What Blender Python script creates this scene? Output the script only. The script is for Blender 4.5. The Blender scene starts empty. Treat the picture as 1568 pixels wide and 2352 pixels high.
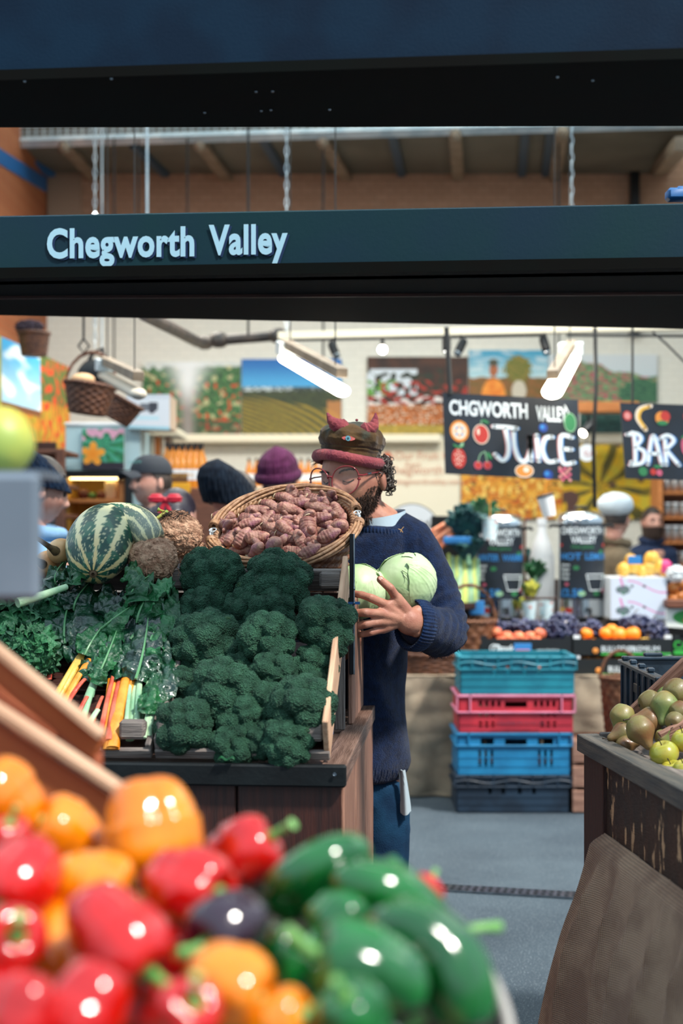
import bpy, math, random
from mathutils import Vector, Matrix, Euler, noise
rnd = random.Random(7)
PI = math.pi
scene = bpy.context.scene
COL = scene.collection
F = 2352 * 50 / 36.0          # focal length in pixels of the 1568x2352 frame
CH = 1.42                     # camera height
HY = 1225.0                   # horizon row

def P(px, py, d):
    """world point seen at a pixel, d metres in front of the camera"""
    return Vector(((px - 784) / F * d, d, CH - (py - HY) / F * d))

YAW = math.radians(4.64)
VD = Vector((math.sin(YAW), math.cos(YAW), 0))     # market grid, going away
UD = Vector((math.cos(YAW), -math.sin(YAW), 0))    # market grid, going right
ZD = Vector((0, 0, 1))

# ---------------------------------------------------------------- materials
def lin(c):
    if isinstance(c, str):
        c = tuple(int(c[i:i + 2], 16) / 255 for i in (0, 2, 4))
    return tuple((x / 12.92 if x <= .04045 else ((x + .055) / 1.055) ** 2.4) for x in c[:3])

def mat(name, col, rough=.6, metal=0., col2=None, scale=20., lo=.4, hi=.6, detail=4., stretch=(1, 1, 1),
        bump=None, bscale=80., bkind='NOISE', spec=.5, coat=0., sheen=0., emit=None, trans=0., alpha=1., sss=0.,
        rand=0., col3=None, scale3=60., lo3=.6, hi3=.68, dist=0., bstretch=None):
    m = bpy.data.materials.new(name)
    m.use_nodes = True
    nt = m.node_tree
    N = nt.nodes
    L = nt.links
    b = N['Principled BSDF']
    b.inputs['Roughness'].default_value = rough
    b.inputs['Metallic'].default_value = metal
    b.inputs['Specular IOR Level'].default_value = spec
    b.inputs['Coat Weight'].default_value = coat
    b.inputs['Coat Roughness'].default_value = .08
    b.inputs['Sheen Weight'].default_value = sheen
    b.inputs['Alpha'].default_value = alpha
    b.inputs['Transmission Weight'].default_value = trans
    if sss:
        b.inputs['Subsurface Weight'].default_value = sss
        b.inputs['Subsurface Radius'].default_value = (.01, .005, .003)
        b.inputs['Subsurface Scale'].default_value = 1.
    c = lin(col)
    b.inputs['Base Color'].default_value = (*c, 1)
    if emit:
        b.inputs['Emission Color'].default_value = (*lin(emit[0]), 1)
        b.inputs['Emission Strength'].default_value = emit[1]
    if col2 or bump or col3 or rand:
        tc = N.new('ShaderNodeTexCoord')
        mp = N.new('ShaderNodeMapping')
        mp.inputs['Scale'].default_value = stretch
        L.new(tc.outputs['Object'], mp.inputs['Vector'])
    out = None
    if col2:
        n = N.new('ShaderNodeTexNoise')
        n.inputs['Scale'].default_value = scale
        n.inputs['Detail'].default_value = detail
        n.inputs['Distortion'].default_value = dist
        L.new(mp.outputs[0], n.inputs['Vector'])
        r = N.new('ShaderNodeValToRGB')
        r.color_ramp.elements[0].position = lo
        r.color_ramp.elements[0].color = (*c, 1)
        r.color_ramp.elements[1].position = hi
        r.color_ramp.elements[1].color = (*lin(col2), 1)
        L.new(n.outputs['Fac'], r.inputs['Fac'])
        out = r.outputs['Color']
    if col3:
        n3 = N.new('ShaderNodeTexNoise')
        n3.inputs['Scale'].default_value = scale3
        n3.inputs['Detail'].default_value = 5
        L.new(mp.outputs[0], n3.inputs['Vector'])
        r3 = N.new('ShaderNodeValToRGB')
        r3.color_ramp.elements[0].position = lo3
        r3.color_ramp.elements[0].color = (0, 0, 0, 1)
        r3.color_ramp.elements[1].position = hi3
        r3.color_ramp.elements[1].color = (1, 1, 1, 1)
        L.new(n3.outputs['Fac'], r3.inputs['Fac'])
        mx = N.new('ShaderNodeMix')
        mx.data_type = 'RGBA'
        L.new(r3.outputs['Color'], mx.inputs['Factor'])
        if out:
            L.new(out, mx.inputs[6])
        else:
            mx.inputs[6].default_value = (*c, 1)
        mx.inputs[7].default_value = (*lin(col3), 1)
        out = mx.outputs[2]
    if rand:
        oi = N.new('ShaderNodeObjectInfo')
        hs = N.new('ShaderNodeHueSaturation')
        mr = N.new('ShaderNodeMapRange')
        mr.inputs['To Min'].default_value = 1 - rand
        mr.inputs['To Max'].default_value = 1 + rand
        L.new(oi.outputs['Random'], mr.inputs['Value'])
        L.new(mr.outputs[0], hs.inputs['Value'])
        if out:
            L.new(out, hs.inputs['Color'])
        else:
            hs.inputs['Color'].default_value = (*c, 1)
        out = hs.outputs['Color']
    if out:
        L.new(out, b.inputs['Base Color'])
    if bump:
        mv = mp
        if bstretch:
            mv = N.new('ShaderNodeMapping')
            mv.inputs['Scale'].default_value = bstretch
            L.new(tc.outputs['Object'], mv.inputs['Vector'])
        if bkind == 'VORONOI':
            t = N.new('ShaderNodeTexVoronoi')
            o = 'Distance'
        elif bkind == 'WAVE':
            t = N.new('ShaderNodeTexWave')
            t.inputs['Distortion'].default_value = 1.5
            o = 'Fac'
        else:
            t = N.new('ShaderNodeTexNoise')
            t.inputs['Detail'].default_value = 6
            o = 'Fac'
        t.inputs['Scale'].default_value = bscale
        L.new(mv.outputs[0], t.inputs['Vector'])
        bp = N.new('ShaderNodeBump')
        bp.inputs['Strength'].default_value = abs(bump)
        bp.inputs['Distance'].default_value = .01
        bp.invert = bump < 0
        L.new(t.outputs[o], bp.inputs['Height'])
        L.new(bp.outputs[0], b.inputs['Normal'])
    return m

def attr_mat(name, rough=.5, bump=None, bscale=100, spec=.4, coat=0., noise_amt=0., bkind='NOISE'):
    """base colour read from the colour attribute 'Col' (pictures, striped skins)"""
    m = mat(name, '808080', rough, bump=bump, bscale=bscale, spec=spec, coat=coat, bkind=bkind)
    nt = m.node_tree
    a = nt.nodes.new('ShaderNodeAttribute')
    a.attribute_name = 'Col'
    nt.links.new(a.outputs['Color'], nt.nodes['Principled BSDF'].inputs['Base Color'])
    return m

MT = {}
def wood(name, c1, c2, rough=.6, sc=6., bump=.25, col3=None, lo3=.62, hi3=.66):
    return mat(name, c1, rough, col2=c2, scale=sc, stretch=(1.2, 14, 14), bump=bump, bscale=12, lo=.35, hi=.65,
               bstretch=(2, 30, 30), col3=col3, scale3=9, lo3=lo3, hi3=hi3)

MT['asphalt'] = mat('asphalt', '33424e', .85, col2='42515c', scale=1.5, bump=.6, bscale=260, col3='9aa4ab', scale3=190, lo3=.58, hi3=.70)
MT['wall_white'] = mat('white_painted_wall', 'dfe0d8', .7, col2='cfd2ca', scale=2, bump=.15, bscale=30)
MT['brick'] = None
MT['concrete'] = mat('slab_underside', '6b665a', .8, col2='5c584c', scale=1.5)
MT['zinc'] = mat('galvanised_steel', 'b9cad2', .45, metal=.4, col2='d8e2e6', scale=8)
MT['navy_beam'] = mat('navy_painted_steel', '0a2438', .6, spec=.12, col2='081d30', scale=6, bump=.06, bscale=160, col3='8aa0a8', scale3=95, lo3=.795, hi3=.80)
MT['green_beam'] = mat('dark_green_painted_steel', '0b3236', .5, spec=.25, col2='0f2c3c', scale=3, lo=.3, hi=.7, bump=.04, bscale=90, col3='6f8a90', scale3=60, lo3=.80, hi3=.81)
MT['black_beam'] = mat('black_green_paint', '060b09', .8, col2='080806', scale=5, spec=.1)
MT['letter_blue'] = mat('pale_blue_vinyl', 'a9d3e4', .5)
MT['letter_shadow'] = mat('blue_vinyl_shadow', '0d2a52', .5)
MT['blue_steel'] = mat('blue_painted_steel', '1c5f9a', .5)
MT['dark_blue_steel'] = mat('slate_blue_steel', '27475c', .5)
MT['brown_steel'] = mat('taupe_painted_steel', '8f7f6c', .5, col2='7a6a58', scale=8)
MT['black'] = mat('black_plastic', '101214', .4)
MT['black_metal'] = mat('black_metal', '14171a', .35, metal=.5)
MT['chrome'] = mat('chrome', 'd5dadd', .12, metal=1.)
MT['steel'] = mat('brushed_steel', '9aa5ad', .3, metal=1., col2='7c868e', scale=30)
MT['cream'] = mat('cream_paint', 'e6dcc0', .5)
MT['wood_dark'] = wood('dark_stained_wood', '2c1510', '401d14', .5, bump=.35)
MT['wood_plank'] = wood('weathered_brown_planks', '7a5444', 'a47a66', .6, bump=.5)
MT['wood_rail'] = wood('worn_brown_rail', '5c4236', '84685a', .55, bump=.45)
MT['wood_pine'] = wood('pale_pine_board', 'b58a6c', 'd3ac8c', .6, bump=.3)
MT['wood_grey'] = wood('grey_weathered_wood', '5d5450', '8a8078', .75, bump=.5)
MT['wood_red'] = wood('red_brown_crate_wood', '8a3f20', 'b8623a', .55, bump=.3)
MT['wood_peeling'] = mat('peeling_dark_board', '241c19', .5, col2='38241c', scale=6, stretch=(9, 9, 2.2), bump=.5, bscale=12, bstretch=(3, 20, 30), col3='b8926e', scale3=7, lo3=.60, hi3=.63)
MT['wood_trim'] = wood('slate_brown_trim', '35393a', '5c564e', .5, bump=.35)
MT['fascia'] = mat('black_painted_fascia', '0b0f11', .5, spec=.3, col2='101618', scale=10, bump=.1)

# ---------------------------------------------------------------- mesh building
class MB:
    def __init__(s):
        s.v = []; s.f = []; s.m = []; s.c = []
    def add(s, vs, fs, m=0, col=None):
        o = len(s.v)
        s.v.extend(Vector(v) for v in vs)
        s.f.extend([tuple(i + o for i in f) for f in fs])
        s.m.extend([m] * len(fs))
        if col is not None:
            while len(s.c) < o: s.c.append((1, 1, 1))
            if isinstance(col, list): s.c.extend(col)
            else: s.c.extend([col] * len(vs))
        return s
    def box(s, c, size, R=None, m=0, bev=0.):
        c = Vector(c); hx, hy, hz = (q / 2 for q in size)
        R = R or Matrix.Identity(3)
        b = min(bev, hx * .9, hy * .9, hz * .9)
        if b <= 0:
            vs = [c + R @ Vector((x * hx, y * hy, z * hz)) for x in (-1, 1) for y in (-1, 1) for z in (-1, 1)]
            s.add(vs, [(0, 1, 3, 2), (4, 6, 7, 5), (0, 4, 5, 1), (2, 3, 7, 6), (0, 2, 6, 4), (1, 5, 7, 3)], m)
            return s
        vs = []; idx = {}
        for x in (-1, 1):
            for y in (-1, 1):
                for z in (-1, 1):
                    for k, q in enumerate(((hx, hy - b, hz - b), (hx - b, hy, hz - b), (hx - b, hy - b, hz))):
                        idx[(x, y, z, k)] = len(vs)
                        vs.append(c + R @ Vector((x * q[0], y * q[1], z * q[2])))
        fs = []
        I = lambda x, y, z, k: idx[(x, y, z, k)]
        for a in (-1, 1):
            fs.append((I(a, -1, -1, 0), I(a, 1, -1, 0), I(a, 1, 1, 0), I(a, -1, 1, 0)))
            fs.append((I(-1, a, -1, 1), I(1, a, -1, 1), I(1, a, 1, 1), I(-1, a, 1, 1)))
            fs.append((I(-1, -1, a, 2), I(1, -1, a, 2), I(1, 1, a, 2), I(-1, 1, a, 2)))
            for d in (-1, 1):
                fs.append((I(a, d, -1, 0), I(a, d, 1, 0), I(a, d, 1, 1), I(a, d, -1, 1)))
                fs.append((I(a, -1, d, 0), I(a, 1, d, 0), I(a, 1, d, 2), I(a, -1, d, 2)))
                fs.append((I(-1, a, d, 1), I(1, a, d, 1), I(1, a, d, 2), I(-1, a, d, 2)))
                for e in (-1, 1):
                    fs.append((I(a, d, e, 0), I(a, d, e, 1), I(a, d, e, 2)))
        s.add(vs, fs, m)
        return s
    def tube(s, pts, rad, n=12, m=0, cap=True, flat=None, col=None):
        """rings along a path; rad a number or list; flat=(direction, factor) squashes the rings"""
        pts = [Vector(p) for p in pts]
        if not isinstance(rad, (list, tuple)): rad = [rad] * len(pts)
        T = []
        for i in range(len(pts)):
            a = pts[max(0, i - 1)]; b = pts[min(len(pts) - 1, i + 1)]
            t = (b - a)
            T.append(t.normalized() if t.length > 1e-9 else Vector((0, 0, 1)))
        up = Vector((0, 0, 1)) if abs(T[0].z) < .9 else Vector((1, 0, 0))
        x = T[0].cross(up).normalized()
        vs = []
        for i, p in enumerate(pts):
            x = (x - T[i] * x.dot(T[i])).normalized()
            y = T[i].cross(x)
            for k in range(n):
                a = 2 * PI * k / n
                d = (x * math.cos(a) + y * math.sin(a)) * (rad[i])
                if flat:
                    fd = flat[0]
                    d = d - fd * d.dot(fd) * (1 - flat[1])
                vs.append(p + d)
        fs = []
        for i in range(len(pts) - 1):
            for k in range(n):
                k2 = (k + 1) % n
                fs.append((i * n + k, i * n + k2, (i + 1) * n + k2, (i + 1) * n + k))
        if cap:
            fs.append(tuple(range(n - 1, -1, -1)))
            fs.append(tuple((len(pts) - 1) * n + k for k in range(n)))
        s.add(vs, fs, m, col)
        return s
    def cap_tube(s, pts, rad, n=12, m=0, flat=None):
        """tube with rounded ends"""
        pts = [Vector(p) for p in pts]
        if not isinstance(rad, (list, tuple)): rad = [rad] * len(pts)
        a = (pts[0] - pts[1]).normalized(); b = (pts[-1] - pts[-2]).normalized()
        P2 = []; R2 = []
        for t in (1.5, 1.2, .8, .4):
            P2.append(pts[0] + a * rad[0] * math.sin(t)); R2.append(rad[0] * max(math.cos(t), .02))
        P2 += pts; R2 += list(rad)
        for t in (.4, .8, 1.2, 1.5):
            P2.append(pts[-1] + b * rad[-1] * math.sin(t)); R2.append(rad[-1] * max(math.cos(t), .02))
        return s.tube(P2, R2, n, m, True, flat)
    def ball(s, c, r, seg=24, rings=16, m=0, R=None, fn=None, colfn=None):
        c = Vector(c)
        if not isinstance(r, (tuple, list, Vector)): r = (r, r, r)
        vs = []; cols = []
        for i in range(rings + 1):
            t = PI * i / rings
            for k in range(seg):
                a = 2 * PI * k / seg
                d = Vector((math.sin(t) * math.cos(a), math.sin(t) * math.sin(a), math.cos(t)))
                q = fn(d) if fn else 1.
                p = Vector((d.x * r[0], d.y * r[1], d.z * r[2])) * q if not isinstance(q, Vector) else q
                if colfn: cols.append(colfn(d, p))
                if R: p = R @ p
                vs.append(c + p)
        fs = []
        for i in range(rings):
            for k in range(seg):
                k2 = (k + 1) % seg
                fs.append((i * seg + k, (i + 1) * seg + k, (i + 1) * seg + k2, i * seg + k2))
        s.add(vs, fs, m, cols if colfn else None)
        return s
    def lathe(s, prof, n=32, m=0, c=(0, 0, 0), R=None, rfn=None, sy=1.):
        c = Vector(c); vs = []
        for (r, z) in prof:
            for k in range(n):
                a = 2 * PI * k / n
                q = rfn(a, z) if rfn else 1.
                p = Vector((r * q * math.cos(a), r * q * math.sin(a) * sy, z))
                vs.append(c + (R @ p if R else p))
        fs = []
        for i in range(len(prof) - 1):
            for k in range(n):
                k2 = (k + 1) % n
                fs.append((i * n + k, i * n + k2, (i + 1) * n + k2, (i + 1) * n + k))
        s.add(vs, fs, m)
        return s
    def prism(s, poly, o, ux, uy, th, m=0):
        """flat outline poly (2D) standing on plane (o, ux, uy), thickness th along the normal"""
        o = Vector(o); nrm = ux.cross(uy).normalized() * th
        n = len(poly)
        vs = [o + ux * a + uy * b for a, b in poly] + [o + ux * a + uy * b + nrm for a, b in poly]
        fs = [tuple(range(n - 1, -1, -1)), tuple(range(n, 2 * n))]
        fs += [(i, (i + 1) % n, n + (i + 1) % n, n + i) for i in range(n)]
        s.add(vs, fs, m)
        return s
    def sheet(s, fn, nu, nv, m=0, closed_u=False, colfn=None):
        vs = []; cols = []
        for j in range(nv + 1):
            for i in range(nu + (0 if closed_u else 1)):
                u, v = i / nu, j / nv
                vs.append(fn(u, v))
                if colfn: cols.append(colfn(u, v))
        w = nu if closed_u else nu + 1
        fs = []
        for j in range(nv):
            for i in range(nu):
                i2 = (i + 1) % w
                fs.append((j * w + i, j * w + i2, (j + 1) * w + i2, (j + 1) * w + i))
        s.add(vs, fs, m, cols if colfn else None)
        return s
    def build(s, name, mats, parent=None, smooth=True, local=False, mods=None, voxel=None, smooth_it=0, post=None, angle=None):
        me = bpy.data.meshes.new(name)
        me.from_pydata([tuple(v) for v in s.v], [], s.f)
        if not isinstance(mats, (list, tuple)): mats = [mats]
        for q in mats: me.materials.append(MT[q] if isinstance(q, str) else q)
        me.polygons.foreach_set('material_index', s.m)
        if s.c:
            while len(s.c) < len(s.v): s.c.append((1, 1, 1))
            at = me.color_attributes.new('Col', 'FLOAT_COLOR', 'POINT')
            at.data.foreach_set('color', [x for c in s.c for x in (*c, 1.)])
        me.polygons.foreach_set('use_smooth', [bool(smooth)] * len(me.polygons))
        me.update()
        o = bpy.data.objects.new(name, me)
        COL.objects.link(o)
        if voxel:
            rm = o.modifiers.new('r', 'REMESH'); rm.mode = 'VOXEL'; rm.voxel_size = voxel; rm.use_smooth_shade = True
            if smooth_it:
                sm = o.modifiers.new('s', 'SMOOTH'); sm.iterations = smooth_it; sm.factor = .6
        if mods: mods(o)
        if voxel or mods:
            dg = bpy.context.evaluated_depsgraph_get()
            dg.update()
            ev = o.evaluated_get(dg)
            me2 = bpy.data.meshes.new_from_object(ev, depsgraph=dg)
            o.modifiers.clear()
            o.data = me2
            me2.name = name
            if not me2.materials:
                for q in mats: me2.materials.append(MT[q] if isinstance(q, str) else q)
            me2.polygons.foreach_set('use_smooth', [bool(smooth)] * len(me2.polygons))
        if post:
            vs = o.data.vertices
            o.data.update()
            new = [post(v.co.copy(), v.normal.copy()) for v in vs]
            for v, p in zip(vs, new): v.co = p
            o.data.update()
        if smooth:
            o.data.set_sharp_from_angle(angle=math.radians(angle or 52))
        if parent:
            o.parent = parent
            if not local:
                o.matrix_parent_inverse = WM(parent).inverted()
        return o

def WM(o):
    m = o.matrix_basis.copy()
    if o.parent: m = WM(o.parent) @ o.matrix_parent_inverse @ m
    return m

def tag(o, label, cat, group=None, kind=None):
    if label: o['label'] = label
    if cat: o['category'] = cat
    if group: o['group'] = group
    if kind: o['kind'] = kind
    return o
def thing(name, label, cat, loc=(0, 0, 0), rot=(0, 0, 0), group=None):
    o = bpy.data.objects.new(name, None)
    o.empty_display_size = .05
    COL.objects.link(o)
    o.location = loc
    o.rotation_euler = rot if not isinstance(rot, Matrix) else rot.to_euler()
    return tag(o, label, cat, group)
def struct(o):
    o['kind'] = 'structure'
    return o
def kids(o): return [c for c in bpy.data.objects if c.parent == o]
def dup(root, loc=None, rot=None, scale=None, label=None, group=None):
    r = root.copy(); COL.objects.link(r)
    if loc is not None: r.location = loc
    if rot is not None: r.rotation_euler = rot if not isinstance(rot, Matrix) else rot.to_euler()
    if scale is not None: r.scale = (scale,) * 3 if isinstance(scale, (int, float)) else scale
    if label: r['label'] = label
    if group: r['group'] = group
    for ch in CH_OF.get(root.name, kids(root)):
        c = ch.copy(); COL.objects.link(c); c.parent = r
        for g in [x for x in COL.objects if x.parent == ch]:
            d = g.copy(); COL.objects.link(d); d.parent = c
    return r
CH_OF = {}
def place(o, loc, rot=None, scale=None, label=None, group=None):
    o.location = loc
    if rot is not None: o.rotation_euler = rot if not isinstance(rot, Matrix) else rot.to_euler()
    if scale is not None: o.scale = (scale,) * 3 if isinstance(scale, (int, float)) else scale
    if label: o['label'] = label
    if group: o['group'] = group
    return o
class Kit:
    """first placement moves the template itself, later ones copy it"""
    def __init__(s, root): s.root = root; s.used = False
    def __call__(s, loc, rot=None, scale=None, label=None, group=None):
        if not s.used:
            s.used = True
            return place(s.root, loc, rot, scale, label, group)
        return dup(s.root, loc, rot, scale if scale is not None else (1, 1, 1), label, group)

def frame_mat(x, z=None, y=None):
    """rotation whose local X runs along x, local Z as near z as it can"""
    x = Vector(x).normalized()
    z = Vector(z) if z is not None else Vector((0, 0, 1))
    if abs(x.dot(z.normalized())) > .995: z = Vector((0, 1, 0))
    y = z.cross(x).normalized()
    z = x.cross(y)
    return Matrix((x, y, z)).transposed()

def plank(name, p0, p1, w, t, m, parent=None, up=(0, 0, 1), bev=.002, rot=0., mats=None):
    """a board from p0 to p1 whose grain runs along local X; t along 'up'"""
    p0, p1 = Vector(p0), Vector(p1)
    b = MB().box((0, 0, 0), ((p1 - p0).length, w, t), bev=bev)
    o = b.build(name, m, smooth=False)
    R = frame_mat(p1 - p0, up)
    M4 = Matrix.Translation((p0 + p1) / 2) @ R.to_4x4()
    o.matrix_basis = M4
    if parent:
        o.parent = parent
        o.matrix_parent_inverse = WM(parent).inverted()
    return o

def text_mb(s, size, origin, ux, uy, mb=None, m=0, xs=1., ext=.001, bold=0., align='LEFT', shear=0., spacing=1.):
    cu = bpy.data.curves.new('t', 'FONT')
    cu.body = s; cu.size = size; cu.extrude = ext; cu.offset = bold * size; cu.align_x = align; cu.shear = shear
    cu.space_character = spacing
    cu.resolution_u = 4
    ob = bpy.data.objects.new('t', cu)
    COL.objects.link(ob)
    dg = bpy.context.evaluated_depsgraph_get(); dg.update()
    me = bpy.data.meshes.new_from_object(ob.evaluated_get(dg))
    n = ux.cross(uy)
    mb = mb or MB()
    mb.add([Vector(origin) + ux * v.co.x * xs + uy * v.co.y + n * v.co.z for v in me.vertices],
           [tuple(p.vertices) for p in me.polygons], m)
    bpy.data.objects.remove(ob); bpy.data.curves.remove(cu); bpy.data.meshes.remove(me)
    return mb

def sm(x):
    x = max(0., min(1., x))
    return x * x * (3 - 2 * x)
def lerp(a, b, t): return a + (b - a) * t
def mixc(a, b, t):
    t = max(0., min(1., t))
    return tuple(a[i] + (b[i] - a[i]) * t for i in range(3))
def fbm(x, y, z=0., s=1., o=3):
    return noise.fractal(Vector((x * s, y * s, z)), 1., 2., o)

# ---------------------------------------------------------------- camera, light
cam = bpy.data.cameras.new('camera')
camo = bpy.data.objects.new('camera', cam)
COL.objects.link(camo)
camo.location = (0, 0, CH)
camo.rotation_euler = (PI / 2, 0, 0)
cam.sensor_fit = 'VERTICAL'
cam.sensor_height = 36; cam.sensor_width = 24; cam.lens = 50
cam.shift_y = (HY - 1176) / 2352
cam.dof.use_dof = True
cam.dof.focus_distance = 3.45
cam.dof.aperture_fstop = 2.6
cam.clip_start = .05
scene.camera = camo
scene.view_settings.view_transform = 'Standard'
scene.view_settings.look = 'None'
scene.view_settings.gamma = 1
scene.view_settings.use_curve_mapping = False
scene.view_settings.exposure = 0.4

w = bpy.data.worlds.new('sky'); scene.world = w
w.use_nodes = True
nt = w.node_tree
bg = nt.nodes['Background']
tcw = nt.nodes.new('ShaderNodeTexCoord')
sp = nt.nodes.new('ShaderNodeSeparateXYZ')
nt.links.new(tcw.outputs['Generated'], sp.inputs[0])
rp = nt.nodes.new('ShaderNodeValToRGB')
rp.color_ramp.elements[0].position = .42; rp.color_ramp.elements[0].color = (.10, .12, .13, 1)
rp.color_ramp.elements[1].position = .85; rp.color_ramp.elements[1].color = (.62, .82, 1., 1)
e = rp.color_ramp.elements.new(.58); e.color = (.52, .66, .78, 1)
mm = nt.nodes.new('ShaderNodeMath'); mm.operation = 'MULTIPLY_ADD'
mm.inputs[1].default_value = .5; mm.inputs[2].default_value = .5
nt.links.new(sp.outputs['Z'], mm.inputs[0])
nt.links.new(mm.outputs[0], rp.inputs['Fac'])
nt.links.new(rp.outputs['Color'], bg.inputs['Color'])
bg.inputs['Strength'].default_value = 1.0

def sun(name, energy, direction, col, angle):
    l = bpy.data.lights.new(name, 'SUN'); l.energy = energy; l.color = col; l.angle = angle
    o = bpy.data.objects.new(name, l); COL.objects.link(o)
    o.rotation_euler = Vector(direction).to_track_quat('-Z', 'Y').to_euler()
    return o
sun('sun', 4.2, (-.46, .40, -.79), (1., .94, .86), math.radians(6))
def area(name, energy, loc, direction, sx, sy, col):
    l = bpy.data.lights.new(name, 'AREA'); l.shape = 'RECTANGLE'; l.size = sx; l.size_y = sy; l.energy = energy; l.color = col
    o = bpy.data.objects.new(name, l); COL.objects.link(o); o.location = loc
    o.rotation_euler = Vector(direction).to_track_quat('-Z', 'Y').to_euler()
    return o
# ================================================================= the setting
def mapped_plane(name, corners, m, nu=1, nv=1):
    a, b, c, d = (Vector(q) for q in corners)
    mb = MB().sheet(lambda u, v: a.lerp(b, u).lerp(d.lerp(c, u), v), nu, nv)
    return mb.build(name, m, smooth=False)
mb = MB(); mb.box((0, 7, -.05), (30, 30, .1))
struct(mb.build('floor', 'asphalt', smooth=False))

def brick_mat(name, c1, c2, mortar, sc, bump=.6):
    m = mat(name, c1, .8)
    nt = m.node_tree; N = nt.nodes; L = nt.links
    tc = N.new('ShaderNodeTexCoord'); mp = N.new('ShaderNodeMapping')
    mp.inputs['Rotation'].default_value = (PI / 2, 0, 0)
    L.new(tc.outputs['Object'], mp.inputs['Vector'])
    br = N.new('ShaderNodeTexBrick')
    br.inputs['Scale'].default_value = sc
    br.inputs['Color1'].default_value = (*lin(c1), 1); br.inputs['Color2'].default_value = (*lin(c2), 1)
    br.inputs['Mortar'].default_value = (*lin(mortar), 1)
    br.inputs['Mortar Size'].default_value = .012
    br.inputs['Mortar Smooth'].default_value = .6
    L.new(mp.outputs[0], br.inputs['Vector'])
    L.new(br.outputs['Color'], N['Principled BSDF'].inputs['Base Color'])
    n = N.new('ShaderNodeTexNoise'); n.inputs['Scale'].default_value = 25
    ad = N.new('ShaderNodeMath'); ad.operation = 'SUBTRACT'
    L.new(n.outputs['Fac'], ad.inputs[0]); L.new(br.outputs['Fac'], ad.inputs[1])
    bp = N.new('ShaderNodeBump'); bp.inputs['Strength'].default_value = bump; bp.inputs['Distance'].default_value = .02
    L.new(ad.outputs[0], bp.inputs['Height']); L.new(bp.outputs[0], N['Principled BSDF'].inputs['Normal'])
    return m
MT['brick_cream'] = brick_mat('cream_painted_brick', 'b08c74', 'a8846c', '86654e', 4.2)
MT['brick_white'] = brick_mat('white_painted_brick', 'e2e2d8', 'dedfd6', 'cfd0c6', 4.2, .3)
MT['brick_orange'] = brick_mat('orange_brick', '9c5630', 'a8643c', '86603e', 4.2)
WD = 12.5
# back wall: painted cream above, white below the lamp track
wl, wr = P(108, 1225, WD).x, P(1520, 1225, WD).x + .35
def wall_box(name, x0, x1, y0, z0, z1, m, th=.2):
    mb = MB().box(((x0 + x1) / 2, y0 + th / 2, (z0 + z1) / 2), (x1 - x0, th, z1 - z0))
    return struct(mb.build(name, m, smooth=False))
zc = P(0, 640, WD).z
wall_box('wall_back', wl, wr, WD, 0, zc, 'brick_white')
wall_box('wall_back_upper', wl, wr, WD, zc, 6.4, 'brick_cream')
mb = MB().box((wl - .1, 10.6, 3.2), (.2, 4.2, 6.4))
struct(mb.build('wall_left', 'brick_orange', smooth=False))
mb = MB().prism([(wr, WD + .2), (wr + .9, WD - 3.0), (wr + 1.1, WD - 3.0), (wr + .2, WD + .2)], (0, 0, 0), Vector((1, 0, 0)), Vector((0, 1, 0)), 6.4)
struct(mb.build('wall_right', mat('beige_wall', 'b09a80', .7), smooth=False))
# mezzanine slab
zs = P(0, 400, WD).z
def slab_pt(px, py, z): # pixel on a horizontal plane
    d = (CH - z) * F / (py - HY)
    return P(px, py, d)
a0 = slab_pt(-20, 332, zs); a1 = slab_pt(1640, 284, zs)
mb = MB().prism([(a0.x, a0.y), (a1.x, a1.y), (a1.x, WD + .3), (a0.x, WD + .3)], (0, 0, zs), Vector((1, 0, 0)), Vector((0, 1, 0)), .18)
struct(mb.build('ceiling', 'concrete', smooth=False))
mb = MB()
mb.tube([a0 + Vector((0, -.04, .0)), a1 + Vector((0, -.04, .0))], .045, 4)
mb.tube([a0 + Vector((0, -.06, .42)), a1 + Vector((0, -.06, .42))], .02, 8)
nn = 90
for i in range(nn + 1):
    q = a0.lerp(a1, i / nn) + Vector((0, -.05, 0))
    mb.tube([q, q + Vector((0, 0, .42))], .004, 4)
for i in range(9):
    mb.tube([a0 + Vector((0, -.05, .045 * i + .03)), a1 + Vector((0, -.05, .045 * i + .03))], .004, 4)
tag(mb.build('mesh_railing', 'zinc', smooth=False), 'galvanised mesh railing along the edge of the upper slab', 'railing')
# ribs under the slab
ribs_brown = [(150, 335, 218, 402), (460, 330, 520, 412), (742, 322, 795, 408), (1045, 308, 1052, 398), (1290, 300, 1274, 392)]
for i, (x0, y0, x1, y1) in enumerate(ribs_brown):
    p0 = slab_pt(x0, y0, zs - .03); p1 = P(x1, y1, WD - .05); p1.z = zs - .05
    t = thing('support_strut', 'taupe steel strut under the upper slab, %s of five from the left' % ['first', 'second', 'third', 'fourth', 'fifth'][i], 'strut', p1, group='taupe struts under the slab')
    plank('strut_channel', p0, p1, .1, .05, 'brown_steel', t)
    MB().ball(p0 + Vector((0, -.05, -.03)), .05, 12, 8).build('end_bracket', 'brown_steel', t)
ribs_blue = [(20, 340, 118, 412, 'blue_steel'), (307, 335, 380, 405, 'dark_blue_steel'), (602, 318, 652, 398, 'dark_blue_steel'),
             (901, 312, 922, 390, 'dark_blue_steel'), (1206, 300, 1198, 384, 'dark_blue_steel'), (1264, 298, 1253, 382, 'dark_blue_steel')]
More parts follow.
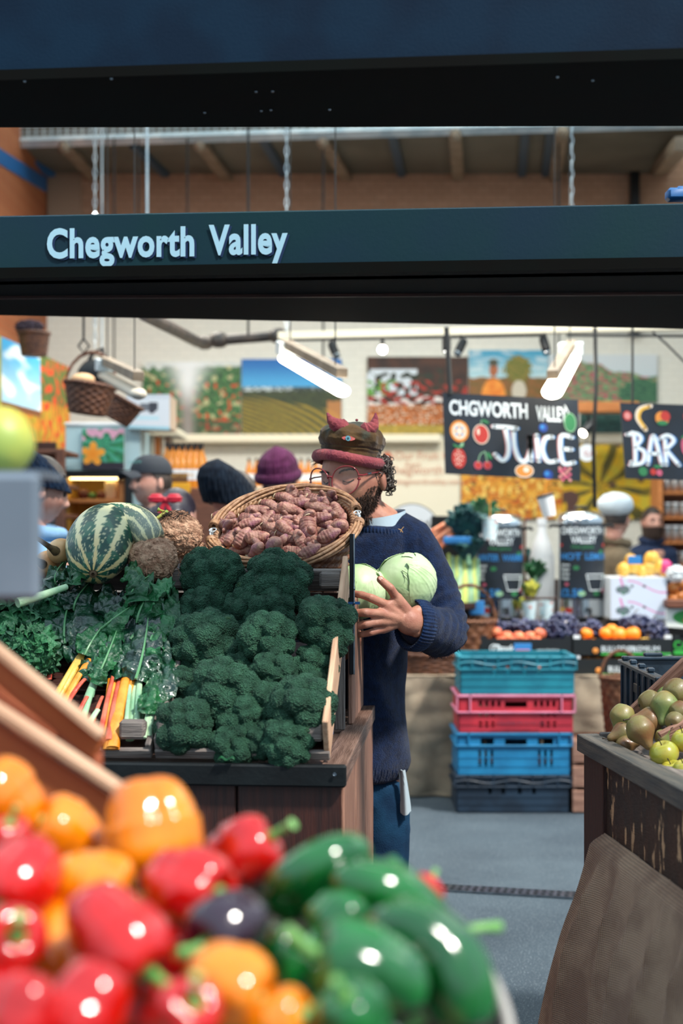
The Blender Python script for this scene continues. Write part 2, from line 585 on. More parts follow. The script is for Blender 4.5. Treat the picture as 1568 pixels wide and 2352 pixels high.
for i, (x0, y0, x1, y1, mm_) in enumerate(ribs_blue):
    p0 = slab_pt(x0, y0, zs - .02); p1 = P(x1, y1, WD - .05); p1.z = zs - .02
    o = plank('slab_rib', p0, p1, .07, .04, mm_)
    tag(o, ['bright blue steel rib at the left end of the slab', 'blue rib under the slab, second from the left', 'blue rib under the slab, third from the left',
            'blue rib under the slab above the striped squash side, fourth from the left', 'narrow slate rib under the slab, left of a close pair',
            'slate rib under the slab beside the last taupe strut'][i], 'rib', 'blue ribs under the slab')
o = plank('blue_edge_beam', P(-30, 352, 10.6), P(92, 425, WD - .1), .12, .12, 'blue_steel')
tag(o, 'deep blue steel beam meeting the orange brick wall, upper left', 'beam')
o = plank('corner_beam', P(1568, 330, 10.4), P(1512, 392, WD - .1), .12, .1, 'brown_steel')
tag(o, 'taupe beam running into the right hand corner under the slab', 'beam')
mb = MB().box(P(1456, 430, WD - .06), (.075, .1, 2.6))
tag(mb.build('downpipe', 'black', smooth=False), 'black square downpipe on the cream brick wall', 'pipe')
# corner between brick and rendered panel
mb = MB().box(P(148, 450, WD - .02) , (.29, .03, 1.2))
struct(mb.build('trim_1', mat('beige_render', '9c8470', .7), smooth=False))

# ---------------- sign beam
def ubeam(name, px, d, z0, z1, th, m, l0=-1.6, l1=1.6, parent=None, bev=.004):
    """a beam along the market grid through pixel column px at distance d"""
    o = P(px, HY, d); o.z = 0
    R = Matrix((UD, VD, ZD)).transposed()
    c = o + UD * (l0 + l1) / 2 + VD * th / 2 + ZD * (z0 + z1) / 2
    mb = MB().box((0, 0, 0), (l1 - l0, th, z1 - z0), bev=bev)
    ob = mb.build(name, m, smooth=False)
    ob.matrix_basis = Matrix.Translation(c) @ R.to_4x4()
    if parent:
        ob.parent = parent; ob.matrix_parent_inverse = WM(parent).inverted()
    return ob
sb = thing('stall_fascia', 'dark green fascia beam with pale blue stall name lettering', 'sign', P(784, 634, 4.0))
ubeam('fascia_beam', 784, 4.0, 2.143, 2.331, .06, 'green_beam', -1.8, 1.8, sb)
def on_beam(px, py, d0, off):
    # point on the beam's front face
    o = P(784, HY, d0); o.z = 0
    dirv = Vector(((px - 784) / F, 1, -(py - HY) / F))
    t = o.dot(VD) / dirv.dot(VD)
    return Vector((0, 0, CH)) + dirv * t - VD * off
for (s_, x0, x1, cap, base) in (('Chegworth', 109, 447, 0, 0), ('Valley', 480, 661, 0, 0)):
    q = text_mb(s_, 1., (0, 0, 0), Vector((1, 0, 0)), Vector((0, 1, 0)), ext=0, bold=.034, spacing=1.06)
    xs = [v.x for v in q.v]; mn, mx_ = min(xs), max(xs)
    o0 = on_beam(x0, 592 if s_ == 'Chegworth' else 584, 4.0, .002); o1 = on_beam(x1, 582, 4.0, .002)
    width = (o1 - o0).dot(UD)
    capz = .0835
    k = width / (mx_ - mn)
    # cap height of built-in font is about .73 of the size
    for off, mm_, nm, dz, dx in ((.0015, 'letter_shadow', 'letter_shadow', -.004, .006), (.004, 'letter_blue', 'lettering', 0, 0)):
        o00 = o0 - VD * off + UD * (dx - mn * k) + ZD * (dz)
        mbt = MB(); ky = capz / .73
        mbt.add([o00 + UD * v.x * k + ZD * v.y * ky - VD * (v.z + 0) for v in q.v], q.f)
        ex = [p for p in mbt.v]
        mbt.build(nm, mm_, sb, smooth=False)
# soffit behind the sign beam
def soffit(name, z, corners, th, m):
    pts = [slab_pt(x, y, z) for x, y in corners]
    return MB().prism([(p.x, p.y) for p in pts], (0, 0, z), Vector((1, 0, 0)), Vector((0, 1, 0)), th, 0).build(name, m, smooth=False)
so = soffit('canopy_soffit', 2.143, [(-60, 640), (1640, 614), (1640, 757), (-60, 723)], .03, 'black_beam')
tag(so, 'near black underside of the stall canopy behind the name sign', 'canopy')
o = plank('soffit_batten', slab_pt(-40, 683, 2.14), slab_pt(1620, 673, 2.14), .012, .012, 'wood_dark')
tag(o, 'thin brown batten across the underside of the stall canopy', 'batten')
# upper near canopy
nb = thing('canopy_beam', 'wide navy painted beam across the top of the view', 'beam', P(784, 160, 2.7))
ubeam('beam_face', 784, 2.7, 2.298, 2.85, .05, 'navy_beam', -1.2, 1.2, nb)
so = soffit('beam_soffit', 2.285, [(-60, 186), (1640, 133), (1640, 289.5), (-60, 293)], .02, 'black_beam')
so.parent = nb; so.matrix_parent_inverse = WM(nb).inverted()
for (x, y) in ((470, 258), (600, 254), (622, 252), (757, 251), (588, 210), (626, 209), (1280, 176), (1361, 184), (57, 186), (256, 180)):
    p = slab_pt(x, y, 2.284)
    mb = MB().lathe([(0, -.003), (.0028, -.0025), (.0034, 0)], 10, c=p)
    mb.build('screw', 'steel', nb)
# drain channel across the asphalt
d0 = slab_pt(940, 2035, .004); d1 = slab_pt(1400, 2062, .004)
dirv = (d1 - d0).normalized(); perp = Vector((-dirv.y, dirv.x, 0))
d0 = d0 - dirv * 1.2
t = thing('drain_channel', 'slotted metal drain channel set across the grey asphalt', 'drain', d0)
Rm = frame_mat(dirv)
Ld = 2.9
mb = MB()
W_ = .085
for sgn in (-1, 1):
    mb.box(d0 + dirv * Ld / 2 + perp * sgn * W_ / 2 + ZD * .002, (Ld, .008, .006), Rm)
mb.build('frame', 'steel', t, smooth=False)
MB().box(d0 + dirv * Ld / 2 + ZD * .0005, (Ld, W_, .001), Rm).build('channel_bottom', 'black', t, smooth=False)
mb = MB()
for i in range(int(Ld / .03)):
    mb.box(d0 + dirv * (.03 * i + .01) + ZD * .003, (.014, W_, .004), Rm)
mb.box(d0 + dirv * Ld / 2 + ZD * .003, (Ld, .012, .0042), Rm)
mb.build('grate', 'steel', t, smooth=False)
# ================================================================= left stall table
C0 = P(795, 1757, 2.896); TZ = C0.z; C0z = Vector((C0.x, C0.y, 0))
def T(u, v, z=0.): return C0z + UD * u + VD * v + ZD * z
RG = Matrix((UD, VD, ZD)).transposed()
def gbox(name, u0, u1, v0, v1, z0, z1, m, parent=None, bev=.003, grain='u', org=T):
    """box along the market grid; grain axis becomes its local X"""
    c = org((u0 + u1) / 2, (v0 + v1) / 2, (z0 + z1) / 2)
    s = (u1 - u0, v1 - v0, z1 - z0)
    if grain == 'u': R = RG; sz = s
    elif grain == 'v': R = Matrix((VD, -UD, ZD)).transposed(); sz = (s[1], s[0], s[2])
    else: R = Matrix((ZD, VD, -UD)).transposed(); sz = (s[2], s[1], s[0])
    o = MB().box((0, 0, 0), sz, bev=bev).build(name, m, smooth=False)
    o.matrix_basis = Matrix.Translation(c) @ R.to_4x4()
    if parent: o.parent = parent; o.matrix_parent_inverse = WM(parent).inverted()
    return o
TL = 1.5; TD = 1.045
tb = thing('market_table', 'dark wooden produce table with pale side planks under the broccoli crates', 'table', T(-TL / 2, TD / 2, 0))
gbox('table_top', -TL, -.02, .02, TD - .01, TZ - .035, TZ - .008, 'wood_rail', tb)
gbox('front_fascia', -TL, 0, -.012, .012, TZ - .045, TZ, 'fascia', tb, bev=.004)
gbox('side_rail', -.052, .0, .013, TD, TZ - .04, TZ - .0005, 'wood_rail', tb, bev=.002, grain='v')
for (ua, ub) in ((-.225, -.012), (-.44, -.229), (-.66, -.444), (-.95, -.664), (-1.25, -.954), (-1.495, -1.254)):
    gbox('front_panel', ua, ub, .012, .03, .02, TZ - .045, 'wood_dark', tb, grain='z')
for i, v in enumerate((.03, .37, .71)):
    gbox('side_plank', -.028, -.006, v, v + .33, 0.0, TZ - .04, 'wood_plank', tb, grain='z', bev=.004)
gbox('backing_panel', -1.49, -.03, .031, .04, .02, TZ - .045, 'wood_dark', tb)
gbox('back_leg', -TL + .01, -TL + .07, TD - .08, TD - .02, 0, TZ - .035, 'wood_dark', tb, grain='z')
gbox('front_leg', -TL + .01, -TL + .07, .05, .11, 0, TZ - .035, 'wood_dark', tb, grain='z')
for (x, y) in ((768, 1778),):
    p = P(x, y, 2.88)
    MB().lathe([(0, -.002), (.003, -.0018), (.0042, .001)], 12, c=p, R=Matrix.Rotation(PI / 2, 3, 'X')).build('bolt', 'steel', tb)

PH = math.radians(32)
TD_ = VD * math.cos(PH) + ZD * math.sin(PH)           # up the slope
TN = (-VD * math.sin(PH) + ZD * math.cos(PH))         # off the slope
T0 = T(0, .035, TZ + .005)
def tray_pt(px, py, lift=0.):
    """where the view ray through a pixel meets the tilted trays, lifted off them"""
    o = Vector((0, 0, CH)); dv = Vector(((px - 784) / F, 1, -(py - HY) / F))
    t = (T0 + TN * lift - o).dot(TN) / dv.dot(TN)
    return o + dv * t
def tp(u, s, h=0.): return T0 + UD * u + TD_ * s + TN * h
TLn = .62
def tray(u0, u1, label, side_m=('wood_pine', 'wood_grey'), slat='wood_dark'):
    t = thing('slatted_crate', label, 'crate', tp((u0 + u1) / 2, 0), group='tilted produce crates')
    for i in range(6):
        s = .01 + i * .1
        plank('slat', tp(u0, s + .045, .004), tp(u1, s + .045, .004), .085, .008, slat, t, up=TN)
    hi = 1. if side_m[0] == 'wood_pine' else .35
    plank('side_board', tp(u1 - .006, .0, .05 * hi), tp(u1 - .006, TLn, .05 * hi), .012, .10 * hi, side_m[0], t, up=TN)
    plank('side_board', tp(u0 + .006, .0, .03), tp(u0 + .006, TLn, .03), .012, .04, side_m[1], t, up=TN)
    plank('end_board', tp(u0, .0, .012), tp(u1, .0, .012), .012, .022, 'wood_grey', t, up=TN)
    plank('end_board', tp(u0, TLn, .03), tp(u1, TLn, .03), .012, .06, 'wood_grey', t, up=TN)
    for u in (u0 + .03, u1 - .04):
        for s in (.03, TLn - .03):
            c = tp(u, s, .05)
            b = MB().box((0, 0, 0), (.055, .03, .04), bev=.006)
            o = b.build('corner_block', 'wood_grey', smooth=False)
            o.matrix_basis = Matrix.Translation(c) @ RG.to_4x4()
            o.parent = t; o.matrix_parent_inverse = WM(t).inverted()
    for u in (u0 + .02, u1 - .02):   # props under the raised end
        p = tp(u, TLn - .05, 0); q = Vector((p.x, p.y, TZ))
        plank('prop', q, p - ZD * .004, .025, .02, 'wood_grey', t, up=VD)
    return t
tray(-.40, -.036, 'tilted wooden crate full of broccoli, pale pine side board')
tray(-.925, -.408, 'tilted wooden crate under the chard and spring greens', ('wood_grey', 'wood_grey'))
tray(-1.37, -.935, 'tilted wooden crate holding the curly kale, far left')
# upper step: upright crates behind the trays
SZ = 1.272
SV0 = .60
us = thing('display_step', 'upright plank crates forming the step under the root basket', 'crate', T(-.7, .8, TZ))
gbox('shelf_board', -1.4, -.044, SV0, .93, SZ - .015, SZ, 'wood_grey', us)
for v in (SV0 + .005, SV0 + .105, SV0 + .205, SV0 + .305):
    gbox('side_slat', -.043, -.030, v, v + .085, TZ + .001, SZ - .016, 'wood_plank', us, grain='z')
for z in (TZ + .03, TZ + .13, TZ + .23):
    gbox('front_slat', -1.4, -.07, SV0, SV0 + .012, z, z + .07, 'wood_dark', us)
gbox('corner_post', -.105, -.07, SV0 - .02, SV0 + .02, SZ - .03, SZ + .035, 'wood_plank', us, bev=.005)
gbox('corner_post', -.165, -.11, SV0 - .04, SV0 - .012, SZ - .045, SZ + .0, 'wood_grey', us, bev=.006)
# upright steel strap
p0 = P(806, 1548, 3.50); p1 = P(807, 1226, 3.50)
st = thing('steel_upright', 'thin black steel upright with a bright edge beside the root basket', 'bracket', p0)
MB().box((p0 + p1) / 2, (.009, .03, (p1 - p0).length), bev=.001).build('strap', 'black_metal', st, smooth=False)
MB().box((p0 + p1) / 2 + Vector((.0065, -.012, 0)), (.004, .008, (p1 - p0).length), bev=.001).build('bright_edge', 'steel', st, smooth=False)
for y in (1352, 1385):
    MB().tube([P(812, y, 3.48), P(815, y, 3.48)], .004, 10).build('rivet', 'steel', st)
MB().box(P(803, 1385, 3.49), (.05, .012, .006)).build('tab', 'blue_steel', st, smooth=False)
o = gbox('blue_plastic_tray', -.16, -.062, .24, .42, TZ + .001, TZ + .035, MT['blue_steel'], bev=.004)
tag(o, 'small blue plastic tray under the raised broccoli crate', 'tray')

# ----------------------------------------------------------------- broccoli
MT['broccoli'] = mat('broccoli_crown', '1d4834', .62, col2='44795c', scale=26, lo=.3, hi=.72, bump=1.0, bscale=330, bkind='VORONOI',
                     col3='5f8a3a', scale3=11, lo3=.70, hi3=.80, spec=.35, rand=.12)
MT['stalk'] = mat('green_stalk', '7fa35a', .5, col2='5b8344', scale=30)
def broccoli(seed, sx=1., sz=1.):
    r = random.Random(seed)
    root = thing('broccoli', 'broccoli', 'vegetable', (0, 0, 0), group='broccoli heads in the tilted crate')
    mb = MB()
    R = .078
    mb.ball((0, 0, -.004), (R * .86 * sx, R * .86 * sx, R * .74 * sz), 20, 14)
    n = 16
    for i in range(n):
        a = i * 2.399 + r.uniform(-.25, .25); k = math.sqrt((i + .4) / n)
        th = k * 1.75
        q = Vector((math.sin(th) * math.cos(a) * R * .74 * sx, math.sin(th) * math.sin(a) * R * .74 * sx, math.cos(th) * R * .66 * sz))
        rr = R * r.uniform(.33, .50)
        mb.ball(q, rr, 14, 10)
    s0 = Vector((seed * 1.7, 0, 0))
    def disp(p, nrm):
        n1 = noise.noise(p * 55 + s0)
        d, _ = noise.voronoi(p * 150 + s0)
        d2, _ = noise.voronoi(p * 330 + s0)
        return p + nrm * (n1 * .0035 + (.45 - d[0]) * .0042 + (.4 - d2[0]) * .0018)
    mb.build('crown', 'broccoli', root, local=True, voxel=.0022, smooth_it=1, post=disp)
    st = MB().tube([(0, 0, -.02), (0, 0, -.06), (.004, 0, -.10)], [.03, .022, .02], 14)
    for k in range(7):
        a = k * .9
        st.tube([(0, 0, -.07), (math.cos(a) * .03, math.sin(a) * .03, -.045), (math.cos(a) * .05, math.sin(a) * .05, -.012)], [.008, .008, .012], 8)
    st.build('stalk', 'stalk', root, local=True)
    return Kit(root)
brk = [broccoli(3), broccoli(8, 1.05, .95), broccoli(15, .97, 1.08), broccoli(22, 1., 1.)]
BR = [ # px, py, radius px, lift off the crate, label
 (483, 1322, 73, .055, 'broccoli head at the top left of the crate, below the celeriac'),
 (634, 1343, 82, .055, 'wide broccoli head directly below the root basket'),
 (462, 1412, 64, .02, 'broccoli head in shadow below the top left one'),
 (752, 1438, 72, .085, 'large broccoli head at the right edge nearest the steel upright'),
 (622, 1412, 62, .035, 'broccoli head with white flecks behind the tall central one'),
 (470, 1484, 80, .05, 'broad broccoli head in the middle of the left edge of the pile'),
 (612, 1470, 68, .09, 'central broccoli head, upper half of the tall lobed one'),
 (627, 1538, 52, .07, 'small broccoli head tucked below the central one'),
 (514, 1585, 76, .07, 'rounded broccoli head left of centre in the lower half'),
 (692, 1622, 74, .07, 'large broccoli head low at the right by the pine side board'),
 (422, 1668, 70, .045, 'broccoli head at the lower left front corner of the crate'),
 (534, 1712, 52, .018, 'small broccoli head in the middle of the front edge'),
 (662, 1708, 62, .03, 'small broccoli head at the front beside the grey corner block'),
 (716, 1540, 58, .03, 'dark broccoli head half hidden below the large right one'),
 (432, 1582, 52, .02, 'broccoli head half hidden at the left side of the pile'),
 (556, 1655, 58, .035, 'dark broccoli head deep in the pile under the rounded one'),
 (612, 1625, 60, .04, 'dark broccoli head deep in the middle of the pile'),
 (560, 1405, 54, .03, 'dark broccoli head deep between the two upper ones'),
 (716, 1585, 44, .035, 'yellow flecked small broccoli head at the right edge'),
 (540, 1530, 56, .035, 'dark broccoli head deep behind the central lobes'),
 (600, 1700, 48, .02, 'dark broccoli head low between the two small front ones'),
 (470, 1640, 50, .02, 'dark broccoli head behind the lower left front one'),
]
for i, (px, py, rp_, lift, lab) in enumerate(BR):
    c = tray_pt(px, py, lift)
    sc = rp_ * c.y / F / .083
    dirn = (TN * .62 + Vector((0, -1, 0)) * .55 + Vector((rnd.uniform(-.2, .2), 0, rnd.uniform(-.1, .2)))).normalized()
    q = dirn.to_track_quat('Z', 'Y').to_matrix() @ Matrix.Rotation(rnd.uniform(0, 6.28), 3, 'Z')
    brk[i % 4](c, q, sc, lab)
# ----------------------------------------------------------------- squash, celeriac, butternut
MT['squash'] = attr_mat('striped_squash_skin', .35, bump=.15, bscale=260, spec=.5)
def squash():
    ctl = [(214, 1318, 3.30, .006), (216, 1310, 3.31, .03), (218, 1295, 3.335, .056), (222, 1274, 3.37, .072), (230, 1250, 3.42, .081), (246, 1230, 3.47, .080),
           (268, 1216, 3.50, .070), (293, 1208, 3.49, .058), (314, 1208, 3.46, .048), (330, 1215, 3.44, .042), (341, 1227, 3.42, .037), (346, 1238, 3.41, .031), (348, 1243, 3.41, .004)]
    cs = [(P(x, y, d), r) for x, y, d, r in ctl]
    pts = []; rad = []
    n = 110
    for i in range(n + 1):
        t = i / n * (len(cs) - 1); k = min(int(t), len(cs) - 2); f = t - k
        g = lambda j: cs[max(0, min(len(cs) - 1, j))]
        a, b, c, d = g(k - 1), g(k), g(k + 1), g(k + 2)
        def cr(p0, p1, p2, p3): return .5 * ((2 * p1) + (p2 - p0) * f + (2 * p0 - 5 * p1 + 4 * p2 - p3) * f * f + (3 * p1 - p0 - 3 * p2 + p3) * f ** 3)
        pts.append(cr(a[0], b[0], c[0], d[0])); rad.append(max(.001, cr(a[1], b[1], c[1], d[1])))
    mb = MB(); N_ = 120
    mb.tube(pts, rad, N_)
    G1, G2, CR, CR2 = lin('1d463c'), lin('2c604a'), lin('e3dcae'), lin('d9bb7c')
    cols = []
    for i, v in enumerate(mb.v):
        ring = i // N_; a = (i % N_) / N_
        s = ring / n
        st = abs(((a * 9 + .04 * math.sin(s * 20 + a * 60)) % 1) - .5) * 2     # 0 centre of green
        wd = .70 + .22 * noise.noise(v * 60) + .1 * noise.noise(v * 300)
        green = st < wd * (1 if ring > 10 else .9)
        fl = noise.noise(v * 420) > .42 - .25 * st
        c = G1 if noise.noise(v * 40) > 0 else G2
        if s > .62: c = mixc(c, lin('8d9484'), min(1, (s - .62) * 6) * .85)
        if green and not fl: cc = c
        elif green: cc = mixc(c, CR, .6)
        else: cc = mixc(CR, CR2, sm((.35 - s) * 3))
        if ring < 3: cc = lin('4a3a20')
        cols.append(cc)
    mb.c = cols
    t = thing('striped_squash', 'large curved green and cream striped squash lying on the greens', 'squash', P(235, 1325, 3.42))
    mb.build('skin', 'squash', t)
    MB().lathe([(0, -.003), (.007, -.002), (.009, .001), (.004, .004)], 14, c=P(214, 1319, 3.295), R=Matrix.Rotation(PI / 2, 3, 'X')).build('blossom_scar', mat('scar', '4d3a22', .8), t)
squash()
MT['celeriac'] = attr_mat('celeriac_skin', .75, bump=.8, bscale=210, spec=.3)
def celeriac(c, r, seed, label, dark=0.):
    t = thing('celeriac', label, 'vegetable', c - ZD * r, group='celeriacs beside the squash')
    mb = MB(); s0 = Vector((seed, seed * .3, 1))
    A, B_, D = lin('d2aa8c'), lin('a87c62'), lin('5d3d2a')
    knobs = []
    rr = random.Random(seed)
    for i in range(34):
        d = Vector((rr.gauss(0, 1), rr.gauss(0, 1) - .6, rr.gauss(0, 1) - .1)).normalized()
        knobs.append((d, rr.uniform(.05, .11), rr.uniform(.035, .085)))
    def fn(d):
        q = 1 + .07 * noise.noise(d * 2.2 + s0) + .05 * noise.noise(d * 6 + s0) + .025 * abs(noise.noise(d * 16 + s0)) + .012 * noise.noise(d * 40 + s0)
        for kd, kr, kh in knobs:
            l = (d - kd).length / kr
            if l < 1.6: q += kh * math.exp(-l * l * 2) - .5 * kh * math.exp(-(l - 1.1) ** 2 * 14)
        return q
    def cf(d, p):
        n1 = noise.noise(d * 5 + s0); n2 = noise.noise(d * 24 + s0)
        c_ = mixc(A, B_, .5 + n1)
        for kd, kr, kh in knobs:
            l = (d - kd).length / kr
            if .8 < l < 1.35: c_ = mixc(c_, D, .45)
        if n2 > .28: c_ = mixc(c_, D, .55)
        return mixc(c_, D, dark * sm((d.z - .35) * 2.2) * (1 + n2))
    mb.ball((0, 0, 0), (r, r, r * .95), 130, 90, fn=fn, colfn=cf)
    mb.v = [v + c for v in mb.v]
    nroot = len(mb.v)
    for i in range(26):
        d = Vector((rr.uniform(-1, 1), rr.uniform(-1.2, .2), rr.uniform(-1, .3))).normalized()
        p = c + d * r * .97
        k = Vector((rr.uniform(-1, 1), rr.uniform(-1, 1), -rr.random())) * .012
        mb.tube([p, p + d * .008 + k * .5, p + d * .010 + k, p + d * .006 + k * 2], [.0012, .001, .0008, .0005], 5, col=B_)
    mb.build('root', 'celeriac', t)
    return t
celeriac(P(350, 1284, 3.42), .060, 5, 'pale knobbly celeriac in front, resting on the leaves')
cg = celeriac(P(404, 1228, 3.60), .065, 11, 'brown celeriac with dark hairy crown and a cut green stem', .9)
celeriac(P(455, 1287, 3.64), .046, 17, 'small celeriac half hidden behind the top left broccoli')
c_ = P(380, 1185, 3.58)
mb = MB(); mb.tube([P(383, 1176, 3.57), P(372, 1182, 3.55), P(358, 1192, 3.54), P(347, 1198, 3.54)], [.006, .0045, .004, .005], 8)
mb.tube([P(378, 1176, 3.56), P(368, 1172, 3.55), P(362, 1170, 3.55)], [.004, .003, .006], 8)
mb.build('cut_stem', mat('cut_stem', '9a8a3a', .6, col2='6f8a34', scale=60), cg)
hb = MB()
for i in range(60):
    p = P(395 + rnd.uniform(-28, 28), 1183 + rnd.uniform(-4, 12), 3.57 + rnd.uniform(-.03, .03))
    q = p + Vector((rnd.uniform(-.02, .02), rnd.uniform(-.02, .02), rnd.uniform(.0, .012)))
    hb.tube([p, p.lerp(q, .5) + ZD * .003, q], [.001, .0008, .0004], 4)
hb.build('crown_hairs', mat('root_hair', '2e231c', .9), cg)
MT['butternut'] = mat('butternut_skin', 'd8ab78', .4, col2='c99662', scale=14, bump=.1, bscale=60)
MT['stem_brown'] = mat('woody_stem', '6b5536', .8, col2='3d2c1c', scale=50)
def butternut(c, r, label, stem=True):
    t = thing('butternut_squash', label, 'squash', c - ZD * r, group='butternut squashes at the left')
    mb = MB(); mb.ball(c, (r, r * 1.5, r * .95), 40, 28, fn=lambda d: 1 - .12 * math.exp(-((d.x + .1) ** 2 + (d.z) ** 2) * 14) * (1 if d.y < 0 else 0))
    mb.build('skin', 'butternut', t)
    f = c + Vector((-.1 * r, -r * 1.33, 0))
    MB().tube([f, f + Vector((-.01, -.02, .01)), f + Vector((-.035, -.035, .03)), f + Vector((-.05, -.03, .034))], [.012, .007, .005, .006], 10).build('stem', 'stem_brown', t)
butternut(P(140, 1266, 3.45), .033, 'pale butternut squash with a curled brown stem left of the striped squash')
butternut(P(112, 1296, 3.50), .036, 'shaded butternut squash half behind the grey panel')

# ----------------------------------------------------------------- root basket
MT['wicker'] = mat('brown_wicker', '56301c', .5, col2='7e4f30', scale=40, lo=.35, hi=.65, bump=.35, bscale=160)
MT['wicker_light'] = mat('pale_wicker_rods', '8a6246', .5, col2='b38a66', scale=50, lo=.35, hi=.65, bump=.35, bscale=140)
MT['wicker_dark'] = mat('dark_wicker', '4a2a1c', .55, col2='6d432c', scale=40, bump=.4, bscale=160)
def weave_basket(mb, c, n, r0, r1, h, sx=1., stakes=44, rows=16, amp=.0035, seg=None, th=.006, inner=True, x=None):
    """woven wall from base radius r0 to rim radius r1 along axis n (height h)"""
    n = n.normalized()
    x = (Vector(x) - n * Vector(x).dot(n)).normalized() if x else n.cross(Vector((0, 1, 0))).normalized()
    y = n.cross(x)
    seg = seg or stakes * 4
    nv = rows * 5
    def wall(off):
        def f(u, v):
            a = 2 * PI * u
            row = int(v * rows * .9999)
            ph = stakes * a / 2 + PI * row
            fr = (v * rows) % 1
            q = amp * math.sin(ph) * math.sin(PI * fr) ** .6 + .5 * amp * math.sin(PI * fr)
            r = lerp(r0, r1, v ** .85) + q + off
            return c + x * (math.cos(a) * r * sx) + y * (math.sin(a) * r) + n * (h * v)
        return f
    mb.sheet(wall(0), seg, nv, closed_u=True)
    if inner: mb.sheet(wall(-th), seg, nv, closed_u=True)
    k = 40
    mb.add([c] + [c + x * math.cos(2 * PI * i / k) * r0 * sx + y * math.sin(2 * PI * i / k) * r0 for i in range(k)], [(0, 1 + (i + 1) % k, 1 + i) for i in range(k)])
    return x, y
def braid(mb, c, x, y, n, r, sx, rod, strands=3, turns=22, wob=.006, seg=200, a0=0, a1=2 * PI, lift=0.):
    for s in range(strands):
        pts = []
        for i in range(seg + 1):
            t = i / seg; a = lerp(a0, a1, t)
            ph = turns * t * 2 * PI + 2 * PI * s / strands
            rr = r + wob * math.cos(ph)
            pts.append(c + x * math.cos(a) * rr * sx + y * math.sin(a) * rr + n * (lift + wob * math.sin(ph)))
        mb.tube(pts, rod, 7)
BN = Vector((-.12, -.50, .86)).normalized()
BC = P(655, 1212, 3.62)
bk = thing('wicker_basket', 'tilted wicker basket heaped with knobbly pink brown roots', 'basket', P(690, 1355, 3.75))
H_ = .19
base = BC - BN * H_
mb = MB(); X_ = Vector((.985, 0, .13))
bx_, by_ = weave_basket(mb, base, BN, .118, .170, H_, 1.03, 46, 17, .004, x=X_)
mb.build('woven_wall', 'wicker', bk)
mb = MB(); braid(mb, BC + BN * .0, bx_, by_, BN, .171, 1.03, .0045, 3, 26, .0055, 260)
mb.build('rim', 'wicker_light', bk)
def handle(a0, a1, rmul, lift, nm='handle'):
    mb = MB()
    for s in range(7):
        ph0 = 2 * PI * s / 7
        pts = []
        for i in range(81):
            t = i / 80; a = lerp(a0, a1, t)
            ph = ph0 + t * 5.0
            w_ = .0085 + .003 * math.sin(PI * t)
            rr = .176 * rmul + w_ * math.cos(ph)
            pts.append(BC + bx_ * math.cos(a) * rr * 1.03 + by_ * math.sin(a) * rr + BN * (lift + w_ * math.sin(ph)))
        mb.tube(pts, .0042, 7)
    for a in (a0, a1):
        e = a + (.03 if a == a0 else -.03)
        d_ = .08 if a == a0 else -.08
        for k in range(9):
            aa = a + d_ * k / 9
            cc = BC + bx_ * math.cos(aa) * .176 * rmul * 1.03 + by_ * math.sin(aa) * .176 * rmul + BN * lift
            tn = (-bx_ * math.sin(aa) + by_ * math.cos(aa)).normalized()
            rd = (bx_ * math.cos(aa) + by_ * math.sin(aa)).normalized()
            mb.tube([cc + (rd * math.cos(q * PI / 6) + BN * math.sin(q * PI / 6)) * .0125 for q in range(13)], .0022, 5)
    mb.build(nm, 'wicker_light', bk)
    for a in (a0, a1):
        cc = BC + bx_ * math.cos(a) * .176 * rmul * 1.03 + by_ * math.sin(a) * .176 * rmul + BN * (lift - .004)
        tn = (-bx_ * math.sin(a) + by_ * math.cos(a)).normalized() * (-1 if a == a0 else 1)
        rg = MB()
        for kk in range(2):
            c2 = cc + tn * (.012 + .012 * kk)
            vv = BN if kk else (bx_ * math.cos(a) + by_ * math.sin(a))
            rg.tube([c2 + (tn * math.cos(q * PI / 8) + vv * math.sin(q * PI / 8)) * .009 for q in range(17)], .0016, 6)
        rg.build('metal_ring', 'zinc', bk)
handle(math.radians(8), math.radians(168), 1.03, .012)
handle(math.radians(186), math.radians(350), 1.05, .006)
MT['root_skin'] = mat('pink_brown_root_skin', '7c4840', .55, col2='b58c76', scale=30, lo=.38, hi=.66, bump=.3, bscale=120, rand=.22,
                      col3='8a5562', scale3=22, lo3=.50, hi3=.66)
MT['root_cut'] = mat('cut_root_flesh', 'e3cfa8', .6)
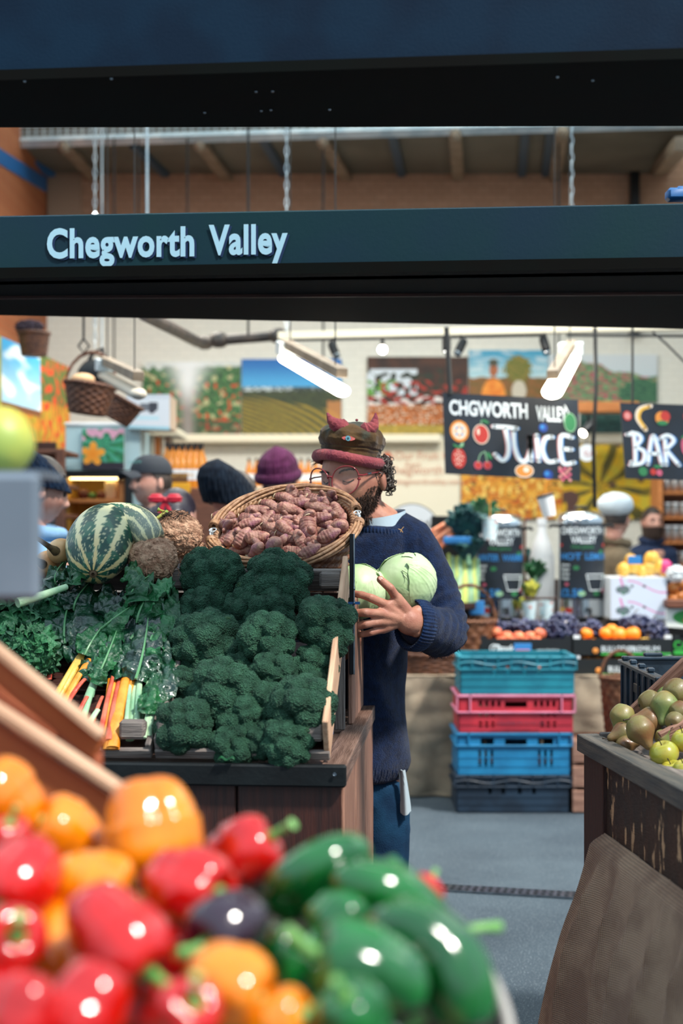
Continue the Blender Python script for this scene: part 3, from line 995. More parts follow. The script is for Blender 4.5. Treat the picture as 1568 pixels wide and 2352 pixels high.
def artichoke(seed, L_=.085, R_=.022):
    r = random.Random(seed)
    root = thing('knobbly_root', 'knobbly root', 'vegetable', (0, 0, 0), group='roots in the wicker basket')
    n = 46; pts = []; rad = []
    bend = r.uniform(-.012, .012); ph = r.uniform(0, 6)
    prof = r.choice([(.75, 1.1, .8), (1.1, .95, .6), (.6, .9, 1.15), (.9, 1.05, .9)])
    for i in range(n + 1):
        t = i / n
        x = (t - .5) * L_
        e = math.sqrt(max(0., 1 - abs(2 * t - 1) ** 3.2))
        pr = prof[0] * (1 - t) ** 2 + 2 * prof[1] * t * (1 - t) * 1.15 + prof[2] * t * t
        ring = 1 + .075 * abs(math.sin(t * 9 * PI + ph)) + .02 * math.sin(t * 23 + ph)
        pts.append(Vector((x, bend * math.sin(PI * t), .006 * math.sin(3 * t + ph))))
        rad.append(max(.0008, R_ * e * pr * ring))
    mb = MB(); mb.tube(pts, rad, 28)
    s0 = Vector((seed, 0, 0))
    mb.v = [v * 1 + Vector((0, v.y, v.z)) * (.16 * noise.noise(v * 45 + s0)) for v in mb.v]
    for k in range(r.choice([0, 1, 1, 2])):
        t = r.uniform(.2, .85); a = r.uniform(0, 6.28)
        b = Vector(((t - .5) * L_, math.cos(a) * R_ * .75, math.sin(a) * R_ * .75))
        d = Vector((r.uniform(-.3, .3), math.cos(a), math.sin(a))).normalized()
        mb.cap_tube([b, b + d * R_ * .35, b + d * R_ * .7], [R_ * .5, R_ * .48, R_ * .36], 14)
    mb.build('tuber', 'root_skin', root, local=True)
    if seed % 2 == 0:
        e = Vector((-L_ * .5 + .003, 0, 0))
        MB().tube([e, e + Vector((-.002, 0, 0))], [R_ * .55, R_ * .5], 16).build('cut_end', 'root_cut', root, local=True)
    return Kit(root)
rk = [artichoke(s) for s in (2, 5, 8, 11, 14, 17)]
RT = [(285, 385, -15, 150, 80), (295, 450, 10, 95, 85), (345, 470, 60, 75, 62), (400, 430, 20, 105, 80), (530, 368, 0, 130, 60), (590, 320, 20, 140, 75),
 (700, 300, -48, 190, 90), (665, 400, 70, 150, 100), (520, 440, 20, 190, 90), (575, 475, 40, 150, 62), (805, 385, -8, 170, 95), (890, 312, -20, 240, 98),
 (835, 232, -42, 120, 62), (920, 178, -70, 150, 100), (965, 255, 8, 130, 60), (1035, 195, 85, 150, 80), (1140, 212, -20, 150, 112), (1248, 190, 80, 80, 70),
 (1240, 245, 68, 130, 85), (1145, 292, -20, 270, 102), (1170, 388, 0, 140, 62), (1312, 335, -70, 200, 102), (1082, 490, -78, 270, 145), (1055, 372, -70, 120, 112),
 (1185, 452, -30, 135, 85), (1330, 465, 10, 135, 132), (1235, 545, 30, 175, 105), (1140, 622, 15, 190, 85), (905, 448, -40, 230, 84), (850, 492, -50, 175, 92),
 (850, 572, -45, 180, 92), (985, 592, -72, 205, 104), (770, 652, -8, 175, 150), (905, 682, -5, 210, 92), (615, 680, 30, 145, 138), (590, 560, 25, 210, 112),
 (702, 520, -60, 140, 95), (742, 475, -40, 150, 100), (455, 570, 68, 210, 118), (440, 672, 5, 180, 92), (290, 555, 80, 120, 84), (370, 555, 75, 160, 84),
 (1250, 412, 0, 95, 80), (980, 400, 60, 120, 80), (1060, 690, 40, 90, 60)]
def ray_plane(px, py, o, n):
    c = Vector((0, 0, CH)); dv = Vector(((px - 784) / F, 1, -(py - HY) / F))
    return c + dv * ((o - c).dot(n) / dv.dot(n))
ords = ['first', 'second', 'third', 'fourth', 'fifth', 'sixth', 'seventh', 'eighth', 'ninth', 'tenth', 'eleventh', 'twelfth', 'thirteenth', 'fourteenth']
srt = sorted(range(len(RT)), key=lambda i: RT[i][1] + .12 * abs(RT[i][0] - 850))
rows_ = [srt[0:9], srt[9:18], srt[18:27], srt[27:36], srt[36:45]]
rown = ['back row', 'second row from the back', 'middle row', 'second row from the front', 'front row']
lab_of = {}
for ri, rr in enumerate(rows_):
    for k, i in enumerate(sorted(rr, key=lambda i: RT[i][0])):
        lab_of[i] = 'pink brown root in the wicker basket, %s from left, %s' % (ords[k], rown[ri])
for i, (x, y, an, ln, wd) in enumerate(RT):
    px, py = 440 + x / 3.92, 1090 + y / 3.92
    cen = 1 - (((px - 655) / 165) ** 2 + ((py - 1205) / 85) ** 2)
    c = ray_plane(px, py, BC + BN * (.0 + .028 * max(0, cen) - .006 + .008 * (i % 3)), BN)
    L_ = ln / 3.92 * c.y / F; W_ = wd / 3.92 * c.y / F
    a = math.radians(an)
    ax = Vector((math.cos(a), 0, math.sin(a)))
    ax = (ax - BN * ax.dot(BN) * .6).normalized()
    if ln < wd * 1.25: ax = Vector((.25, -1, .35)).normalized()
    if i % 2: ax = -ax
    R = frame_mat(ax, BN)
    sx = max(.75, min(1.6, L_ / .080)); sy = max(.6, min(1.8, W_ / .043))
    if ln < wd * 1.25: sx = 1.; 
    rk[i % 6](c, R, (sx, sy, sy), lab_of[i])
for k in range(14):
    a = k * 2.4; q = .11 * math.sqrt((k + .5) / 14)
    c = BC - BN * .035 + bx_ * math.cos(a) * q + by_ * math.sin(a) * q
    rk[k % 6](c, Euler((rnd.uniform(0, 6), rnd.uniform(-.4, .4), rnd.uniform(0, 6))).to_matrix(), 1.05,
              'pink brown root buried in the lower layer of the wicker basket', 'buried roots of the lower layer')
# ----------------------------------------------------------------- chard, greens, kale
MT['leaf_dark'] = mat('dark_chard_leaf', '0c2e24', .24, col2='164a2c', scale=16, bump=1., bscale=55, spec=.6, coat=.5, rand=.15)
MT['leaf_green'] = mat('green_leaf', '174a2c', .3, col2='25683a', scale=18, bump=.8, bscale=70, spec=.5, rand=.15)
MT['vein'] = mat('pale_leaf_rib', '5d9464', .4)
MT['stk_orange'] = mat('orange_chard_stalk', 'd97f1c', .4, col2='e89a38', scale=9, stretch=(4, 4, 1), bump=.2, bscale=120)
MT['stk_yellow'] = mat('yellow_chard_stalk', 'd7a43c', .4, col2='e3bd62', scale=20, bump=.2, bscale=120)
MT['stk_red'] = mat('red_chard_stalk', 'b2402c', .4, col2='cf6a4e', scale=20, bump=.2, bscale=120)
MT['stk_white'] = mat('pale_green_stalk', 'a9c8a0', .4, col2='7aa984', scale=14, bump=.2, bscale=120)
def bez(a, b, c, t): return a * (1 - t) ** 2 + b * 2 * t * (1 - t) + c * t * t
def leaf(name, pts, wd, nrm, m, parent, seed=0, crinkle=.006, cup=.25, vein=None, nu=22, nv=40, frill=0., tip=.6):
    """crinkled blade along a 3-point curve; nrm points out of its face"""
    a, b, c = (Vector(p) for p in pts)
    s0 = Vector((seed * 3.1, seed, 0))
    def fr(v):
        p = bez(a, b, c, v); t = (bez(a, b, c, min(1, v + .02)) - bez(a, b, c, max(0, v - .02))).normalized()
        s = t.cross(nrm).normalized(); n = s.cross(t)
        return p, t, s, n
    def f(u, v):
        x = u * 2 - 1
        p, t, s, n = fr(v)
        w_ = wd * (math.sin(PI * min(1, v * .93 + .05) ** tip) ** .7) * (1 + .12 * noise.noise(Vector((v * 6, x, seed))))
        q = p + s * x * w_
        amp = crinkle * (.4 + abs(x))
        h = noise.noise(q * 42 + s0) * amp + noise.noise(q * 100 + s0) * amp * .45 - cup * wd * x * x
        if frill: h += frill * abs(x) ** 3 * math.sin(v * 60 + 9 * noise.noise(q * 30 + s0)) ; q += t * frill * abs(x) ** 3 * math.cos(v * 47)
        return q + n * h
    o = MB().sheet(f, nu, nv).build(name, m, parent)
    if vein:
        mb = MB(); k = 14
        mb.tube([fr(i / k)[0] + fr(i / k)[3] * .002 for i in range(k)], [wd * .06 * (1 - i / k) + .001 for i in range(k)], 6)
        mb.build('leaf_rib', vein, o)
    return o
def stalk(pts, r0, r1, m, parent, flat=.6):
    a, b, c = (Vector(p) for p in pts)
    k = 12
    mb = MB(); mb.tube([bez(a, b, c, i / k) for i in range(k + 1)], [lerp(r0, r1, i / k) for i in range(k + 1)], 12, flat=(TN, flat))
    return mb.build('stalk', m, parent)
def bunch(label, base, stalks, leaves, seed=0, kind='chard_bunch', cat='vegetable', grp='leafy bunches in the tilted crates'):
    """stalks: (x0,y0,x1,y1,width px,material); leaves: (x0,y0,xm,ym,x1,y1,halfwidth px,lift,material)"""
    t = thing(kind, label, cat, tray_pt(*base), group=grp)
    for i, (x0, y0, x1, y1, w_, m) in enumerate(stalks):
        p0 = tray_pt(x0, y0, .025 + .008 * (i % 3)); p1 = tray_pt(x1, y1, .045 + .006 * (i % 2))
        mid = (p0 + p1) / 2 + TN * .012
        k = p0.y / F
        stalk((p0, mid, p1), w_ * k / 2, w_ * k * .36, m, t)
    for i, (x0, y0, xm, ym, x1, y1, hw, lift, m) in enumerate(leaves):
        p0 = tray_pt(x0, y0, .045 + lift * .5); pm = tray_pt(xm, ym, .06 + lift) + UD * rnd.uniform(-.03, .03); p1 = tray_pt(x1, y1, .04 + lift * .6)
        k = p0.y / F
        nn = (TN + Vector((rnd.uniform(-.35, .35), -.3, rnd.uniform(-.1, .3)))).normalized()
        leaf('leaf', (p0, pm, p1), hw * k, nn, m, t, seed * 10 + i, .019, .22, 'vein' if i % 3 == 0 else None)
    return t
O_, Y_, R_, W_ = 'stk_orange', 'stk_yellow', 'stk_red', 'stk_white'
D_, G_ = 'leaf_dark', 'leaf_green'
bunch('chard bunch with bright orange stalks standing at the front of the crate', (260, 1722),
      [(245, 1712, 262, 1545, 22, O_), (258, 1718, 292, 1545, 30, O_), (250, 1700, 275, 1560, 18, R_), (262, 1712, 306, 1560, 18, O_), (243, 1690, 252, 1560, 15, O_), (228, 1700, 262, 1545, 14, R_), (255, 1722, 270, 1640, 40, O_)],
      [(262, 1550, 235, 1490, 250, 1420, 40, .0, G_), (290, 1550, 300, 1480, 330, 1400, 45, .02, D_), (270, 1560, 250, 1500, 205, 1450, 34, .02, D_), (300, 1560, 320, 1500, 370, 1470, 36, .0, D_)], 1)
bunch('spring greens bunch with pale green stalks beside the broccoli', (310, 1705),
      [(298, 1700, 312, 1555, 20, W_), (312, 1695, 324, 1530, 18, W_), (330, 1695, 352, 1590, 14, W_), (322, 1660, 345, 1550, 12, W_), (340, 1690, 350, 1640, 20, W_), (288, 1690, 300, 1570, 12, W_)],
      [(322, 1545, 330, 1470, 380, 1400, 42, .03, G_), (345, 1560, 370, 1500, 385, 1440, 40, .02, D_), (350, 1610, 372, 1560, 388, 1500, 36, .02, D_), (312, 1560, 310, 1480, 345, 1360, 44, .04, D_),
       (340, 1640, 345, 1600, 362, 1540, 30, .03, G_), (362, 1480, 380, 1420, 400, 1350, 34, .03, G_), (315, 1430, 340, 1385, 372, 1330, 30, .06, G_)], 2)
bunch('chard bunch with golden stalks leaning to the right', (120, 1640),
      [(120, 1625, 195, 1500, 28, Y_), (135, 1640, 205, 1515, 20, O_), (110, 1640, 185, 1500, 14, Y_)],
      [(195, 1505, 225, 1460, 262, 1410, 36, .03, G_), (200, 1510, 190, 1440, 215, 1370, 50, .01, D_), (185, 1500, 150, 1450, 160, 1380, 40, .0, D_), (235, 1445, 270, 1410, 318, 1385, 28, .06, G_)], 3)
bunch('chard bunch with red stalks half behind the golden one', (100, 1620),
      [(112, 1560, 125, 1515, 14, R_), (150, 1625, 195, 1560, 14, R_), (140, 1650, 180, 1580, 12, R_), (165, 1680, 200, 1600, 14, R_)],
      [(125, 1515, 130, 1460, 140, 1390, 38, .0, D_), (195, 1560, 200, 1520, 220, 1470, 30, .0, D_), (128, 1510, 110, 1470, 118, 1420, 24, .02, D_)], 4)
bunch('leek like greens bunch with a thick pale green stem', (190, 1640),
      [(180, 1680, 215, 1570, 26, W_), (205, 1600, 232, 1540, 22, W_), (120, 1700, 180, 1640, 18, W_), (190, 1700, 225, 1630, 18, W_), (205, 1690, 235, 1600, 12, R_)],
      [(230, 1545, 262, 1480, 275, 1430, 28, .04, G_), (215, 1570, 205, 1530, 222, 1495, 22, .03, G_)], 5)
# darker leaves filling the upper part, under the squash
bunch('dark crinkled chard leaves lying under the striped squash', (220, 1400),
      [(135, 1400, 120, 1440, 8, R_), (230, 1500, 225, 1470, 10, O_)],
      [(150, 1480, 160, 1420, 175, 1345, 46, .02, D_), (215, 1490, 215, 1420, 235, 1345, 52, .03, D_), (265, 1480, 280, 1410, 285, 1350, 50, .03, D_), (300, 1470, 330, 1400, 335, 1335, 48, .03, D_),
       (330, 1420, 355, 1380, 400, 1340, 36, .05, G_), (120, 1400, 130, 1360, 160, 1300, 32, .05, D_), (170, 1400, 180, 1370, 215, 1330, 34, .05, D_), (350, 1500, 375, 1450, 392, 1390, 40, .0, D_),
       (240, 1420, 230, 1380, 250, 1335, 34, .05, D_)], 6)
bunch('broad green leaves poking up between the squash and celeriac', (320, 1350),
      [(300, 1400, 300, 1370, 8, W_)],
      [(300, 1375, 315, 1345, 350, 1320, 34, .10, G_), (290, 1360, 285, 1320, 300, 1285, 30, .12, G_), (345, 1370, 360, 1345, 395, 1325, 26, .09, G_), (130, 1350, 138, 1320, 150, 1290, 26, .10, D_), (150, 1340, 165, 1320, 158, 1300, 24, .12, G_)], 7)
# big pale-green stem lying over the kale
o = MB().tube([P(40, 1385, 3.12), P(95, 1368, 3.16), P(152, 1348, 3.22)], [.011, .009, .007], 12).build('kale_stem', 'stk_white')
tag(o, 'thick pale green stem lying across the curly kale', 'stem')
MT['kale'] = mat('curly_kale', '1d5233', .5, col2='317247', scale=30, bump=.5, bscale=150, rand=.2)
def kale(px, py, lift, seed, label, sz=1.):
    c = tray_pt(px, py, lift)
    t = thing('curly_kale', label, 'vegetable', c, group='curly kale bunches')
    r = random.Random(seed)
    mb = MB()
    for k in range(34):
        d = Vector((r.gauss(0, 1), r.gauss(0, 1) - .8, r.gauss(0, 1) + .3)).normalized()
        p = c + Vector((d.x * .06, d.y * .04, d.z * .06)) * sz
        s = d.cross(Vector((r.random(), r.random(), r.random()))).normalized(); q = d.cross(s)
        s0 = Vector((k, seed, 0)); w_ = r.uniform(.018, .03) * sz
        def f(u, v):
            a = u * 2 * PI; rr = v * w_ * (1 + .2 * math.sin(3 * a))
            h = .010 * v ** 2 * math.sin(a * 7 + 5 * noise.noise(s0 + Vector((u * 4, v, 0)))) - .006 * v
            return p + s * math.cos(a) * rr + q * math.sin(a) * rr + d * h
        mb.sheet(f, 42, 7, closed_u=True)
    mb.build('curled_leaves', 'kale', t)
    MB().tube([c - TN * .03 - TD_ * .1, c - TN * .01, c + TD_ * .02], [.006, .005, .003], 8).build('stalk', 'stk_white', t)
for i, (x, y, l, sz, lab) in enumerate([(20, 1440, .06, 1.2, 'curly kale at the far left edge of the view'), (65, 1420, .05, 1.2, 'curly kale below the grey panel'), (70, 1500, .07, 1.1, 'curly kale just above the wooden crate edge'),
        (25, 1500, .05, 1.1, 'curly kale low at the far left'), (100, 1395, .04, 1., 'curly kale beside the thick pale stem')]):
    kale(x, y, l, 30 + i, lab, sz)

o = MB().sheet(lambda u, v: P(lerp(500, 540, u), 1743 - 5 * math.sin(PI * u) + 3 * v, 2.90) + ZD * (.004 * math.sin(u * 9)) - VD * (v * .012), 14, 5).build('leaf_scrap', 'leaf_green')
tag(o, 'small bright green leaf scrap on the front edge of the broccoli table', 'leaf')
# ================================================================= people
MT['skin'] = mat('warm_skin', 'b5806a', .5, col2='a56d5a', scale=24, bump=.12, bscale=300, sss=.15, spec=.4)
MT['skin_pale'] = mat('pale_skin', 'c79a8a', .5, col2='b88474', scale=20, sss=.15, spec=.4)
MT['knit_navy'] = mat('navy_wool_knit', '0b1a36', .95, col2='102446', scale=60, bump=.7, bscale=330, sheen=.12, spec=.15, bstretch=(1, 1, 1))
MT['knit_rib'] = mat('navy_rib_knit', '0b1c3a', .95, col2='12294c', scale=40, bump=.4, bscale=300, sheen=.12, spec=.15)
MT['jeans'] = mat('dark_teal_jeans', '0f2a44', .85, col2='173f5c', scale=7, bump=.3, bscale=300, spec=.15)
MT['hair_dark'] = mat('dark_hair', '1f1815', .5, col2='3a302b', scale=60, spec=.5)
MT['hair_curly'] = mat('dark_greying_curls', '3a322e', .45, col2='857a72', scale=90, lo=.5, hi=.7, spec=.5)
MT['beard'] = mat('brown_beard', '2c1d17', .7, col2='4a3226', scale=120, bump=1., bscale=400)
MT['shirt'] = mat('pale_blue_cotton', 'a8bac6', .8, bump=.1, bscale=60)
MT['eye_dark'] = mat('eye_dark', '1a1210', .3)

def head_ball(mb, seg=90, rings=70, s=1., R=None, c=(0, 0, 0), lids=True):
    """head of 0.23 m facing local -Y, centred between the ears"""
    c = Vector(c); R = R or Matrix.Identity(3)
    def g(x, z, x0, z0, sx, sz): return math.exp(-((x - x0) / sx) ** 2 - ((z - z0) / sz) ** 2)
    def fn(d):
        p = Vector((d.x * .076, d.y * .096, d.z * .118))
        if d.z < 0:
            q = sm((-p.z - .005) / .11)
            p.x *= 1 - .30 * q
            if p.y > 0: p.y *= 1 - .55 * q
            else: p.y *= 1 + .04 * q
        if p.y > 0: p.y *= 1.04
        if p.z > .02 and p.y < 0: p.y *= 1 - .10 * sm((p.z - .02) / .09)
        if d.y < -.15:
            k = sm((-d.y - .15) / .3); x, z = p.x, p.z
            dy = 0
            dy -= .010 * g(x, z, 0, .004, .010, .024)
            dy -= .024 * g(x, z, 0, -.022, .0125, .014)
            dy -= .010 * (g(x, z, .013, -.028, .007, .007) + g(x, z, -.013, -.028, .007, .007))
            dy += .011 * (g(x, z, .031, .008, .017, .013) + g(x, z, -.031, .008, .017, .013))
            dy -= .006 * (g(x, z, .030, .028, .022, .008) + g(x, z, -.030, .028, .022, .008))
            dy -= .007 * (g(x, z, .031, .007, .0115, .008) + g(x, z, -.031, .007, .0115, .008))
            dy -= .007 * g(x, z, 0, -.053, .022, .006)
            dy -= .007 * g(x, z, 0, -.065, .018, .006)
            dy += .005 * g(x, z, 0, -.059, .024, .0025)
            dy -= .008 * g(x, z, 0, -.092, .022, .015)
            dy -= .005 * (g(x, z, .045, -.020, .022, .022) + g(x, z, -.045, -.020, .022, .022))
            p.y += dy * k
        return p
    mb.ball(c, 1, seg, rings, R=R, fn=lambda d: fn(d) * s)
    for sx in (-1, 1):
        mb.ball(c + R @ (Vector((sx * .077, .010, -.006)) * s), (.010 * s, .020 * s, .032 * s), 16, 12, R=R @ Matrix.Rotation(sx * .35, 3, 'Z'))
    return fn
def hand(mb, wrist, palm_end, nrm, fingers, thumb, r=.0095, pw=.042):
    """palm + five fingers: fingers are lists of joints (world), thumb likewise"""
    ax = (palm_end - wrist).normalized()
    side = nrm.cross(ax).normalized()
    L_ = (palm_end - wrist).length
    # palm as fanned metacarpals with webbing
    for i, f in enumerate(fingers):
        t = (i / 3 - .5)
        w0 = wrist + side * (-t) * pw * .75
        mb.cap_tube([w0, (w0 + f[0]) / 2 + nrm * .002, f[0]], [.0185, .0165, .0125], 14)
    for i in range(3):
        a = fingers[i][0]; b = fingers[i + 1][0]
        w0 = wrist - side * ((i + .5) / 3 - .5) * pw * .75
        m_ = (a + b) / 2 - ax * .012
        mb.cap_tube([w0, (w0 + m_) / 2, m_], [.018, .016, .0125], 12)
    for f, rr in zip(fingers, (1., 1.03, .97, .84)):
        n = len(f)
        for k in range(n - 1):
            a, b = f[k], f[k + 1]
            ra = r * rr * (1.10 - .10 * k); rb = r * rr * (1.03 - .12 * k)
            mb.cap_tube([a, a.lerp(b, .5), b], [ra, ra * .93, rb], 16)
    mb.cap_tube([wrist + side * pw * .25, (wrist + thumb[0]) / 2 + side * .006, thumb[0]], [.017, .018, .0155], 14)
    for k in range(len(thumb) - 1):
        a, b = thumb[k], thumb[k + 1]
        mb.cap_tube([a, a.lerp(b, .5), b], [.0135 - .0015 * k, .0118 - .001 * k, .0118 - .0015 * k], 16)
def curls(mb, pts, r, n, rod=.0022, R=.012, m=0):
    for i in range(n):
        p = r.choice(pts) + Vector((r.gauss(0, .007), r.gauss(0, .007), r.gauss(0, .008)))
        ax = Vector((r.gauss(0, 1), r.gauss(0, 1), r.gauss(0, 1))).normalized()
        x = ax.cross(Vector((0, .3, 1))).normalized(); y = ax.cross(x)
        rr = R * r.uniform(.55, 1.15); a0 = r.uniform(0, 6.28); tr = r.uniform(.8, 1.7)
        q = [p + (x * math.cos(a0 + tr * 2 * PI * k / 14) + y * math.sin(a0 + tr * 2 * PI * k / 14)) * rr * (1 - .3 * k / 14) + ax * (k / 14 - .5) * rr for k in range(15)]
        mb.tube(q, [rod * (1 - .6 * k / 14) for k in range(15)], 5, m)

man = thing('person', 'person in horned cap and navy jumper hugging two pale cabbages behind the broccoli table', 'person', (0.02, 4.02, 0))
HR = Matrix.Rotation(math.radians(-3), 3, 'Y') @ Matrix.Rotation(math.radians(-30), 3, 'Z') @ Matrix.Rotation(math.radians(7), 3, 'X')
HC = P(812, 1099, 3.97)
HS = 1.1
MD = 3.97
hw = lambda x, y, z: HC + HR @ Vector((x * HS, y * HS, z * HS))
# ---- skin: head, neck, trunk, arms, hands, legs as one surface
mb = MB()
head_ball(mb, R=HR, c=HC, s=HS)
nk = P(868, 1200, 4.02)
mb.tube([hw(0, .02, -.04), hw(0, .03, -.09), nk, nk + Vector((0, .01, -.05))], [.062, .060, .064, .085], 20)
ch = P(812, 1330, 4.05); hp = P(800, 1700, 4.06)
sc_ = nk + Vector((-.03, .02, -.07))
mb.tube([sc_ + ZD * .04, sc_ - ZD * .03, ch, (ch + hp) / 2, hp, hp - ZD * .10], [.05, .12, .13, .12, .115, .10], 24)
shL = P(955, 1252, 4.02); elL = P(1018, 1448, 3.96); wrL = P(962, 1428, 3.74)      # arm on the picture's right
shR = P(668, 1262, 4.06); elR = P(640, 1460, 4.02); wrR = P(742, 1475, 3.80)
for sh, el, wr in ((shL, elL, wrL), (shR, elR, wrR)):
    mb.cap_tube([sh + (sc_ - sh) * .5, sh, sh.lerp(el, .5), el, el.lerp(wr, .45), wr], [.07, .056, .046, .040, .037, .027], 20)
for sx, kx in ((.08, 0), (-.085, -.02)):
    h0 = hp + Vector((sx, 0, -.08)); kn = Vector((h0.x + kx + .01, 4.03, .50)); an = Vector((h0.x + kx, 4.08, .09))
    mb.cap_tube([h0, h0.lerp(kn, .5), kn, kn.lerp(an, .45), an], [.075, .068, .052, .048, .038], 18)
    mb.cap_tube([an - ZD * .03, an + Vector((0, -.08, -.055)), an + Vector((0, -.16, -.06))], [.04, .036, .028], 14)
# picture-right hand over the cabbages, back of the hand to the camera
hn = Vector((0, -1, .12)).normalized()
D = 3.64
f_idx = [P(884, 1388, 3.66), P(851, 1373, 3.635), P(829, 1366, 3.645), P(812, 1363, 3.665)]
f_mid = [P(874, 1409, 3.65), P(838, 1407, 3.62), P(812, 1409, 3.635), P(794, 1412, 3.66)]
f_rng = [P(873, 1428, 3.655), P(839, 1434, 3.63), P(815, 1439, 3.64), P(798, 1442, 3.665)]
f_pky = [P(880, 1445, 3.67), P(851, 1453, 3.65), P(832, 1457, 3.655), P(816, 1459, 3.675)]
th = [P(911, 1374, 3.675), P(896, 1351, 3.655), P(873, 1331, 3.665)]
hand(mb, P(958, 1427, 3.715), P(880, 1415, 3.65), hn, [f_idx, f_mid, f_rng, f_pky], th, r=.0112, pw=.066)
mb.cap_tube([P(925, 1398, 3.69), P(911, 1378, 3.675)], [.02, .016], 12)
mb.cap_tube([P(914, 1386, 3.68), P(896, 1386, 3.668), P(886, 1392, 3.66)], [.017, .0125, .012], 12)
mb.cap_tube([P(940, 1428, 3.70), P(985, 1434, 3.79)], [.036, .036], 20, flat=(Vector((0, 1, 0)), .75))
# picture-left hand supporting the other cabbage from below (behind the crates)
wr_ = P(742, 1478, 3.80)
fr_ = [[P(786 + 2 * k, 1452 + 13 * k, 3.76), P(815, 1446 + 12 * k, 3.73), P(835, 1436 + 10 * k, 3.72), P(850, 1424 + 9 * k, 3.725)] for k in range(4)]
fr_ = [[q + Vector((-.03, .02, -.035)) for q in f] for f in fr_]
hand(mb, wr_, P(790, 1465, 3.76), Vector((0, -.6, -.8)), fr_, [P(768, 1440, 3.77), P(780, 1420, 3.76), P(792, 1405, 3.755)], r=.0105, pw=.046)
def sk_disp(p, n): return p + n * (noise.noise(p * 60) * .0006)
body = mb.build('body', 'skin', man, voxel=.0032, smooth_it=2, post=sk_disp)
# fingernails and knuckle creases
for f in (f_idx, th):
    a, b = f[-2], f[-1]; ax = (b - a).normalized(); up_ = Vector((0, -1, .35)).normalized(); s = ax.cross(up_).normalized()
    c = b + up_ * (.0088) - ax * .001
    MB().ball(c, (.0062, .0052, .0012), 12, 8, R=frame_mat(ax, up_)).build('fingernail', mat('fingernail', 'd9a898', .3), man)
# ---- facial hair, brows, closed lids
r = random.Random(5)
mb = MB()
def face_pt(x, z, off=0.):
    """point on the front of the face for head-local x,z"""
    best = None
    d = Vector((x / .076, 0, z / .118))
    if z < 0: d.x /= 1 - .30 * sm((-z - .005) / .11)
    q = 1 - d.x * d.x - d.z * d.z
    y = -.096 * math.sqrt(max(q, .0))
    if z < 0: y *= 1 + .04 * sm((-z - .005) / .11)
    y -= .008 * math.exp(-(x / .022) ** 2 - ((z + .092) / .015) ** 2) + .006 * math.exp(-(x / .03) ** 2 - ((z + .06) / .02) ** 2)
    return hw(x, y - off, z)
for i in range(2600):
    x = r.uniform(-.074, .074); ax_ = abs(x)
    ztop = -.040 - .016 * math.exp(-(x / .02) ** 2) + (.020 * sm((ax_ - .045) / .025))
    z = r.uniform(-.108, ztop)
    if ax_ < .022 and -.070 < z < -.054: continue
    wl_ = .076 * (1 - .30 * sm((-z - .005) / .11)) * math.sqrt(max(.0, 1 - (z / .118) ** 2))
    if ax_ > wl_ * .985:
        continue
    p = face_pt(x, z, -.002)
    d = (HR @ Vector((x * 6, -.6, -1.1))).normalized() + Vector((r.uniform(-.5, .5), r.uniform(-.5, .5), r.uniform(-.4, .4)))
    ln = r.uniform(.005, .009) * (1 + 1.0 * sm((-z - .05) / .05))
    mb.tube([p, p + d.normalized() * ln * .6, p + d.normalized() * ln + Vector((0, 0, -.002))], [.0011, .0009, .0003], 4)
for i in range(900):     # side of the jaw up to the ear
    sd = r.choice((1, 1, -1)); z = r.uniform(-.088, -.005); a = r.uniform(-.012, .012) if z > -.045 else r.uniform(-.065, .012)
    k_ = 1 - .30 * sm((-z - .005) / .11)
    xx = .076 * k_ * math.sqrt(max(.02, 1 - (z / .118) ** 2 - (min(a, 0) / .096) ** 2))
    if z > -.02 and r.random() < .5: continue
    p = hw(sd * (xx - .001), a, z)
    d = (HR @ Vector((sd * 1., -.2, -1.2))).normalized() + Vector((r.uniform(-.5, .5), r.uniform(-.5, .5), r.uniform(-.4, .4)))
    ln = r.uniform(.004, .007) * (1 + 1.2 * sm((-z - .04) / .04))
    mb.tube([p, p + d.normalized() * ln * .6, p + d.normalized() * ln], [.0012, .0009, .0003], 4)
# under the chin
for i in range(500):
    x = r.uniform(-.05, .05); y = r.uniform(-.095, -.01)
    p = hw(x, y, -.098 - .01 * (1 - (x / .05) ** 2))
    d = (HR @ Vector((x * 5, -.3, -1.))).normalized() + Vector((r.uniform(-.4, .4), r.uniform(-.4, .4), 0))
    mb.tube([p, p + d * .008, p + d.normalized() * .020], [.0013, .001, .0003], 4)
mb.build('beard', 'beard', man)
for sx in (-1, 1):
    mb = MB()
    for i in range(60):
        t = i / 60; x = sx * (.014 + .036 * t); z = .025 + .005 * math.sin(PI * t * .9) + r.uniform(-.0025, .0025)
        p = face_pt(x, z, .004)
        d = HR @ Vector((sx * .9, -.1, .15))
        mb.tube([p, p + d * .007 + Vector((0, 0, r.uniform(-.001, .001)))], [.0008, .0003], 4)
    mb.build('eyebrow', 'hair_dark', man)
    mb = MB()
    pts = [face_pt(sx * (.020 + .024 * k / 8), .0035 - .0045 * math.sin(PI * k / 8), -.0015 + .002 * math.sin(PI * k / 8)) for k in range(9)]
    mb.tube(pts, .0016, 6)
    mb.build('eyelashes', 'eye_dark', man)
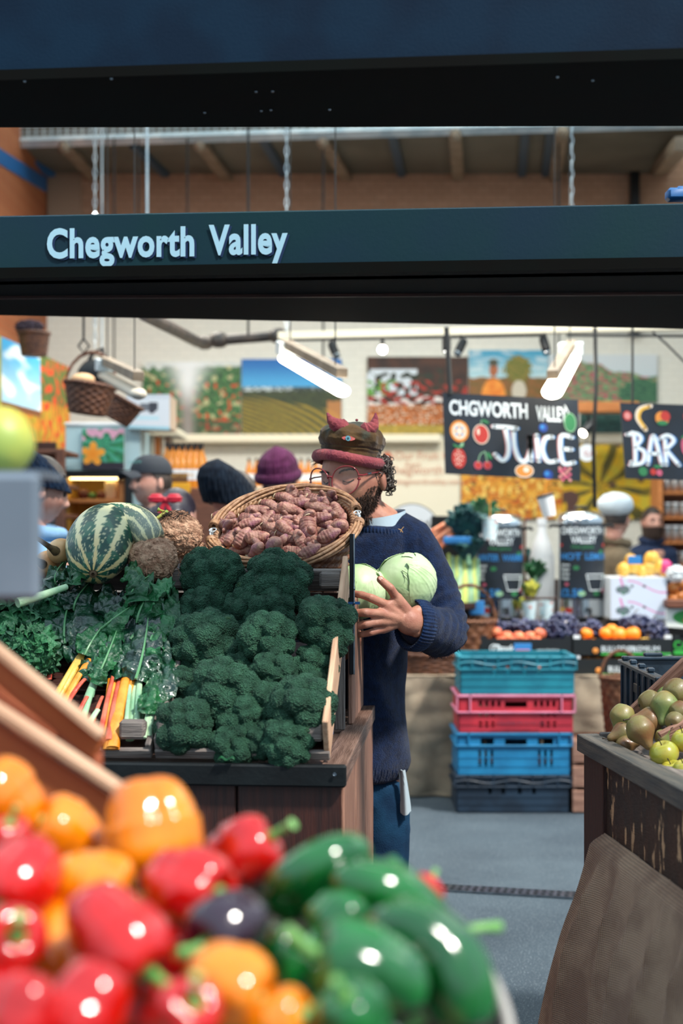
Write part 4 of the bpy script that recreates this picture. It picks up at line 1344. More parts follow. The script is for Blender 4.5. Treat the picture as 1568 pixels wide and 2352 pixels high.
# ---- hair at the sides
mb = MB()
anch = [hw(.077, .010 + .022 * r.random(), .035 * r.random() + .0) for _ in range(30)] + [hw(.070 + .008 * r.random(), .03 + .016 * r.random(), r.uniform(-.035, .03)) for _ in range(30)] + \
       [hw(.080, -.005 + .02 * r.random(), r.uniform(.015, .045)) for _ in range(16)] + [hw(.074, .03, -.01)]*4 + [hw(r.uniform(-.05, .05), .098, r.uniform(-.03, .03)) for _ in range(16)]
curls(mb, anch, r, 420, .0019, .011)
mb.build('curly_hair', 'hair_curly', man); mb = MB()
curls(mb, [hw(-.080, .01 + .03 * r.random(), r.uniform(-.005, .045)) for _ in range(14)], r, 110, .0018, .010)
for i in range(14):
    p = hw(-.085, -.01, .045); q = p + Vector((-.028 + r.uniform(-.01, .01), -.01, r.uniform(-.012, .01)))
    mb.tube([p, p.lerp(q, .5) + ZD * .006, q], [.0007, .0006, .0003], 4)
mb.build('curly_hair', 'hair_curly', man)
# ---- cap
MT['cap_brown'] = mat('brown_velvet', '3a2a16', .8, col2='5e4422', scale=14, lo=.35, hi=.65, bump=.4, bscale=60, sheen=.2, spec=.2, col3='3c3f34', scale3=9, lo3=.60, hi3=.66)
MT['cap_pink'] = mat('dusty_pink_velvet', '7c3440', .8, col2='9a4a4c', scale=22, lo=.35, hi=.65, bump=.5, bscale=140, sheen=.15, spec=.2, col3='3c2c38', scale3=17, lo3=.66, hi3=.72)
CN = Vector((.115, .0, 1)).normalized()
CC = P(803, 1057, 3.965)
CX = Vector((1, -.1, -.115)).normalized(); CX = (CX - CN * CX.dot(CN)).normalized(); CY = CN.cross(CX)
cap_ = MB()
pts = []
ra, rb = .0915, .107
for i in range(65):
    a = 2 * PI * i / 64
    pts.append(CC + CX * math.cos(a) * ra + CY * math.sin(a) * rb + CN * (.004 * math.sin(2 * a)))
cap_.tube(pts, [.0155 + .0012 * noise.noise(Vector((i * .9, 0, 0))) for i in range(65)], 22, cap=False)
cap_.build('cap_brim', 'cap_pink', man, post=lambda p, n: p + n * .0012 * noise.noise(p * 90))
cr = MB()
def crown(u, v):
    a = 2 * PI * u
    # v 0 bottom .. 1 top centre
    prof = [(0, .90, .008), (.1, .89, .022), (.22, .96, .036), (.40, 1.03, .052), (.56, .99, .070), (.7, .86, .086), (.82, .64, .098), (.92, .34, .105), (1., .0, .107)]
    for k in range(len(prof) - 1):
        if prof[k][0] <= v <= prof[k + 1][0]:
            t = (v - prof[k][0]) / (prof[k + 1][0] - prof[k][0]); q = lerp(prof[k][1], prof[k + 1][1], t); h = lerp(prof[k][2], prof[k + 1][2], t); break
    p = CC + CX * math.cos(a) * .092 * q + CY * math.sin(a) * .105 * q + CN * h
    rad = (CX * math.cos(a) + CY * math.sin(a))
    fold = .0035 * math.sin(a * 11 + 4 * noise.noise(Vector((a, v * 4, 0)))) * sm((v - .2) / .3) * (1 - v) + .006 * noise.noise(p * 28) * sm(v * 5)
    crease = -.0035 * math.exp(-((v - .20) / .02) ** 2)
    return p + rad * (fold + crease) + CN * fold * .6
cr.sheet(crown, 140, 60, closed_u=True)
cr.build('cap_crown', 'cap_brown', man)
def horn(base, mid, tip, r0, nm='cap_horn'):
    k = 16; ps = [bez(base, mid, tip, i / k) for i in range(k + 1)]
    rs = [r0 * (1 - (i / k) ** 1.2) * (1 + .08 * math.sin(i * 2)) + .003 for i in range(k + 1)]
    MB().cap_tube(ps, rs, 20).build(nm, 'cap_pink', man, post=lambda p, n: p + n * .0015 * noise.noise(p * 70))
horn(P(782, 982, 3.895), P(761, 972, 3.88), P(752, 950, 3.885), .0215)
horn(P(843, 988, 3.90), P(864, 980, 3.895), P(862, 951, 3.90), .0200)
MB().ball(P(819, 965, 3.94), .004, 10, 8).build('cap_button', 'cap_pink', man)
# painted eye patch on the front of the cap
pe = P(800, 1007, 3.856)
ex_ = MB()
lens_ = [(math.cos(t) * .0185, math.sin(t) * .0066 * abs(math.sin(t)) ** .3) for t in [2 * PI * i / 36 for i in range(36)]]
ez = Vector((0, .12, 1)).normalized(); exx = Vector((1, -.05, -.08)).normalized()
ex_.prism(lens_, pe, exx, ez, .0016)
ex_.v = [v + Vector((0, 6.0 * ((v - pe).x) ** 2, 0)) for v in ex_.v]
pt = ex_.build('eye_patch', mat('salmon_felt', 'c2605a', .8, bump=.3, bscale=200), man, smooth=False)
iris = MB().prism([(math.cos(t) * .0072, math.sin(t) * .0072) for t in [2 * PI * i / 24 for i in range(24)]], pe - Vector((.001, .0018, 0)), exx, ez, .0016)
iris.build('iris', mat('grey_blue_paint', '5e97a5', .5), pt, smooth=False)
pup = MB().prism([(math.cos(t) * .003, math.sin(t) * .003) for t in [2 * PI * i / 20 for i in range(20)]], pe - Vector((.001, .0034, 0)), exx, ez, .001)
pup.build('pupil', mat('dark_teal_paint', '1d4652', .5), pt, smooth=False)
# ---- glasses
MT['frame_red'] = mat('dark_red_acetate', '7c1f22', .15, coat=.6)
gl = MB()
GZ = .004
def lens_outline(sx, off=0.):
    o = []
    for i in range(49):
        t = 2 * PI * i / 48
        w_, h_ = .0325 + off, .0350 + off
        x = math.copysign(abs(math.cos(t)) ** .86, math.cos(t)) * w_
        z = math.copysign(abs(math.sin(t)) ** .90, math.sin(t)) * h_
        x += .0035 * sx * (z / h_) * .8
        xx = sx * .0365 + x
        yy = -.118 + 5.0 * xx * xx * .9 + (-.012 if z < 0 else -.012) * (-z / h_) * .35
        o.append(hw(xx, yy, GZ + .001 + z))
    return o
for sx in (-1, 1):
    gl.tube(lens_outline(sx), .0021, 8, cap=False)
gl.tube([hw(-.007, -.119, .016), hw(0, -.1205, .019), hw(.007, -.119, .016)], .0028, 8)
for sx in (-1, 1):
    gl.tube([hw(sx * .068, -.098, .016), hw(sx * .076, -.088, .013), hw(sx * .080, -.06, .014), hw(sx * .081, -.01, .012), hw(sx * .079, .012, .008)], [.003, .0026, .0022, .002, .002], 8)
    gl.tube([hw(sx * .071, -.093, .005), hw(sx * .068, -.100, .006)], .003, 8)
g_ = gl.build('glasses', 'frame_red', man)
MT['lens'] = mat('lens_glass', 'ffffff', .0, alpha=.035, spec=.5)
ln_ = MB()
for sx in (-1, 1):
    o = lens_outline(sx, -.0012)[:-1]; cen = sum(o, Vector()) / len(o)
    fw = HR @ Vector((0, -.003, 0))
    base_i = [cen + fw] + [cen.lerp(q, .6) + fw * .6 for q in o] + o
    n_ = len(o)
    f_ = [(0, 1 + (i + 1) % n_, 1 + i) for i in range(n_)] + [(1 + i, 1 + (i + 1) % n_, 1 + n_ + (i + 1) % n_, 1 + n_ + i) for i in range(n_)]
    MB().add(base_i, f_).build('lens', 'lens', g_)
MB().tube([hw(.0795, -.070, .0145), hw(.0805, -.055, .0148)], .0032, 8).build('hinge_plate', 'steel', g_)
# ---- collar, jumper
col_ = MB()
def shirt_col(u, v):
    a = 2 * PI * u
    rr = .072 + .010 * v + .004 * math.sin(3 * a)
    c = nk + Vector((0, .005, .0))
    return c + Vector((math.cos(a) * rr, math.sin(a) * rr * .95, -.012 + .035 * (1 - abs(2 * v - 1)) + .010 * math.sin(a) + .012 * math.cos(a)))
col_.sheet(shirt_col, 40, 8, closed_u=True)
col_.build('shirt_collar', 'shirt', man)
jm = MB()
tc_ = [(nk + Vector((0, .0, -.012)), .080, .078), (nk + Vector((-.008, .008, -.035)), .115, .098), (P(828, 1248, 4.035), .165, .120), (P(816, 1300, 4.04), .178, .140), (P(806, 1400, 4.04), .172, .148),
       (P(798, 1500, 4.04), .168, .150), (P(794, 1600, 4.04), .168, .150), (P(790, 1690, 4.04), .172, .152), (P(791, 1745, 4.04), .178, .156), (P(791, 1762, 4.04), .176, .154), (P(790, 1785, 4.04), .162, .142)]
def ring_fn(tab):
    def f(u, v):
        t = v * (len(tab) - 1); k = min(int(t), len(tab) - 2); q = t - k
        q = q
        c = tab[k][0].lerp(tab[k + 1][0], q); a = 2 * PI * u
        rx = lerp(tab[k][1], tab[k + 1][1], q); ry = lerp(tab[k][2], tab[k + 1][2], q)
        return c + Vector((math.cos(a) * rx, math.sin(a) * ry, 0))
    return f
jm.sheet(ring_fn(tc_), 64, 50, closed_u=True)
n0 = len(jm.v)
jm.add([tc_[0][0], tc_[-1][0]], [])
jm.f += [(n0, (k + 1) % 64, k) for k in range(64)] + [(n0 + 1, 50 * 64 + k, 50 * 64 + (k + 1) % 64) for k in range(64)]
jm.m += [0] * 128
cuffL = P(966, 1437, 3.76)
jm.cap_tube([P(905, 1238, 4.04), P(940, 1250, 4.03), P(968, 1290, 4.01), P(994, 1350, 3.99), P(1012, 1410, 3.965), P(1016, 1450, 3.93), P(1006, 1456, 3.87), P(990, 1446, 3.81), cuffL],
            [.085, .078, .070, .068, .071, .072, .066, .060, .058], 30)
jm.cap_tube([P(715, 1240, 4.06), shR, shR.lerp(elR, .5), elR, elR.lerp(wrR, .5), wrR + Vector((-.02, .03, 0))], [.085, .078, .068, .066, .062, .052], 26)
jm.ball(P(1030, 1488, 3.93), (.030, .03, .016), 14, 10)
def wr_disp(p, n):
    # folds at the elbow and slack in the trunk
    dE = (p - P(1030, 1450, 3.9)).length; e = math.exp(-(dE / .13) ** 2)
    ph = (p - P(1085, 1500, 3.9)).length
    q = e * .0045 * math.sin(ph * 190 + 3 * noise.noise(p * 9)) + .006 * noise.noise(p * 9) + .0022 * noise.noise(p * 26)
    px_ = p.x / p.y * F + 784; py_ = HY - (p.z - CH) / p.y * F
    # diagonal fold across the lower trunk
    dl = ((px_ - 870) - (py_ - 1590) * .42)
    q += .012 * math.exp(-(dl / 26) ** 2) * sm((py_ - 1540) / 40) * sm((1800 - py_) / 60)
    if px_ < 1000 and abs(px_ - (962 + (py_ - 1260) * .05)) < 60 and 1230 < py_ < 1330: q -= .004 * math.exp(-((px_ - 962) / 5) ** 2)
    if py_ > 1765: q += .0018 * math.sin(math.atan2(p.y - 4.04, p.x) * 110)
    return p + n * q
jumper = jm.build('jumper', 'knit_navy', man, voxel=.0055, smooth_it=5, post=wr_disp)
# ribbed cuff folded back, hollow
cf = MB()
ax = (P(908, 1428, 3.70) - cuffL).normalized(); s1 = ax.cross(ZD).normalized(); s2 = s1.cross(ax)
def cuff(u, v):
    a = 2 * PI * u
    prof = [(.000, .061), (.012, .0645), (.030, .065), (.044, .064), (.050, .060), (.046, .054), (.020, .050), (.0, .048)]
    t = v * (len(prof) - 1); k = min(int(t), len(prof) - 2); q = t - k
    z = lerp(prof[k][0], prof[k + 1][0], q); rr = lerp(prof[k][1], prof[k + 1][1], q)
    rr *= 1 + .018 * math.cos(a * 46) * (1 if v < .75 else .3)
    return cuffL - ax * .006 + ax * z + s1 * math.cos(a) * rr * .92 + s2 * math.sin(a) * rr * 1.08
cf.sheet(cuff, 276, 28, closed_u=True)
cf.build('cuff', 'knit_rib', man)
cr_ = MB()
def collar(u, v):
    a = 2 * PI * u; b = 2 * PI * v
    c = nk + Vector((-.004, .0, -.008))
    R0 = .082 + .002 * math.cos(a * 60)
    return c + Vector((math.cos(a) * (R0 + .012 * math.cos(b)), math.sin(a) * (R0 + .012 * math.cos(b)) * .98, .011 * math.sin(b) * 1.3 + .006 * math.sin(a) - .012 * math.cos(a) - .012))
cr_.sheet(collar, 240, 14, closed_u=True)
cr_.build('neckband', 'knit_rib', man)
# frayed threads under the elbow and a straw scrap on the chest
fz = MB()
for i in range(110):
    p = P(r.uniform(985, 1062), 0, 3.90); yb = 1503 - 26 * ((p.x / p.y * F + 784 - 985) / 77) ** 3
    p = P(p.x / p.y * F + 784, yb, r.uniform(3.87, 3.93))
    q = p + Vector((r.uniform(-.008, .008), r.uniform(-.006, .006), r.uniform(-.015, -.003)))
    fz.tube([p + ZD * .004, p.lerp(q, .5) + Vector((.003 * r.uniform(-1, 1), 0, 0)), q], [.0009, .0008, .0005], 4)
fz.build('frayed_threads', 'knit_rib', man)
sw = MB(); c = P(921, 1217, 3.875)
for dx, dz in ((-.012, .004), (.010, .012), (.006, -.010), (-.003, -.009)):
    sw.tube([c, c + Vector((dx, 0, dz)) * .7], .0009, 5)
sw.build('straw_scrap', mat('straw', 'c99a5e', .8), man)
# ---- jeans, shoes, hanging cloth
jn = MB()
hb_ = P(790, 1760, 4.05)
jn.tube([hb_ + ZD * .06, hb_ - ZD * .02, hb_ - ZD * .10], [.150, .152, .150], 30, flat=(Vector((0, 1, 0)), .85))
for sx, kx in ((.085, .018), (-.085, -.02)):
    h0 = hb_ + Vector((sx, 0, -.07)); kn = Vector((h0.x + kx, 4.03, .46)); an = Vector((h0.x + kx * .5 - .01, 4.08, .05))
    jn.tube([h0 + ZD * .03, h0, h0.lerp(kn, .5), kn, kn.lerp(an, .5), an], [.098, .100, .094, .078, .074, .068], 24)
jn.build('jeans', 'jeans', man, voxel=.007, smooth_it=4, post=lambda p, n: p + n * (.006 * noise.noise(Vector((p.x * 14, p.y * 14, p.z * 5))) + .002 * noise.noise(p * 40)))
for sx in (.09, -.105):
    a = Vector((hb_.x + sx, 4.08, .0))
    MB().cap_tube([a + Vector((0, .03, .05)), a + Vector((0, -.06, .045)), a + Vector((0, -.15, .035))], [.05, .047, .035], 18).build('boot', mat('brown_boot', '3a261c', .5), man, voxel=.006)
cl = MB()
ca, cb = P(921, 1768, 3.96), P(935, 1868, 3.96)
def cloth(u, v):
    x = lerp(-.004, .011 + .012 * v, u)
    return Vector((lerp(P(922, 0, 3.96).x, P(925, 0, 3.96).x, v) + x - .004 * (1 - v), 3.96 + .012 * math.sin(u * 6 + v * 2), lerp(ca.z, cb.z - .004 * math.sin(u * 5), v)))
cl.sheet(cloth, 16, 24)
cl.build('hanging_cloth', mat('pale_cloth', 'a9b8c0', .8), man, mods=lambda o: setattr(o.modifiers.new('s', 'SOLIDIFY'), 'thickness', .003))

# ---- cabbages held by the man: things of their own
MT['cabbage'] = mat('pale_green_cabbage', 'a6c48c', .45, col2='c4d8ac', scale=7, bump=.12, bscale=40, spec=.4, col3='8a7a48', scale3=26, lo3=.70, hi3=.74)
MT['cab_vein'] = mat('cabbage_rib', 'd9e6c6', .45)
def cabbage(c, r0, seed, label, ax):
    t = thing('cabbage', label, 'vegetable', c - ZD * r0, group='cabbages held against the jumper')
    R = Vector(ax).to_track_quat('Z', 'Y').to_matrix()
    rr = random.Random(seed); s0 = Vector((seed, 2, 0))
    mb = MB(); mb.ball(c, (r0 * .985, r0 * .985, r0 * .93), 60, 40, R=R, fn=lambda d: 1 + .012 * noise.noise(d * 3 + s0) + .006 * noise.noise(d * 9 + s0))
    mb.build('heart', 'cabbage', t)
    for k in range(6):
        a0 = k * 2 * PI / 5 + rr.uniform(-.3, .3)
        off = 1.01 + .014 * k
        edge = .95 + .25 * rr.random() if k < 5 else 1.3
        def pt(a, th):
            d = Vector((math.sin(th) * math.cos(a), math.sin(th) * math.sin(a), math.cos(th)))
            q = off + .010 * noise.noise(d * 4 + s0) + .008 * noise.noise(d * 13 + Vector((k, 0, 0)))
            for vv in (-.7, -.4, -.15, 0, .15, .4, .7):
                q += .017 * math.exp(-((a - a0 - vv * (1.0 - .3 * (PI - th))) / .025) ** 2) * (1.4 if vv == 0 else .8)
            return c + R @ (Vector((d.x, d.y, d.z * .945)) * r0 * q)
        def f(u, v):
            w_ = edge * (1 - .35 * v ** 3)
            a = a0 + (u - .5) * 2 * w_
            th = PI * .98 - v * (PI * .80) * (1 - .18 * abs(u - .5) * 2) + .05 * math.sin(a * 9)
            return pt(a, th)
        lf = MB().sheet(f, 90, 60).build('wrapper_leaf', 'cabbage', t, mods=lambda o: setattr(o.modifiers.new('s', 'SOLIDIFY'), 'thickness', .0012))
    return t
cabbage(P(930, 1338, 3.80), .0795, 3, 'larger pale green cabbage at the right, under the thumb', (-.55, -.55, .6))
cabbage(P(822, 1356, 3.77), .0735, 9, 'smaller cabbage at the left, half behind the steel upright', (.15, -.5, .85))
# ================================================================= right table with pears
RA = P(1328, 1685, 3.33); RZ = RA.z
rdir = (P(1568, 1811, 2.61) - RA); rdir.z = 0; rdir.normalize()      # toward the camera
rx = Vector((-rdir.y, rdir.x, 0))                                     # into the table (to the right)
def RT_(l, w_, z): return Vector((RA.x, RA.y, 0)) + rdir * l + rx * w_ + ZD * z
def rbox(name, l0, l1, w0, w1, z0, z1, m, parent, grain='l', bev=.002):
    c = RT_((l0 + l1) / 2, (w0 + w1) / 2, (z0 + z1) / 2); s = (l1 - l0, w1 - w0, z1 - z0)
    if grain == 'l': R = Matrix((rdir, rx, ZD)).transposed(); sz = s
    else: R = Matrix((ZD, rdir, rx)).transposed(); sz = (s[2], s[0], s[1])
    o = MB().box((0, 0, 0), sz, bev=bev).build(name, m, smooth=False)
    o.matrix_basis = Matrix.Translation(c) @ R.to_4x4()
    o.parent = parent; o.matrix_parent_inverse = WM(parent).inverted()
    return o
rt = thing('market_table', 'dark slate trimmed wooden table holding the pears, lower right', 'table', RT_(.7, .4, 0))
rbox('top_rail', 0, 1.5, 0, .046, RZ - .012, RZ, 'wood_trim', rt)
rbox('rail_fascia', 0, 1.5, -.004, .014, RZ - .040, RZ - .0005, 'wood_trim', rt)
rbox('end_rail', .0, .046, .046, .8, RZ - .012, RZ - .001, 'wood_trim', rt)
rbox('corner_post', .01, .165, .010, .034, 0, RZ - .04, 'wood_dark', rt, grain='z')
rbox('side_panel', .167, 1.5, .018, .034, .732, RZ - .036, 'wood_peeling', rt)
rbox('table_top', .02, 1.5, .03, .8, RZ - .05, RZ - .02, 'wood_grey', rt)
rbox('back_leg', .03, .08, .7, .75, 0, RZ - .05, 'wood_dark', rt, grain='z')
rbox('front_leg', 1.4, 1.45, .05, .1, 0, RZ - .05, 'wood_dark', rt, grain='z')
MB().lathe([(0, -.002), (.003, -.0018), (.004, .001)], 12, c=P(1549, 1834, 2.66), R=Matrix.Rotation(PI / 2, 3, 'X')).build('bolt', 'steel', rt)
def cloth_mat(name, c1, c2, sc=420):
    m = mat(name, c1, .95, col2=c2, scale=9, spec=.1, sheen=.2)
    nt = m.node_tree; N = nt.nodes; L = nt.links
    uv = N.new('ShaderNodeTexCoord')
    hs = []
    for dr in ('X', 'Z'):
        w_ = N.new('ShaderNodeTexWave'); w_.bands_direction = dr; w_.inputs['Scale'].default_value = sc / 3.14 / 1.9; w_.inputs['Distortion'].default_value = 1.2
        w_.inputs['Detail'].default_value = 3
        w_.inputs['Detail Scale'].default_value = .8
        mp2 = N.new('ShaderNodeMapping'); mp2.inputs['Rotation'].default_value = (0, 0, .95 if dr == 'X' else 0)
        L.new(uv.outputs['Object'], mp2.inputs['Vector']); L.new(mp2.outputs[0], w_.inputs['Vector']); hs.append(w_)
    a = N.new('ShaderNodeMath'); a.operation = 'ADD'
    L.new(hs[0].outputs['Fac'], a.inputs[0]); L.new(hs[1].outputs['Fac'], a.inputs[1])
    bp = N.new('ShaderNodeBump'); bp.inputs['Strength'].default_value = .9; bp.inputs['Distance'].default_value = .003
    L.new(a.outputs[0], bp.inputs['Height']); L.new(bp.outputs[0], N['Principled BSDF'].inputs['Normal'])
    mx = N.new('ShaderNodeMix'); mx.data_type = 'RGBA'; mx.blend_type = 'MULTIPLY'
    mr = N.new('ShaderNodeMapRange'); mr.inputs['From Max'].default_value = 2.; mr.inputs['To Min'].default_value = .55; mr.inputs['To Max'].default_value = 1.25
    L.new(a.outputs[0], mr.inputs['Value'])
    src = N['Principled BSDF'].inputs['Base Color'].links[0].from_socket
    mx.inputs['Factor'].default_value = 1.
    L.new(src, mx.inputs[6]); L.new(mr.outputs[0], mx.inputs[7])
    L.new(mx.outputs[2], N['Principled BSDF'].inputs['Base Color'])
    return m
MT['burlap'] = cloth_mat('brown_burlap', '9a765c', 'bd9a7c')
MT['burlap_far'] = mat('grey_brown_burlap', '8f8272', .95, col2='a89a86', scale=6, bump=.5, bscale=200, spec=.1)
def drape(u, v):
    l = lerp(.16, 1.5, u); z = lerp(.752, .0, v)
    out = .020 - .024 * sm(v * 30) - .115 * v ** .8 * (1 - .25 * sm(u * 2)) - .02 * sm(v * 3)
    fold = (abs(math.sin(l * 23 + .5 * math.sin(v * 4))) ** .6 - .6) * .032 * sm(v * 5) + .014 * math.sin(l * 17 + 1 + v) * sm(v * 2)
    if u < .12: l -= .10 * sm(v * 1.5) * (1 - u / .12); 
    return RT_(l, out + fold - .003, z + .002 * noise.noise(Vector((l * 9, v * 3, 0))))
o = MB().sheet(drape, 160, 90).build('burlap_skirt', 'burlap', mods=lambda o: setattr(o.modifiers.new('s', 'SOLIDIFY'), 'thickness', .003))
tag(o, 'brown burlap skirt hanging from the pear table, lower right', 'cloth')
# tilted tray plane for the fruit
FN = Vector((-.42, -.25, .87)).normalized(); FO = RT_(.02, .05, RZ)
def fpt(px, py, lift=0.): return ray_plane(px, py, FO + FN * lift, FN)
fc = thing('fruit_crate', 'grey slatted crate tilted under the pears and apples', 'crate', RT_(.5, .06, RZ), group='crates on the pear table')
fu = (rdir - FN * rdir.dot(FN)).normalized(); fv = FN.cross(fu); fv = -fv if fv.x < 0 else fv
for k in range(5):
    a = FO + fv * (.015 + .09 * k) - FN * .012
    plank('slat', a + fu * .03, a + fu * 1.1, .08, .008, 'wood_grey', fc, up=FN)
q0 = fpt(1520, 1706, .02); q1 = q0 + fv * .3
plank('divider', q0, q1, .014, .05, 'wood_plank', fc, up=FN)
q0 = fpt(1450, 1640, .0); q1 = P(1600, 1500, 3.28)
plank('divider', q0, q1, .016, .03, 'wood_plank', fc, up=Vector((-.6, -.3, .7)))
for (x, y) in ((1392, 1690), (1458, 1733), (1476, 1742), (1552, 1785)):
    MB().box(fpt(x, y, .0), (.018, .030, .016), frame_mat(rdir), bev=.003).build('corner_block', 'wood_grey', fc, smooth=False)
MT['pear'] = mat('russet_pear_skin', '704c2e', .45, col2='72693a', scale=11, lo=.38, hi=.62, bump=.08, bscale=200, rand=.14, col3='6d4c30', scale3=120, lo3=.62, hi3=.70, coat=.15)
MT['pear_green'] = mat('green_pear_skin', '71834a', .42, col2='8a7442', scale=10, lo=.42, hi=.7, bump=.06, bscale=200, col3='6d5c36', scale3=130, lo3=.64, hi3=.70, coat=.15)
MT['apple_green'] = mat('yellow_green_apple_skin', '9c9c34', .3, col2='b08f30', scale=9, col3='8a8a3a', scale3=150, lo3=.64, hi3=.7, coat=.3, rand=.1)
MT['calyx'] = mat('calyx', '33251a', .8)
def pear(m):
    root = thing('pear', 'pear', 'fruit', (0, 0, 0), group='pears in the tilted crate')
    prof = []
    for i in range(41):
        t = PI * i / 40
        z = -math.cos(t) * .046; k = (z + .046) / .092
        r_ = math.sin(t) ** .9 * (.036 * (1 - sm((k - .42) / .45)) + .017 * sm((k - .42) / .45))
        if k < .08: z += .004 * (1 - k / .08)
        prof.append((max(r_, 0.0001), z))
    MB().lathe(prof, 36, rfn=lambda a, z: 1 + .03 * math.sin(a * 2 + 1) + .015 * math.sin(3 * a)).build('skin', m, root, local=True)
    MB().tube([(0, 0, .044), (.002, 0, .052), (.006, .001, .062)], [.0022, .0016, .0024], 8).build('stem', 'calyx', root, local=True)
    MB().ball((0, 0, -.0425), (.0045, .0045, .002), 10, 6).build('calyx', 'calyx', root, local=True)
    return Kit(root)
pk = pear('pear'); pkg = pear('pear_green')
def qrot(d, spin=0.): return Vector(d).normalized().to_track_quat('Z', 'Y').to_matrix() @ Matrix.Rotation(spin, 3, 'Z')
PE = [ # px, py, r px, neck direction, kind, lift, label
 (1426, 1652, 27, (-.35, -.2, -.9), 1, .04, 'green brown pear at the left end of the pile with its neck hanging down'),
 (1424, 1688, 25, (-.9, -.35, -.2), 0, .025, 'pear lying on its side just above the left end of the rail'),
 (1442, 1711, 21, (.8, -.4, .2), 0, .012, 'small yellowish pear lowest by the rail'),
 (1474, 1684, 31, (.35, -.45, -.8), 0, .055, 'large russet pear in front, standing with its neck down to the right'),
 (1484, 1655, 29, (-.95, -.1, .1), 0, .03, 'russet pear lying sideways, dark calyx turned to the right'),
 (1526, 1628, 31, (-.25, -.5, -.8), 1, .04, 'bright green pear in the middle of the pile'),
 (1501, 1612, 27, (.9, .1, .2), 0, .03, 'brown pear left of the topmost one'),
 (1557, 1587, 31, (.6, .7, .3), 0, .05, 'topmost large russet pear at the right edge with its calyx showing'),
 (1530, 1592, 22, (0, .8, .5), 1, .02, 'pear half hidden behind the topmost one'),
 (1552, 1655, 21, (.5, .75, .2), 0, .04, 'small round pear with a star shaped calyx facing out'),
 (1524, 1690, 17, (.5, -.5, .75), 1, .03, 'small pear with a curved brown stem beside the divider'),
 (1568, 1634, 24, (.9, .3, .1), 0, .03, 'russet pear cut by the right edge of the view'),
]
for x, y, r_, d, k, l, lab in PE:
    c = fpt(x, y, l); (pkg if k else pk)(c, qrot(d, rnd.uniform(0, 6)), r_ * c.y / F / .0325, lab)
def apple(name, m, stem_m='calyx', cat='fruit', grp='apples beside the pears', R_=.036):
    root = thing(name, name, cat, (0, 0, 0), group=grp)
    prof = []
    for i in range(37):
        t = PI * i / 36
        r_ = math.sin(t) * R_ * (1.03 + .05 * math.cos(t)); z = -math.cos(t) * R_ * .9
        dip = math.exp(-(r_ / (R_ * .33)) ** 2) * R_ * .30
        z += dip if t < 1.57 else -dip
        prof.append((max(r_, .0001), z))
    MB().lathe(prof, 32, rfn=lambda a, z: 1 + .018 * math.sin(a * 5)).build('skin', m, root, local=True)
    MB().tube([(0, 0, R_ * .55), (.002, 0, R_ * .9), (.005, .0, R_ * 1.15)], [.0016, .0013, .002], 7).build('stem', stem_m, root, local=True)
    return Kit(root)
ak = apple('apple', 'apple_green')
for x, y, r_, l, lab in ((1524, 1730, 33, .035, 'large yellow green apple in front below the pears'), (1571, 1700, 30, .03, 'yellow apple at the right edge beside the divider'),
                         (1544, 1772, 30, .01, 'yellow apple half hidden behind the rail, lower right'), (1572, 1768, 28, .02, 'yellow apple at the very edge above the rail')):
    c = fpt(x, y, l); ak(c, qrot((-.3, -.2, 1), rnd.uniform(0, 6)), r_ * c.y / F / .036, lab)
# black folding crate behind the pears
MT['crate_black'] = mat('blue_black_plastic', '1b2630', .35, col2='2b3c4a', scale=10, bump=.1, bscale=60)
bc = thing('plastic_crate', 'shiny blue black folding crate behind the pears', 'crate', Vector((.95, 3.7, .778)))
BZ = 1.078; K0 = P(1426, 0, 3.87); K1 = P(1513, 0, 3.39); K0.z = K1.z = 0
cd = (K1 - K0).normalized(); cx = Vector((-cd.y, cd.x, 0)) if Vector((-cd.y, cd.x, 0)).x > 0 else Vector((cd.y, -cd.x, 0))
def cb(name, l0, l1, w0, w1, z0, z1, m='crate_black', bev=.003):
    return MB().box(K0 + cd * (l0 + l1) / 2 + cx * (w0 + w1) / 2 + ZD * (z0 + z1) / 2, (l1 - l0, abs(w1 - w0), z1 - z0), Matrix((cd, cx, ZD)).transposed(), bev=bev).build(name, m, bc, smooth=False)
LL = (K1 - K0).length
cb('side_wall', 0, LL, 0, .008, BZ - .3, BZ - .004)
cb('side_rim', -.004, LL + .004, -.010, .016, BZ - .012, BZ)
cb('back_wall', 0, .010, .01, .5, BZ - .3, BZ)
cb('base', 0, LL, .0, .5, BZ - .3, BZ - .292)
cb('back_rim', -.008, .018, .01, .5, BZ - .002, BZ + .008)
for k in range(6): cb('wall_rib', .02 + k * .075, .026 + k * .075, -.006, .001, BZ - .29, BZ - .014)
for k in range(4): cb('rim_clip', .03 + .11 * k, .05 + .11 * k, -.006, .012, BZ + .0005, BZ + .012)
cb('handle_recess', .16, .26, -.003, .001, BZ - .07, BZ - .045, 'black')
for k in range(2): cb('back_clip', -.006, .016, .06 + k * .2, .11 + k * .2, BZ + .008, BZ + .018)

ps_ = thing('plinth', 'dark wooden plinth hidden behind the pear table under the black crate', 'stand', K0 + cx * .25)
MB().box(K0 + cd * LL / 2 + cx * .26 + ZD * .388, (LL, .5, .776), Matrix((cd, cx, ZD)).transposed()).build('plinth_body', 'wood_dark', ps_, smooth=False)
